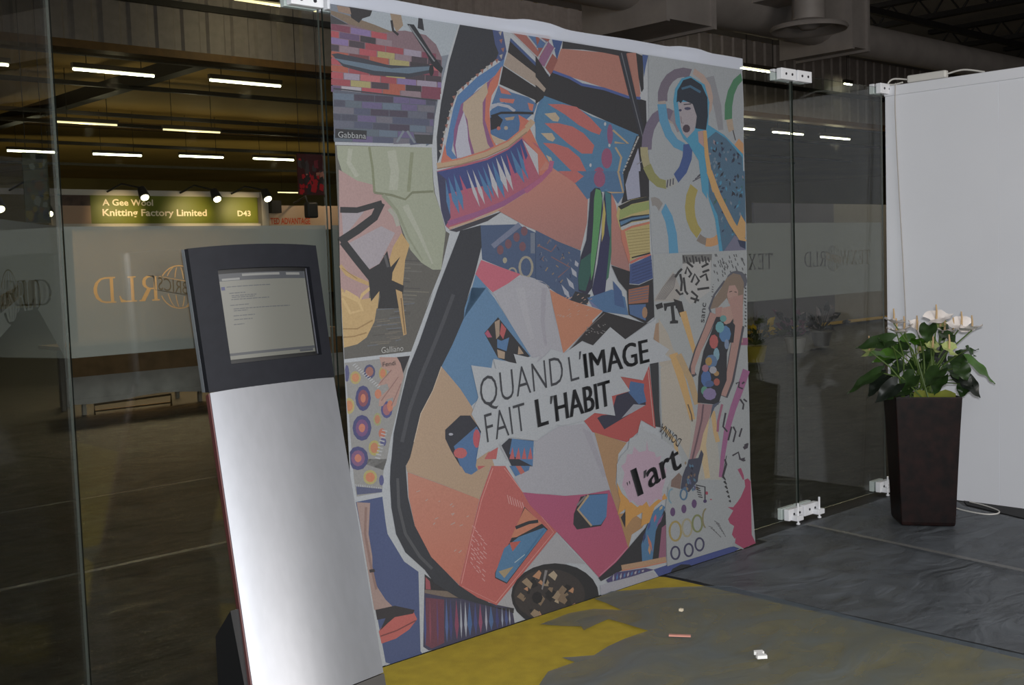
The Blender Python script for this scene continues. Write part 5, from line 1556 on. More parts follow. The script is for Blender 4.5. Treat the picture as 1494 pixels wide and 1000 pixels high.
442;46;1944,164 1933,172 1924,186 1920,204 1920,222 1924,239 1933,253 1944,261 1957,262 1956,254 1949,252 1941,245 1936,234 1933,219 1932,204 1935,190 1940,178 1947,171
443;40;1747,82 1744,71 1737,62 1726,56 1713,55 1700,58 1688,64 1679,74 1673,85 1671,97 1685,95 1686,86 1690,77 1696,70 1703,66 1712,64 1720,66 1726,70 1731,77 1733,85
443;41;1671,97 1675,108 1682,117 1692,123 1705,125 1718,122 1730,116 1740,106 1746,94 1747,82 1733,85 1732,94 1729,102 1723,109 1715,114 1707,115 1699,114 1692,110 1687,103 1685,95
443;40;1848,76 1845,65 1838,56 1827,50 1814,49 1801,51 1788,58 1778,68 1772,79 1771,91 1785,89 1786,80 1790,71 1796,64 1804,60 1812,58 1820,59 1827,64 1832,71 1834,79
443;41;1771,91 1774,103 1781,112 1792,117 1805,119 1819,117 1831,110 1841,100 1847,88 1848,76 1834,79 1833,88 1829,97 1823,104 1815,108 1807,110 1799,108 1792,104 1787,97 1785,89
443;40;1933,87 1930,76 1922,67 1911,61 1898,59 1884,62 1872,69 1862,79 1856,90 1854,103 1869,100 1869,91 1873,82 1880,75 1888,71 1896,69 1905,70 1912,75 1917,82 1919,90
443;41;1854,103 1857,114 1865,123 1876,129 1889,131 1903,128 1915,121 1925,112 1932,100 1933,87 1919,90 1918,99 1914,108 1908,115 1900,119 1891,121 1883,120 1876,115 1871,108 1869,100
444;40;1820,352 1817,342 1811,334 1802,329 1792,327 1781,329 1772,334 1764,342 1759,352 1758,362 1771,360 1771,353 1774,346 1778,340 1784,337 1790,336 1796,337 1801,341 1805,347 1807,354
444;53;1758,362 1761,372 1766,380 1775,385 1785,387 1796,385 1806,380 1814,372 1818,362 1820,352 1807,354 1806,362 1803,369 1799,374 1793,378 1787,379 1781,377 1776,373 1772,367 1771,360
445;40;1697,327 1688,331 1680,339 1674,349 1672,362 1673,374 1677,386 1684,394 1692,399 1702,400 1711,396 1706,389 1701,392 1696,391 1691,387 1687,380 1685,371 1684,361 1685,352 1688,344 1692,338 1697,335
446;42;1881,385 1950,365 1945,302 1955,300 1959,367 1884,390
447;43;1965,294 1960,289 1949,288 1939,292 1935,299 1940,305 1950,306 1961,302
448;43;1977,332 1973,326 1965,325 1958,329 1955,336 1959,342 1966,343 1974,339
448;40;2007,296 2002,294 1992,295 1988,299 1993,301 2002,299
449;51;1880,376 1912,362 1916,366 1883,380
449;42;1885,363 1917,350 1920,355 1888,367
449;40;1889,351 1922,339 1925,343 1892,355
449;40;1894,338 1927,327 1929,331 1896,343
449;40;1899,326 1931,315 1934,320 1901,330
450;40;1322,492 1330,436 1341,403 1318,341 1371,359 1368,273 1414,308 1487,323 1473,262 1532,267 1573,332 1630,355 1667,357 1639,402 1474,492
451;44;1506,749 1518,700 1607,665 1661,633 1727,592 1781,535 1784,477 1718,446 1685,431 1657,391 1631,371 1574,356 1536,339 1514,374 1453,353 1397,394 1353,433 1322,488 1327,569 1358,603 1407,628 1421,673 1475,682 1490,719
452;45;1448,634 1482,602 1530,603 1539,649 1548,600 1590,587 1600,561 1637,564 1623,538 1670,494 1654,440 1633,403 1630,355 1587,370 1536,339 1526,372 1489,355 1454,361 1420,390 1402,381 1376,437 1355,471 1376,523 1355,557 1385,568 1399,605 1434,600
453;45;498,1087 630,1062 618,1103 745,1073 731,1114 837,1087 879,1092 857,1066 920,1097 947,1117 1028,1093 1134,1135 1209,1113 1325,1186 1422,1124 1646,1207 1615,1111 1727,1055 1696,1033 1742,1005 1583,999 1530,928 1377,960 1439,888 1314,878 1331,788 1198,816 1132,790 992,784 961,792 835,739 835,741 686,775 499,709 532,817 486,893 527,956
454;42;1700,1272 1801,1277 1804,1244 1789,1244 1787,1258 1775,1257 1782,1190 1803,1186 1802,1173 1741,1175 1742,1186 1757,1189 1751,1257 1727,1255 1717,1237 1705,1238"""
TXT = [('QUAND', 'thin', 'slogan', [0.5387, 0.9129], [0.4756, 0.053], [-0.0064, 0.1193], (50, 52, 60)), ('L', 'thin', 'slogan', [1.0564, 0.9662], [0.0537, 0.006], [-0.0117, 0.1077], (50, 52, 60)), ('’', 'thin', 'slogan', [1.1085, 1.0582], [0.0206, 0.002], [0.0012, 0.1132], (50, 52, 60)), ('IMAGE', 'bold', 'slogan', [1.1448, 0.9741], [0.4363, 0.035], [-0.008, 0.1057], (44, 46, 52)), ('FAIT', 'thin', 'slogan', [0.56, 0.7681], [0.2241, 0.0254], [-0.0105, 0.1152], (50, 52, 60)), ('L', 'bold', 'slogan', [0.8449, 0.7953], [0.0672, 0.0063], [-0.012, 0.117], (44, 46, 52)), ('’', 'bold', 'slogan', [0.9178, 0.8849], [0.0267, 0.0007], [-0.0006, 0.1108], (44, 46, 52)), ('HABIT', 'bold', 'slogan', [0.9535, 0.8061], [0.3577, 0.0339], [-0.0088, 0.1125], (44, 46, 52)), ('l', 'bold', 'art', [1.4563, 0.4014], [0.0424, 0.0073], [-0.0435, 0.1267], (42, 42, 48)), ('’', 'bold', 'art', [1.4948, 0.4761], [0.0343, 0.0075], [-0.0071, 0.1089], (42, 42, 48)), ('art', 'bold', 'art', [1.536, 0.425], [0.246, 0.0651], [-0.0305, 0.1226], (42, 42, 48)), ('"', 'thin', 'art', [1.3967, 0.4293], [0.0214, 0.0044], [-0.011, 0.0457], (42, 42, 48)), ('Gabbana', 'thin', 'caption', [-0.0767, 1.9596], [0.1222, 0.0007], [0.0015, 0.0209], (150, 154, 158)), ('Galliano', 'thin', 'caption', [0.0606, 1.1703], [0.1024, 0.0009], [0.0015, 0.0216], (158, 158, 156)), ('Fendi', 'thin', 'caption', [0.0634, 1.1202], [0.0606, 0.0011], [0.0011, 0.0165], (44, 42, 46)), ('DONNA', 'thin', 'caption', [1.7906, 0.6204], [-0.1369, 0.0946], [-0.033, -0.0317], (50, 48, 54)), ('sanc', 'thin', 'caption', [1.9979, 1.1633], [0.0224, 0.0947], [-0.0371, 0.0056], (48, 48, 52))]
KB = .82
def ink(rgb):
    g = .30*rgb[0]+.59*rgb[1]+.11*rgb[2]
    return tuple(c*.955+.02 for c in lin([g+(c-g)*.80 for c in rgb], KB))
def banner_pt(u, v, lift=0.0): return (2.48+u, 3.44+.024*v-.004-lift, v)
ban = thing('printed_banner', (3.74, 3.45, 0), 'large fabric banner printed with a fashion photo collage hung on the glass wall', 'banner')
def ink_mesh(name, verts, tris, cols, parent, extra=None):
    me = bpy.data.meshes.new(name); me.from_pydata([tuple(Vector(p)-parent.location) for p in verts], [], tris); me.materials.append(PRINT)
    at = me.color_attributes.new('ink', 'FLOAT_COLOR', 'POINT')
    for i, c in enumerate(cols): at.data[i].color = (*c, 1)
    o = bpy.data.objects.new(name, me); COL.objects.link(o); o.parent = parent
    return o
V = []; F = []; Cc = []
WH = ink((160, 165, 172))
# the cloth itself: outline in metres, with a front, a back and edges, flaring at the lower right corner
OUT = [(-.105, .004), (-.103, .8), (-.10, 1.3), (-.092, 1.53), (-.085, 1.95), (-.071, 2.436), (.2, 2.441), (.53, 2.443), (.95, 2.438), (1.38, 2.432), (1.68, 2.426), (2.40, 2.418), (2.402, 2.25), (2.390, 2.06), (2.384, 1.69), (2.378, 1.47), (2.350, .95), (2.348, .69), (2.338, .43), (2.33, .19), (2.352, .012), (2.3, .005)]
n = len(OUT)
for l in (0.0, -.002):
    V += [banner_pt(a, b, l) for a, b in OUT]; Cc += [WH]*n
tri = tessellate_polygon([[Vector((a, b, 0)) for a, b in OUT]])
F += [tuple(t) for t in tri]+[tuple(n+i for i in t[::-1]) for t in tri]+[(i, (i+1) % n, n+(i+1) % n, n+i) for i in range(n)]
STEP = .00013
for line in ART.strip().split('\n'):
    cc, l, ps = line.split(';'); pts = [tuple(int(q)/1000 for q in p.split(',')) for p in ps.split()]
    pts = [(a, b) for a, b in pts if True]
    ci = [ink(PAL[int(c)]) for c in cc.split(',')]
    try: tri = tessellate_polygon([[Vector((a, b, 0)) for a, b in pts]])
    except Exception: continue
    o0 = len(V); y1 = max(b for a, b in pts); y0 = min(b for a, b in pts)
    for a, b in pts:
        a = max(a, -.10); lim = 2.334+.026*b
        if b > .15 or a < 2.3: a = min(a, lim)
        V.append(banner_pt(a, b, .0004+STEP*int(l)))
        if len(ci) > 1:
            t = (y1-b)/(y1-y0+1e-6); Cc.append(tuple(ci[0][k]*(1-t)+ci[1][k]*t for k in range(3)))
        else: Cc.append(ci[0])
    F += [tuple(o0+i for i in t) for t in tri]
ink_mesh('printed_cloth', V, F, Cc, ban)
LIFT = .0004+STEP*62
for s, wt, grp, o_, xv, yv, c in TXT:
    if s == "’": continue
    V = []; F = []; Cc = []
    def put(t, o_, xv, yv, wgt):
        v2, f2 = text2d(t, wgt); b0 = len(V)
        for x, y in v2:
            V.append(banner_pt(o_[0]+xv[0]*x+yv[0]*y, o_[1]+xv[1]*x+yv[1]*y, LIFT)); Cc.append(ink(c))
        F.extend(tuple(b0+i for i in f) for f in f2)
    cap_ = math.hypot(yv[0], yv[1]); xl = math.hypot(xv[0], xv[1])
    if wt == 'bold':
        d = .042*cap_/xl
        for q_ in (-1, -.33, .33, 1): put(s, (o_[0]+xv[0]*d*(1+q_), o_[1]+xv[1]*d*(1+q_)), (xv[0]*(1-2*d), xv[1]*(1-2*d)), yv, 0.0)
    else: put(s, o_, xv, yv, -.012 if grp != 'caption' else 0.0)
    if s in ('L', 'l'):                         # its apostrophe
        q = [t for t in TXT if t[0] == "’" and t[2] == grp and abs(t[3][0]-o_[0]) < .22 and abs(t[3][1]-o_[1]) < .22][0]
        ex = Vector(q[4]); cxv = Vector(q[5]); oo = Vector(q[3]); sl = [(.25, 0), (.6, 0), (1, 1), (.35, 1)]
        b0 = len(V)
        for x, y in sl:
            p = oo+ex*x+cxv*(.30*y); V.append(banner_pt(p[0], p[1], LIFT)); Cc.append(ink(c))
        F.append((b0, b0+1, b0+2, b0+3))
    nm = {'slogan': 'slogan_lettering', 'art': 'splash_lettering', 'caption': 'caption_lettering'}[grp]
    cap_lab = {'Gabbana': 'small pale caption under the patchwork dome picture', 'Galliano': 'small pale caption under the sandal picture', 'Fendi': 'small dark caption above the printed hand', 'DONNA': 'small upside-down dark caption', 'sanc': 'small upright newspaper letters'}
    ink_mesh(nm, V, F, Cc, ban)['label'] = cap_lab.get(s) or ('small printed quotation mark' if s == '"' else ('bold ' if wt == 'bold' else 'thin ')+'dark printed lettering '+s)
# translucent top hem folded over the clamps
M_hem = film_mat('translucent_hem', (176, 180, 190), 1.75, .38, bump=0, trans=.35)
mb = MB(); top = []; bot = []
for i in range(61):
    u = -.071+2.475*i/60
    wv = .002*math.sin(u*9)+.014*max(math.exp(-((2.48+u-c)/.13)**4) for c in (2.424, 3.453, 4.46))
    top.append((u, 2.484-.006*u+wv)); bot.append((u, 2.440-.009*u-.006))
vs = [banner_pt(a, b, .003) for a, b in bot]+[banner_pt(a, b, .003) for a, b in top]
mb.add(vs, [(i, i+1, 61+i+1, 61+i) for i in range(60)], 0, True)
mb.add([banner_pt(a, b, -.0005) for a, b in bot]+[banner_pt(a, b, -.0005) for a, b in top], [(i, i+1, 61+i+1, 61+i) for i in range(60)], 0, True)
h = mb.build('top_hem', M_hem, ban, fix=False); h['label'] = 'plain translucent white hem'

# ------------------------------------------------------------------ information kiosk
K = [(Vector(a), Vector(b)) for a, b in [((1.725, 3.339, 1.569), (2.173, 3.3, 1.57)), ((1.754, 3.306, 1.114), (2.202, 3.268, 1.124)), ((1.668, 2.959, 0.172), (2.115, 2.934, 0.202))]]
kc = (K[2][0]+K[2][1])/2
kio = thing('information_kiosk', (kc.x, kc.y+.1, 0), 'leaning information kiosk with black bezel, screen and brushed aluminium front', 'kiosk')
M_blk = mat('black_bezel_plastic', (34, 35, 41), .6, noise=.08, nscale=30, k=.8, spec=.16)
M_blk2 = mat('black_body_plastic', (20, 20, 21), .5, k=1.4)
def sheet_pt(top, bot, u, v, bulge=.0, arch=0.0):
    p = top[0].lerp(top[1], u); q = bot[0].lerp(bot[1], u); r = p.lerp(q, v)
    nrm = ((top[1]-top[0]).cross(p-q)).normalized()
    if nrm.y > 0: nrm = -nrm
    k = 4*u*(1-u)
    return r+nrm*bulge*k+Vector((0, 0, arch*k*(1-v)))
BUL = .026
def patch(mb, top, bot, us, v0, v1, back, nv=8, mi=0, arch=0.0, front=0.0):
    """a curved slab between u and v limits"""
    nu = len(us); fr = []; bk = []
    for j in range(nv+1):
        for u in us:
            v_ = v0+(v1-v0)*j/nv
            p = sheet_pt(top, bot, u, v_, BUL, arch); e = sheet_pt(top, bot, u, v_, 0, arch)
            nrm = ((top[1]-top[0]).cross(top[0]-bot[0])).normalized()
            if nrm.y > 0: nrm = -nrm
            fr.append(p+nrm*front); bk.append(p+nrm*(front-back))
    N_ = len(fr); fs = []
    for j in range(nv):
        for i in range(nu-1):
            a = j*nu+i; fs += [(a, a+1, a+nu+1, a+nu), (N_+a, N_+a+nu, N_+a+nu+1, N_+a+1)]
    for j in range(nv): 
        for i in (0, nu-1):
            a = j*nu+i; fs.append((a, a+nu, N_+a+nu, N_+a))
    for i in range(nu-1):
        for a in (i, nv*nu+i): fs.append((a, a+1, N_+a+1, N_+a))
    mb.add(fr+bk, fs, mi, True)
def lsp(a, b, n): return [a+(b-a)*i/n for i in range(n+1)]
T0, T1, T2 = K[0], K[1], K[2]
U0, U1, V0, V1 = .18, .912, .165, .822
mb = MB()
patch(mb, T0, T1, lsp(0, 1, 16), 0, V0, .03, 3, arch=.008)
patch(mb, T0, T1, lsp(0, 1, 16), V1, 1, .03, 3, arch=.008)
patch(mb, T0, T1, lsp(0, U0, 4), V0, V1, .03, 6, arch=.008)
patch(mb, T0, T1, lsp(U1, 1, 4), V0, V1, .03, 6, arch=.008)
bz = mb.build('bezel', M_blk, kio)
mb = MB(); patch(mb, T0, T1, lsp(0, 1, 10), 0, 1, .024, 6, arch=.008, front=-.031)
mb.build('back_shell', mat('kiosk_side_grey', (120, 124, 128), .4, .3, k=1.3), kio)
mb = MB(); patch(mb, T0, T1, lsp(U0-.02, U1+.02, 10), V0-.03, V1+.03, .003, 6, arch=.008, front=-.0265); mb.build('screen_recess', M_blk2, kio)
mb = MB(); patch(mb, T0, T1, lsp(U0+.012, U1-.035, 10), V0+.03, V1-.028, .004, 6, arch=.008, front=-.016)
M_scr = mat('lcd_screen', (96, 96, 90), .35, k=.8, emit=.27)
sc_ = mb.build('screen', M_scr, kio)
mb = MB()
patch(mb, T0, T1, lsp(U1-.032, U1-.024, 2), V0+.01, V1-.01, .003, 6, arch=.008, front=-.006)
mb.build('steel_edge', mat('steel_strip', (110, 112, 122), .3, .8, k=1.5), kio)
# what the screen shows: toolbar, a heading and short grey lines
mb = MB(); M_ink = mat('screen_grey_text', (66, 68, 72), .4, k=.8, emit=.3); M_bar = mat('screen_toolbar', (62, 64, 68), .4, k=.8, emit=.25); M_lite = mat('screen_pale_field', (104, 104, 102), .4, k=.9, emit=.3); M_badge = mat('screen_badge', (34, 36, 62), .4)
su0, su1, sv0, sv1 = U0+.012, U1-.035, V0+.03, V1-.028
def srect(a0, a1, b0, b1, mi, f=-.0148): patch(mb, T0, T1, lsp(su0+(su1-su0)*a0, su0+(su1-su0)*a1, 4), sv0+(sv1-sv0)*b0, sv0+(sv1-sv0)*b1, .0003, 1, mi, .008, f)
srect(0, 1, .0, .085, 1); srect(.25, .68, .012, .04, 2, -.0144); srect(.03, .22, .055, .08, 2, -.0144); srect(.76, .93, .015, .045, 2, -.0144); srect(0, 1, .925, .955, 1); srect(.8, .97, .958, .985, 1)
rr = random.Random(5)
for b, a0, a1 in ((.15, .07, .55), (.225, .09, .26), (.255, .11, .38), (.275, .11, .36), (.30, .1, .52), (.365, .08, .28), (.41, .11, .75), (.432, .11, .26), (.49, .1, .33), (.535, .1, .3), (.59, .09, .2)):
    x = a0
    while x < a1:
        x2 = min(a1, x+rr.uniform(.02, .06)); srect(x, x2, b, b+.009, 0); x = x2+.008
srect(.012, .05, .15, .19, 3)
mb.build('screen_page', [M_ink, M_bar, M_lite, M_badge], sc_)
sc_.children[0].location = (0, 0, 0)
M_alu = mat('brushed_aluminium', (176, 178, 184), .36, .68, noise=.03, nscale=40, stretch=(1, 1, .02), k=.92)
mb = MB(); patch(mb, T1, T2, lsp(.006, .994, 24), .002, 1, .006, 14)
mb.build('aluminium_panel', M_alu, kio)
mb = MB(); patch(mb, T1, T2, lsp(0, 1, 12), 0.002, 1.0, .024, 10, front=-.0065)
mb.build('panel_core', mat('dark_red_edge', (84, 44, 42), .5, k=1.3), kio)
# kick panel under the aluminium and the foot
d2 = (T2[0]-T1[0]); d2b = (T2[1]-T1[1])
B0 = (T2[0]+d2*.003, T2[1]+d2b*.003); B1 = (T2[0]+d2*.165, T2[1]+d2b*.165)
mb = MB(); patch(mb, B0, B1, lsp(0, 1, 10), 0, 1, .03, 3, front=-.001); mb.build('kick_panel', mat('dark_grey_panel', (70, 68, 66), .5, .2, k=1.4), kio)
ax = (T2[1]-T2[0]).normalized(); ay = Vector((-ax.y, ax.x, 0)).normalized()
Mk = Matrix(((ax.x, ay.x, 0, T2[0].x), (ax.y, ay.y, 0, T2[0].y), (0, 0, 1, 0), (0, 0, 0, 1)))
mb = MB(); prof = [(.01, .02), (.035, .18), (.13, .475), (.245, .37), (.245, .02)]
vs = [Vector((x, y, z)) for x in (-.004, .435) for y, z in prof]
fs = [(0,1,2,3,4), (9,8,7,6,5)]+[(i, (i+1) % 5, 5+(i+1) % 5, 5+i) for i in range(5)]
mb.add([Mk @ p for p in vs], fs); mb.build('pedestal', M_blk2, kio)
MB().box(-.02, .47, -.06, .36, .004, .02, 0, Mk).build('base_plate', M_blk2, kio, .003)
# slab between pedestal and bezel
mb = MB()
patch(mb, T1, T2, lsp(.03, .97, 6), 0, .78, .03, 6, front=-.0375); mb.build('body', M_blk2, kio)

# ------------------------------------------------------------------ planter with white anthurium
M_pot = mat('dark_brown_glazed_pot', (46, 26, 24), .4, nscale=18, rgb2=(16, 12, 13), k=.6, spec=.2)
PZ = .011
pl = thing('potted_anthurium', (5.785, 3.02, PZ), 'white flowering anthurium in a tall dark brown tapered square pot', 'potted plant')
cb = Vector((5.785, 3.02, 0)); base = [Vector((5.634, 3.063, 0)), Vector((5.782, 2.831, 0)), Vector((5.936, 2.976, 0)), Vector((5.788, 3.208, 0))]
def ring4(k, z): return [cb+(p-cb)*k+Vector((0, 0, z)) for p in base]
mb = MB(); lv = [ring4(.97, PZ), ring4(1.0, .03), ring4(1.08, .30), ring4(1.15, .52), ring4(1.22, .705), ring4(1.12, .705), ring4(1.08, .64)]
vs = [p for l in lv for p in l]; fs = [(0, 1, 2, 3), tuple(24+i for i in range(4))]
for j in range(6):
    for i in range(4): fs.append((j*4+i, j*4+(i+1) % 4, j*4+4+(i+1) % 4, j*4+4+i))
mb.add(vs, fs); mb.build('pot', M_pot, pl, .006)
mb = MB(); mb.prism([(p.x, p.y) for p in ring4(1.06, 0)], .645, .66); mb.build('soil', mat('potting_soil', (46, 36, 28), .9, noise=.4, nscale=40, bump=.5, bscale=80), pl)
mb = MB(); q = ring4(1.13, .70)
a, b = q[0].lerp(q[1], .3), q[0].lerp(q[1], .97)
vs = []; 
for i in range(9):
    p = a.lerp(b, i/8); vs += [p+Vector((.03, .03, -.05)), p+Vector((.015, .018, .03+.012*math.sin(i*1.3)))]
mb.add(vs, [(2*i, 2*i+2, 2*i+3, 2*i+1) for i in range(8)], 0, True)
mb.build('wrapper', mat('yellow_green_wrap', (88, 92, 28), .5, noise=.2, k=1.5), pl, fix=False)
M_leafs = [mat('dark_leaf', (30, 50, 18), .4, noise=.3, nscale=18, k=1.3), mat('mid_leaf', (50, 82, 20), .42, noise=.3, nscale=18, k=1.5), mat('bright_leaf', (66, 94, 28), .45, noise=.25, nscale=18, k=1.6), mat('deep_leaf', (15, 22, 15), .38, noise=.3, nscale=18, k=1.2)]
M_stem = mat('green_stem', (58, 76, 30), .5, k=1.6)
M_spathe = mat('white_spathe', (186, 180, 176), .35, noise=.08, nscale=20, k=1.6)
M_spathe2 = mat('pale_green_spathe', (128, 138, 84), .4, noise=.25, nscale=24, k=1.7)
M_spadix = mat('pale_spadix', (150, 126, 92), .55, noise=.1, k=1.6)
def leafmesh(mb, b, t, wd, up, curl=.25, heart=.18, fold=.25):
    b = Vector(b); t = Vector(t); d = t-b; Ln = d.length; d.normalize()
    s = d.cross(up); s.normalize(); nn = s.cross(d).normalized()
    vs = []; fs = []; nu, nv = 12, 6
    for i in range(nu+1):
        u = i/nu
        wv = wd*math.sin(PI*min(1, .06+u*.94)**.62)**1.05*(1 if u < 1 else 0)
        if i == nu: wv = .0008
        for j in range(nv+1):
            q = 2*j/nv-1
            back = -heart*Ln*(abs(q)**1.5)*max(0, 1-u*3)
            p = b+d*(u*Ln+back)+s*(q*wv)+nn*(fold*abs(q)*wv-curl*Ln*u*u+.006*math.sin(u*14)*abs(q))
            vs.append(p)
    for i in range(nu):
        for j in range(nv):
            k = i*(nv+1)+j; fs.append((k, k+1, k+nv+2, k+nv+1))
    mb.add(vs, fs, 0, True)
R = random.Random(11)
TOC = Vector((-.88, -.46, .05))
for i, (b, t, wd) in enumerate([((5.946, 2.841, 0.875), (6.07, 2.734, 0.762), 0.083), ((5.92, 2.855, 0.788), (5.922, 2.755, 0.699), 0.067), ((5.886, 2.857, 0.923), (5.91, 2.767, 0.957), 0.046), ((5.61, 3.16, 0.835), (5.484, 3.3, 0.74), 0.054), ((5.653, 3.152, 0.813), (5.535, 3.203, 0.707), 0.063), ((5.573, 3.07, 1.009), (5.452, 3.216, 0.985), 0.067), ((5.758, 3.109, 0.939), (5.61, 3.212, 0.903), 0.075), ((5.769, 3.047, 0.996), (5.647, 3.072, 1.018), 0.058), ((5.793, 3.021, 0.965), (5.69, 3.024, 1.028), 0.054), ((5.744, 2.955, 1.08), (5.674, 2.932, 0.995), 0.063), ((5.806, 2.911, 1.03), (5.786, 2.826, 0.99), 0.063), ((5.951, 2.945, 1.049), (5.919, 2.995, 0.986), 0.058), ((5.81, 2.782, 0.954), (5.852, 2.748, 0.916), 0.042), ((5.857, 3.036, 0.755), (5.886, 2.981, 0.703), 0.075), ((5.714, 3.039, 0.75), (5.599, 3.136, 0.694), 0.075), ((5.631, 3.073, 0.775), (5.522, 3.148, 0.686), 0.067), ((5.765, 2.892, 0.808), (5.691, 2.905, 0.724), 0.067), ((5.882, 2.874, 0.817), (5.877, 2.778, 0.76), 0.067), ((5.884, 2.913, 0.862), (5.85, 2.84, 0.796), 0.075), ((5.864, 3.0, 0.868), (5.744, 2.996, 0.798), 0.071), ((5.762, 3.025, 0.883), (5.72, 3.073, 0.811), 0.071), ((5.756, 3.101, 0.865), (5.628, 3.111, 0.817), 0.067), ((5.745, 3.134, 0.924), (5.657, 3.166, 0.871), 0.058), ((5.844, 2.969, 0.926), (5.9, 2.921, 0.868), 0.075), ((5.835, 3.023, 0.936), (5.831, 2.975, 0.864), 0.075), ((5.562, 3.072, 0.981), (5.539, 3.13, 1.028), 0.05), ((5.953, 2.92, 0.901), (5.926, 2.831, 0.84), 0.063), ((5.69, 2.866, 0.853), (5.572, 2.888, 0.784), 0.075), ((5.675, 2.999, 0.818), (5.621, 3.06, 0.74), 0.075), ((5.82, 2.825, 0.861), (5.793, 2.768, 0.791), 0.063), ((5.898, 2.985, 0.977), (5.868, 3.04, 0.903), 0.075), ((5.715, 3.057, 0.988), (5.689, 3.111, 0.944), 0.058), ((5.954, 2.852, 0.756), (5.915, 2.872, 0.684), 0.058), ((5.7, 3.165, 0.912), (5.54, 3.211, 0.953), 0.046)]):
    b = Vector(b); t = Vector(t); up = (Vector((0, 0, .75))+TOC*R.uniform(.35, .8)+Vector((R.uniform(-.3, .3), R.uniform(-.3, .3), 0))).normalized()
    if b.x > 6.25: b.x = 6.25
    if t.x > 6.36: t.x = 6.36
    if t.y > 3.50: t.y = 3.50
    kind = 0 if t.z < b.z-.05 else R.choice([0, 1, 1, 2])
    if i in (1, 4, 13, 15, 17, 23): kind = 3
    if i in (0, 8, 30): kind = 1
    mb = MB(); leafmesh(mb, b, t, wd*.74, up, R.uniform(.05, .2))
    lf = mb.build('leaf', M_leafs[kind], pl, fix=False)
    root = Vector((5.785+R.uniform(-.09, .09), 3.02+R.uniform(-.09, .09), .66)); mid = root.lerp(b, .55)+Vector((0, 0, .05))
    MB().tube([root, mid, b+(t-b)*.03], .0045, 6, .003).build('stem', M_stem, lf).location = (0, 0, 0)
for i, (c, k) in enumerate([((5.758, 2.92, 1.112), 1), ((5.743, 3.021, 1.053), 1), ((5.626, 3.076, 1.045), 1), ((5.93, 2.866, 1.066), 1), ((5.901, 2.897, 1.035), 1), ((5.854, 2.773, 1.051), 1), ((5.749, 2.846, 0.956), 2), ((5.805, 3.039, 0.93), 2), ((5.738, 2.931, 0.961), 2), ((5.592, 3.072, 1.098), 1), ((5.929, 2.984, 1.057), 2), ((5.533, 3.183, 0.954), 2), ((5.91, 2.951, 1.029), 1), ((5.678, 3.06, 1.053), 1)]):
    c = Vector(c)
    if c.y > 3.45: c.y = 3.45
    root = Vector((5.785+R.uniform(-.07, .07), 3.02+R.uniform(-.07, .07), .66))
    mid = root.lerp(c, .6)+Vector((R.uniform(-.02, .02), R.uniform(-.02, .02), .03))
    fl = MB().tube([root, mid, c], .0048, 6, .0035).build('flower', M_stem, pl)
    a = R.uniform(0, 2*PI)
    dr = (TOC*.75+Vector((math.cos(a)*.6, math.sin(a)*.6, .15))).normalized()
    if i in (0, 3): dr = (Vector((.68, -.73, .12)) if i == 0 else Vector((-.68, .73, .1))).normalized()
    sz = .118 if k == 1 else .09
    upv = (Vector((R.uniform(-.35, .35), R.uniform(-.35, .35), .75))+TOC*R.uniform(.75, 1.35)).normalized()
    mb = MB(); leafmesh(mb, c-dr*sz*.25, c+dr*sz*.75, sz*.47, upv, -.12, .3, .35)
    mb.build('spathe', M_spathe if k == 1 else M_spathe2, fl, fix=False).location = (0, 0, 0)
    MB().tube([c+Vector((0, 0, .002)), c+Vector((.004, 0, .045)), c+Vector((.006, .004, .078))], .0062, 8, .0035).build('spadix', M_spadix, fl).location = (0, 0, 0)

# ------------------------------------------------------------------ floor coverings in front of the glass
M_yel = mat('yellow_carpet', (146, 128, 34), .85, noise=.10, nscale=14, bump=.2, bscale=300, k=1.45)
tag(MB().prism([(2.05, -4), (4.075, -4), (4.075, 3.40), (4.06, 3.425), (2.05, 3.425)], .0008, .004).build('yellow_carpet', M_yel), 'yellow carpet on the floor in front of the banner', 'carpet')
def sheet(name, poly, mat_, z0, amp, res, label, seed=1, folds=(), kind=None, cat='plastic sheet'):
    """wrinkled plastic film over a polygon: a grid clipped to the outline"""
    from mathutils import noise
    bm = bmesh.new(); vs = [bm.verts.new((a, b, 0)) for a, b in poly]
    tri = tessellate_polygon([[Vector((a, b, 0)) for a, b in poly]])
    for t in tri:
        try: bm.faces.new([vs[i] for i in t])
        except ValueError: pass
    xs = [a for a, b in poly]; ys = [b for a, b in poly]
    for k in range(1, int((max(xs)-min(xs))/res)): 
        bmesh.ops.bisect_plane(bm, geom=bm.verts[:]+bm.edges[:]+bm.faces[:], plane_co=(min(xs)+k*res, 0, 0), plane_no=(1, 0, 0))
    for k in range(1, int((max(ys)-min(ys))/res)):
        bmesh.ops.bisect_plane(bm, geom=bm.verts[:]+bm.edges[:]+bm.faces[:], plane_co=(0, min(ys)+k*res, 0), plane_no=(0, 1, 0))
    for v in bm.verts:
        p = Vector((v.co.x*1.3+seed*7, v.co.y*3.1, seed))
        h = noise.fractal(p, .8, 2.1, 5)
        v.co.z = z0+amp*(.5+.5*max(-1, min(1, h)))
        for (ax_, ay_, bx_, by_, fw, fh) in folds:
            dx, dy = bx_-ax_, by_-ay_; L2 = dx*dx+dy*dy
            t = ((v.co.x-ax_)*dx+(v.co.y-ay_)*dy)/L2
            if -.02 < t < 1.02:
                dd = abs((v.co.x-ax_)*dy-(v.co.y-ay_)*dx)/math.sqrt(L2)
                v.co.z += fh*math.exp(-(dd/fw)**2)
    me = bpy.data.meshes.new(name); bm.to_mesh(me); bm.free(); me.materials.append(mat_)
    for p in me.polygons: p.use_smooth = True
    o = bpy.data.objects.new(name, me); COL.objects.link(o); tag(o, label, cat)
    if kind: o['kind'] = kind
    return o
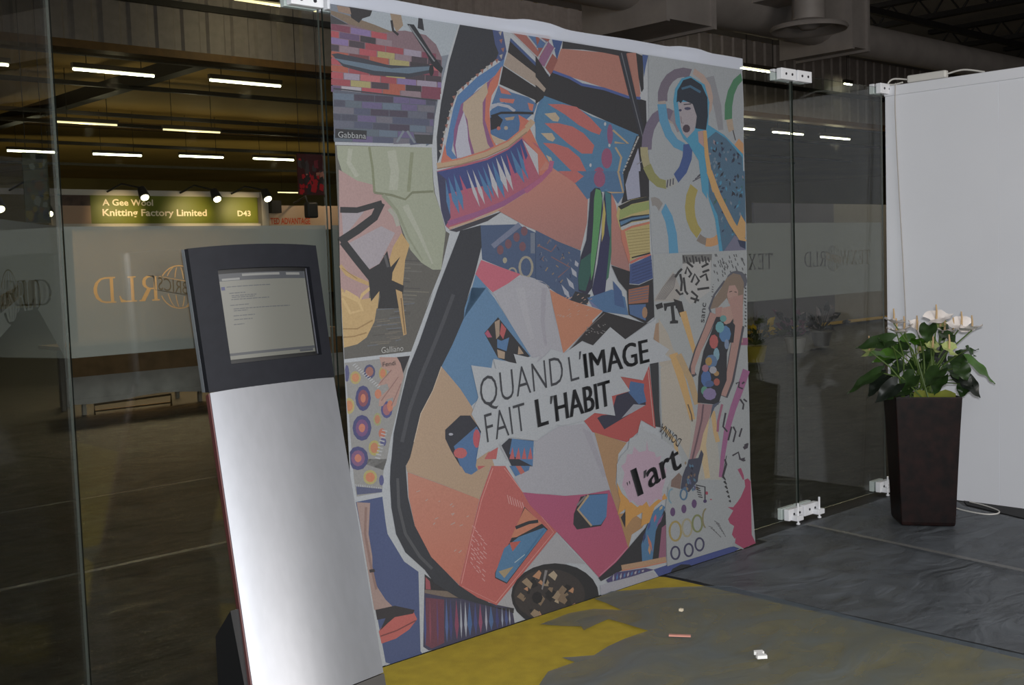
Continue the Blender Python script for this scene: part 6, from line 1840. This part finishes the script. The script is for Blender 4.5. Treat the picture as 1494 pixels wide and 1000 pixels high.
M_film = film_mat('cloudy_plastic_film', (98, 103, 108), 1.9, .54, gloss=.08, rough=.28, bscale=2.6, bump=.6, trans=.15, stretch=(1, 1.8, 1), vary=.17)
M_filmy = film_mat('clear_plastic_film', (88, 98, 106), 1.7, .42, gloss=.05, rough=.28, bscale=2.2, bump=.25, trans=.15, stretch=(1, 1.6, 1), vary=.14)
FILM = [(4.057, 3.165), (3.724, 3.422), (3.59, 3.401), (3.579, 3.322), (3.546, 3.199), (3.482, 3.301), (3.365, 3.337), (3.185, 3.325), (3.276, 3.181), (3.246, 3.137), (3.325, 3.151), (3.42, 3.163), (3.409, 2.94), (3.28, 2.949), (3.174, 2.939), (3.065, 2.913), (2.969, 2.988), (2.965, 2.916), (2.83, 2.92)]
sheet('plastic_sheet', FILM+[(2.55, 2.75), (2.3, 2.2), (2.4, 1.0), (4.10, 1.0), (4.10, 2.4), (4.13, 3.08)], M_filmy, .006, .012, .07, 'torn clear plastic sheet lying over the yellow carpet', 2, folds=((3.0, 1.9, 3.95, 2.75, .06, .02), (3.3, 2.2, 4.0, 2.2, .03, .012)))
sheet('plastic_sheet', [(4.14, 1.0), (5.62, 1.0), (6.16, 2.6), (6.3, 3.04), (6.39, 3.12), (6.39, 3.49), (4.92, 3.49), (4.92, 3.42), (4.10, 3.42), (4.10, 3.1), (4.13, 3.08), (4.12, 2.4)], M_film, .003, .006, .07, 'grey plastic sheet covering the dark floor around the plant pot', 4, folds=((5.3, 3.44, 5.10, 2.2, .025, .014), (4.6, 3.3, 4.5, 1.6, .05, .012), (5.6, 2.6, 5.2, 1.2, .04, .012)))
sheet('plastic_sheet', [(-2.5, -3), (2.0, -3), (2.0, 2.6), (1.55, 2.6), (1.55, 3.45), (1.30, 3.30), (.6, 2.35), (-2.5, 2.35)], M_film, .003, .006, .1, 'unseen grey plastic sheet left of the kiosk, added to lighten the glass reflections', 9)  # out-of-view sheet added so the panes reflect a lighter floor
M_hfilm = film_mat('shiny_wrinkled_film', (84, 70, 50), .45, .91, gloss=.12, rough=.07, bscale=4.0, bump=1.0, trans=.1, stretch=(1.1, 2.6, 1), vary=.2, detail=9)  # brown tint and streaky clarity stand in for warm lamp glints
sheet('plastic_sheet', [(-2, 3.66), (30, 3.66), (30, 11.75), (-2, 11.75)], M_hfilm, .004, .025, .3, 'shiny wrinkled plastic film over the hall floor behind the glass', 6)
# strips of tape across the hall film
M_seam = film_mat('clear_seam', (128, 128, 126), 1.4, .5, gloss=.08, rough=.2, bump=0)
for i, (y, lab) in enumerate(((5.55, 'pale tape seam across the hall floor film nearest the kiosk'), (7.38, 'pale tape seam across the hall floor film further from the kiosk'))):
    tag(MB().box(.5, 7.5, y-.02, y+.02, .036, .037).build('seam_strip', M_seam), lab, 'tape', 'tape seams on the hall floor')
tag(MB().prism([(5.29, 3.44), (5.32, 3.44), (5.16, 2.2), (4.98, 1.4), (4.94, 1.4), (5.12, 2.2)], .0235, .0241).build('seam_strip', M_seam), 'pale fold seam across the grey plastic sheet from the foot clamp', 'tape')  # pale strip standing in for the light fold line of the sheet
# bits left on the sheets
M_clip = mat('white_plastic', (205, 205, 202), .4, k=1.5)
mb = MB(); Mx = Matrix.Translation((3.43, 2.426, .026)) @ Matrix.Rotation(.9, 4, 'Z')
mb.prism([(-.03, -.018), (-.012, -.018), (-.008, -.01), (.01, -.01), (.014, -.02), (.032, -.018), (.032, .014), (.016, .018), (.012, .01), (-.01, .012), (-.014, .02), (-.03, .018)], 0, .012, 0, Mx)
tag(mb.build('plastic_clip', M_clip), 'small white plastic clip lying on the clear plastic sheet', 'clip')
mb = MB(); Mx = Matrix.Translation((3.42, 2.79, .022)) @ Matrix.Rotation(-.95, 4, 'Z'); mb.box(-.042, .042, -.007, .007, 0, .006, 0, Mx)
tag(mb.build('wood_strip', mat('pinkish_wood', (150, 104, 92), .7, noise=.15)), 'short pinkish strip lying on the clear plastic sheet', 'strip')
mb = MB(); Mx = Matrix.Translation((3.678, 2.99, .02)) @ Matrix.Rotation(.4, 4, 'Z'); mb.prism([(-.008, -.006), (.007, -.008), (.009, .006), (-.004, .009)], 0, .01, 0, Mx)
tag(mb.build('paper_scrap', mat('cream_paper', (170, 160, 140), .8)), 'tiny cream scrap on the sheet between banner and pinkish strip', 'scrap')
# cables
M_cable = mat('white_cable', (165, 163, 158), .5, k=1.7)
pts = [(6.40, 3.05, .012), (6.36, 2.95, .012), (6.28, 2.83, .012), (6.20, 2.80, .012), (6.15, 2.85, .012), (6.17, 2.98, .012), (6.24, 3.10, .012)]
def smooth(pts, n=6):
    pts = [Vector(p) for p in pts]; out = []
    for i in range(len(pts)-1):
        p0, p1, p2, p3 = pts[max(i-1, 0)], pts[i], pts[i+1], pts[min(i+2, len(pts)-1)]
        for k in range(n):
            t = k/n; out.append(.5*((2*p1)+(p2-p0)*t+(2*p0-5*p1+4*p2-p3)*t*t+(3*p1-p0-3*p2+p3)*t**3))
    return out+[pts[-1]]
tag(MB().tube(smooth(pts), .004, 6).build('cable', M_cable), 'white cable looped on the floor at the foot of the white partition', 'cable')
tag(MB().tube(smooth([(6.418, 3.50, 2.47), (6.422, 3.505, 2.3), (6.424, 3.49, 1.9), (6.424, 3.465, 1.4), (6.424, 3.45, 1.0), (6.42, 3.44, .4), (6.41, 3.42, .014)]), .0035, 6).build('cable', mat('grey_cable', (128, 124, 120), .5, k=1.8)), 'thin grey cable hanging down the white partition above the plant', 'cable')
ad = thing('power_strip', (6.46, 3.28, 2.462), 'white power strip with looped cable on top of the white partition', 'power strip')
MB().box(6.44, 6.48, 3.20, 3.44, 2.464, 2.508).build('body', M_cable, ad, .008)
MB().tube(smooth([(6.46, 3.44, 2.486), (6.45, 3.53, 2.50), (6.44, 3.56, 2.475), (6.435, 3.52, 2.465), (6.43, 3.46, 2.47)]), .005, 6).build('cord', M_cable, ad)
MB().tube(smooth([(6.46, 3.20, 2.486), (6.46, 3.10, 2.495), (6.46, 2.98, 2.466)]), .005, 6).build('cord', M_cable, ad)

# ------------------------------------------------------------------ air duct with round diffuser
M_duct = mat('galvanised_duct', (128, 122, 118), .55, .1, noise=.10, nscale=3, k=1.6)
du = thing('air_duct', (14, 9.9, 4.6), 'large grey round air duct under the ceiling with a round diffuser', 'duct')
mb = MB(); xs = []; x = 2.0
while x < 16.1: xs.append(x); x += .12
vs = []; fs = []; n = 28
for i, x in enumerate(xs):
    r = .52+(.006 if i % 2 else 0)
    for k in range(n): vs.append((x, 9.9+r*math.cos(2*PI*k/n), 5.15+r*math.sin(2*PI*k/n)))
for i in range(len(xs)-1):
    for k in range(n): fs.append((i*n+k, i*n+(k+1) % n, (i+1)*n+(k+1) % n, (i+1)*n+k))
mb.add(vs, fs, 0, True); mb.build('round_duct', M_duct, du)
MB().tube([(16.0, 9.9, 4.84), (16.6, 9.9, 4.84), (40, 9.9, 4.84)], .26, 24).build('round_duct', M_duct, du)
def boxduct(x0, x1, y0, y1, z0, z1):
    mb = MB(); mb.box(x0, x1, y0, y1, z0, z1); mb.box(x0-.03, x0+.03, y0-.04, y1+.04, z0-.04, z1+.04); mb.box(x1-.03, x1+.03, y0-.04, y1+.04, z0-.04, z1+.04)
    mb.build('duct_box', M_duct, du)
boxduct(11.35, 12.3, 9.25, 10.6, 4.42, 5.7); boxduct(15.75, 16.2, 9.3, 10.5, 4.52, 5.75)
MB().lathe([(.22, 4.95), (.22, 4.58), (.26, 4.56), (.50, 4.50), (.52, 4.47), (.50, 4.44), (.36, 4.47), (.30, 4.52), (.16, 4.52), (.10, 4.46), (.05, 4.45)], 32, Matrix.Translation((13.75, 8.75, 0))).build('diffuser', M_duct, du)
MB().box(13.45, 14.05, 8.45, 9.6, 4.9, 5.5).build('duct_branch', M_duct, du)

# ------------------------------------------------------------------ tube lights of the hall
M_tube = emission('lit_fluorescent_tube', (255, 250, 214), 14)
M_tubew = emission('dim_fluorescent_tube', (255, 232, 176), 1.6)
LAMPS = [(8.04, 9.52, 19.3, 4.94), (10.57, 12.09, 19.3, 4.96), (6.24, 7.02, 19.3, 4.91), (10.52, 11.97, 26.3, 4.97), (13.09, 14.65, 26.3, 4.93), (11.6, 12.99, 32.5, 4.93), (13.99, 15.48, 32.5, 4.93), (16.66, 18.16, 32.5, 4.97), (19.19, 20.71, 32.5, 4.98), (9.07, 10.57, 15.7, 5.56), (30.82, 32.3, 50, 5.23), (24.86, 25.64, 18, 4.7), (26.46, 27.93, 18, 4.68), (28.79, 30.35, 18, 4.66), (21.16, 22.65, 15.2, 5.52), (64.32, 65.74, 40, 12.22)]
desc = {0: 'brightest tube light left of centre in the nearest row above the booth', 1: 'second bright tube light in the nearest row, just left of the banner', 2: 'tube light cut by the left edge of the photo in the nearest row',
 3: 'dim tube light at the left of the second row', 4: 'dim tube light at the right of the second row', 5: 'tube light seen through the turned pane in the third row', 6: 'tube light first from left behind the straight glass in the third row', 7: 'tube light in the middle of the third row above the green sign', 8: 'tube light at the right of the third row beside the hanging red poster',
 9: 'long tube light at the top edge under the left banner clamp', 10: 'small distant yellow tube light above the cream sign with orange capitals', 11: 'short tube light just right of the banner edge', 12: 'tube light behind the pane seam right of the banner', 13: 'tube light behind the glass nearest the white partition', 14: 'tube light at the upper right corner of the banner', 15: 'tiny far tube light between the two right top clamps'}
M_house = mat('lamp_housing', (60, 54, 46), .6, k=1.3)
for i, (x0, x1, y, z) in enumerate(LAMPS):
    if i in (15,): x0, x1, y, z = 27.9, 28.3, 16.7, 5.9
    t = thing('tube_light', ((x0+x1)/2, y, z), desc[i], 'lamp', 'fluorescent tube lights under the hall ceiling')
    rad = .021 if y < 30 else .028
    MB().tube([(x0+.02, y, z), (x1-.02, y, z)], rad, 10).build('tube', M_tubew if i in (3, 4, 9, 10) else M_tube, t)
    MB().box(x0, x1, y-.05, y+.05, z+rad+.006, z+.11).build('housing', M_house, t)
    top_z = 6.2 if y > 17.1 else 6.7
    ll = lamp('tube_glow', 'POINT', (0, 0, 0), (0, 0, -1), (0.01 if i >= 14 else 16) if y < 45 else 5, (1, .84, .52), .12); ll.parent = t; ll.location = (0, 0, -.2)
    for hx in (x0+.25, x1-.25): MB().tube([(hx, y, z+.11), (hx, y, top_z)], .008, 5).build('hanger', M_dark, t)
k = 20
for y, z in ((19.5, 5.22), (26.6, 5.2), (24.0, 5.45), (32.8, 5.2), (29.5, 5.35), (40, 5.3)):
    struct(MB().box(-8, 45, y-.05, y+.05, z, z+.09).build('trim_%d' % k, M_dark)); k += 1
for y in (21.8, 35):
    struct(MB().box(-8, 45, y-.2, y+.2, 6.0, 6.2).build('trim_%d' % k, mat('ceiling_beam_brown', (84, 62, 30), .8, k=1.3))); k += 1
struct(MB().box(11.2, 11.5, 19, 40, 5.5, 5.8).build('trim_%d' % k, M_dark))

# ------------------------------------------------------------------ the exhibition booth
M_booth = mat('beige_booth_wall', (140, 118, 92), .8, noise=.05, k=1.4)
M_alup = mat('white_booth_frame', (150, 142, 132), .5, k=1.5)
struct(MB().box(6.2, 9.9, 15.2, 15.26, 0, 2.3).build('wall_booth', M_booth))
sg = thing('fascia_sign', (6.6, 13.0, 2.05), 'olive green booth fascia sign with two pale lines of lettering and a stand number', 'sign')
MB().box(4.0, 7.74, 12.99, 13.04, 2.40, 2.465).build('top_rail', M_alup, sg)
MB().box(5.1, 7.74, 12.99, 13.04, 2.0, 2.075).build('bottom_rail', M_alup, sg)
M_green = mat('olive_green_sign', (84, 88, 14), .5, k=1.5, nscale=2, noise=.08)
MB().box(5.53, 7.70, 12.985, 13.035, 2.075, 2.40).build('sign_panel', M_green, sg)
mb = MB()
for s, o_, wd, hh in (('A Gee Wool', (5.67, 12.982, 2.285), .62, .072), ('Knitting Factory Limited', (5.665, 12.982, 2.165), 1.32, .078), ('D43', (7.41, 12.982, 2.165), .185, .066)):
    put_text(mb, s, o_, (wd, 0, 0), (0, 0, hh), .02)
mb.build('lettering', mat('pale_sign_lettering', (205, 190, 165), .6, k=1.4), sg)
MB().box(5.16, 5.53, 12.985, 13.035, 2.075, 2.28).build('blank_panel', mat('peach_panel', (140, 112, 92), .6, k=1.5), sg)
MB().box(5.16, 5.53, 12.99, 13.035, 2.28, 2.40).build('dark_panel', mat('dark_picture_panel', (50, 34, 28), .6, noise=.5, nscale=9), sg)
for x in (4.0, 5.12, 7.80): MB().box(x-.05, x+.05, 12.97, 13.06, 0, 2.47).build('post', M_alup, sg)
sg2 = thing('fascia_sign', (8.4, 13.0, 2.05), 'cream booth fascia sign with orange capitals right of the green sign', 'sign')
MB().box(7.87, 9.9, 12.99, 13.04, 1.99, 2.30).build('sign_panel', mat('cream_sign_panel', (168, 142, 118), .6, k=1.6), sg2)
mb = MB(); put_text(mb, 'TED ADVANTAGE', (7.88, 12.986, 2.062), (.60, 0, 0), (0, 0, .078), .018)
mb.build('lettering', mat('orange_lettering', (190, 66, 14), .6, k=1.3), sg2)
MB().box(9.86, 9.95, 12.97, 13.06, 0, 2.33).build('post', M_alup, sg2)
lq = lamp('sign_wash', 'SPOT', (8.6, 12.4, 2.75), (8.4, 13.0, 2.15), 11, (1, .76, .52), .05, spot_size=2.2, spot_blend=.8)  # added spot brightening the cream sign, without a fixture of its own

# long display table with cloth
tb = thing('display_table', (5.9, 12.0, 0), 'long booth table with brown top cover and white cloth front behind the glass', 'table')
M_cloth = mat('white_table_cloth', (144, 140, 136), .85, noise=.12, nscale=7, k=1.9)
MB().box(4.75, 8.2, 12.03, 12.75, .70, .74).build('tabletop', M_booth, tb)
MB().box(4.75, 8.2, 11.985, 12.02, .41, .74).build('brown_cover', mat('brown_cover_cloth', (116, 92, 64), .85, noise=.15, nscale=8, k=1.7), tb)
mb = MB(); vs = []; nn = 70
for j, z in enumerate((.42, .30, .19, .185, .14)):
    for i in range(nn+1):
        x = 4.74+3.47*i/nn; vs.append((x, 11.975-.012*math.sin(i*1.1)*(1 if j else .2)-(.006 if j >= 3 else 0), z-(.02*math.sin(i*.23) if j == 4 else 0)))
mb.add(vs, [(j*(nn+1)+i, j*(nn+1)+i+1, (j+1)*(nn+1)+i+1, (j+1)*(nn+1)+i) for j in range(4) for i in range(nn)], 0, True)
mb.build('cloth_front', M_cloth, tb, fix=False)
M_chrome = mat('chrome_rail', (170, 150, 120), .15, .9, k=1.6)
for x in (4.95, 6.3, 7.9):
    for y in (12.1, 12.65): MB().box(x-.02, x+.02, y-.02, y+.02, 0, .70).build('leg', M_alup, tb)
rack = thing('chrome_rail_stand', (5.4, 11.9, 0), 'low chrome rail frame on the floor under the white table cloth', 'rail')
MB().tube([(4.98, 11.9, .012), (4.98, 11.9, .12), (5.85, 11.9, .14), (5.85, 11.9, .012)], .012, 8).build('rail', M_chrome, rack)
MB().tube([(4.98, 11.9, .05), (5.85, 11.9, .05)], .010, 8).build('rail', M_chrome, rack)
# spotlights on arms
M_bulb = emission('lit_spot_bulb', (255, 236, 190), 16)
def spot(px_, pz, label, lit=True, hd=1.0):
    t = thing('arm_spotlight', (px_, 12.5, pz), label, 'spotlight', 'spotlights on arms above the booth signs')
    MB().tube([(px_-.22, 12.975, 2.44), (px_-.12, 12.8, 2.52), (px_, 12.5, pz+.07)], .012, 6).build('arm', M_dark, t)
    Mh = Matrix.Translation((px_, 12.5, pz)) @ Matrix.Rotation(math.radians(-35), 4, 'X')
    MB().lathe([(.02, .11*hd), (.045, .09*hd), (.055, .02*hd), (.062, -.03*hd), (.055, -.035*hd)], 14, Mh).build('head', M_dark, t)
    if lit:
        MB().lathe([(.01, -.03), (.045, -.036), (.04, -.055), (.015, -.065)], 12, Mh).build('bulb', M_bulb, t)
        l = lamp('spot_beam', 'SPOT', (px_, 12.47, pz-.08), (px_-.10, 13.15, pz-.22), 20, (1, .74, .40), .03, spot_size=1.35, spot_blend=.9)
        l.parent = t; l.location = Vector((px_, 12.47, pz-.08))-t.location
spot(5.95, 2.38, 'lit arm spotlight above the left lettering of the green sign')
spot(6.86, 2.37, 'lit arm spotlight above the right half of the green sign')
spot(7.55, 2.38, 'lit arm spotlight by the white post right of the green sign')
spot(4.85, 2.19, 'lit arm spotlight at the left end seen beside the glass corner')
spot(4.35, 2.24, 'lit arm spotlight seen through the turned left pane')
fl = thing('floodlight', (8.25, 12.6, 2.3), 'dark floodlight below the hanging red poster above the cream sign', 'floodlight')
MB().box(8.17, 8.33, 12.55, 12.65, 2.12, 2.32).build('head', M_dark, fl, .02)
MB().tube([(8.25, 12.66, 2.28), (8.25, 12.72, 2.40), (8.25, 13.0, 2.33)], .014, 6).build('bracket', M_dark, fl)
bx = thing('fascia_box', (7.93, 12.9, 2.3), 'small dark box fixed at the corner between both signs', 'box')
MB().box(7.86, 8.0, 12.90, 12.985, 2.20, 2.36).build('casing', M_dark, bx)
lamp('booth_fill', 'AREA', (7.0, 14.3, 2.25), (7.0, 14.6, 0), 60, (1, .74, .42), 3, .6)  # warm fill added inside the booth, no fixture modelled
# hanging posters
def poster(x0, x1, y, z0, z1, cols, label, seed):
    t = thing('hanging_poster', ((x0+x1)/2, y, z0), label, 'poster')
    MB().box(x0, x1, y, y+.02, z0, z1).build('board', mat('poster_base_%d' % seed, cols[0], .7), t)
    rr = random.Random(seed); mb = MB(); ms = [mat('poster_ink_%d_%d' % (seed, i), c, .7) for i, c in enumerate(cols)]
    for i in range(40):
        cx_ = rr.uniform(x0+.03, x1-.03); cz = rr.uniform(z0+.03, z1-.03); s = rr.uniform(.02, .055); m = rr.randrange(len(cols))
        if seed == 1 and cz < z0+(z1-z0)*.45: m = rr.choice([1, 1, 2])
        pts = [(max(x0, min(x1, cx_+s*math.cos(a)*rr.uniform(.6, 1.2))), max(z0, min(z1, cz+s*math.sin(a)*rr.uniform(.8, 1.6)))) for a in (0, 1.2, 2.5, 3.8, 5.1)]
        mb.add([(a, y-.001-.0003*i, b) for a, b in pts], [tuple(range(5))], m)
    mb.build('print', ms, t, fix=False)
    for x in (x0+.04, x1-.04): MB().tube([(x, y+.01, z1), (x, y+.01, 6.7)], .004, 5).build('wire', M_dark, t)
poster(7.95, 8.33, 12.4, 2.40, 2.91, [(60, 22, 24), (150, 22, 30), (44, 34, 34), (150, 96, 80), (100, 30, 40), (60, 50, 50)], 'red and black patterned poster hanging at the left edge of the banner', 1)
poster(4.58, 4.84, 12.4, 2.06, 2.80, [(62, 64, 44), (96, 84, 30), (44, 54, 60), (80, 60, 36), (100, 104, 90), (40, 46, 40)], 'dull yellow and blue poster hanging behind the turned left pane', 2)

# ------------------------------------------------------------------ hall side behind the right panes
M_part = mat('grey_lavender_panel', (100, 98, 108), .8, noise=.06, nscale=2, k=1.3)
M_part2 = mat('pale_booth_panel', (136, 132, 126), .8, noise=.05, k=1.3)
struct(MB().box(14.0, 17.6, 12.6, 12.66, 0, 2.4).build('wall_stand', M_part))
struct(MB().box(17.9, 20.6, 12.6, 12.66, 0, 2.4).build('wall_stand_grey', M_part))
struct(MB().box(20.6, 30, 12.6, 12.66, 0, 2.4).build('wall_stand_pale', M_part2))
tag(MB().box(16.5, 30, 12.1, 12.5, .035, .05).build('carpet_strip', mat('yellow_strip', (150, 120, 10), .8, k=1.6)), 'yellow carpet strip on the hall floor along the pale stand wall', 'carpet')
def bush(loc, cols, label, seed, h=.5, n=26, potc=(60, 56, 52)):
    rr = random.Random(seed); x, y = loc
    t = thing('potted_flowers', (x, y, 0), label, 'potted plant')
    MB().lathe([(.11, .035), (.15, .22), (.16, .25), (.13, .25)], 16, Matrix.Translation((x, y, 0))).build('pot', mat('pot_%d' % seed, potc, .6), t)
    lm, fm = MB(), MB()
    for i in range(n):
        a = rr.uniform(0, 2*PI); e = rr.uniform(.2, 1.2); b = Vector((x, y, .26)); d = Vector((math.cos(a)*math.cos(e), math.sin(a)*math.cos(e), math.sin(e)))
        p = b+d*rr.uniform(.08, h*.7); q = p+d*.12+Vector((0, 0, rr.uniform(-.08, .03)))
        leafmesh(fm if i % 3 == 0 else lm, p, q+Vector((.001, 0, 0)), rr.uniform(.03, .055), Vector((-.5, -.5, .7)))
        (lm).tube([b, p], .005, 5)
    lm.build('foliage', mat('bush_leaf_%d' % seed, cols[0], .5, noise=.3, k=1.4), t, fix=False)
    fm.build('blossoms', mat('bush_flower_%d' % seed, cols[1], .5, noise=.2, k=1.6), t, fix=False)
bush((12.75, 9.0), ((40, 44, 16), (150, 122, 20)), 'yellow flowering potted plant behind the glass beside the banner edge', 21, .55, potc=(110, 96, 30))
bush((14.15, 9.3), ((30, 24, 30), (90, 50, 72)), 'dark potted plant with mauve blossoms behind the pane seam', 22, .6, 34, potc=(120, 116, 112))
bush((15.3, 9.6), ((26, 26, 28), (120, 110, 112)), 'dark potted plant with whitish blossoms behind the right pane', 23, .6, 34)
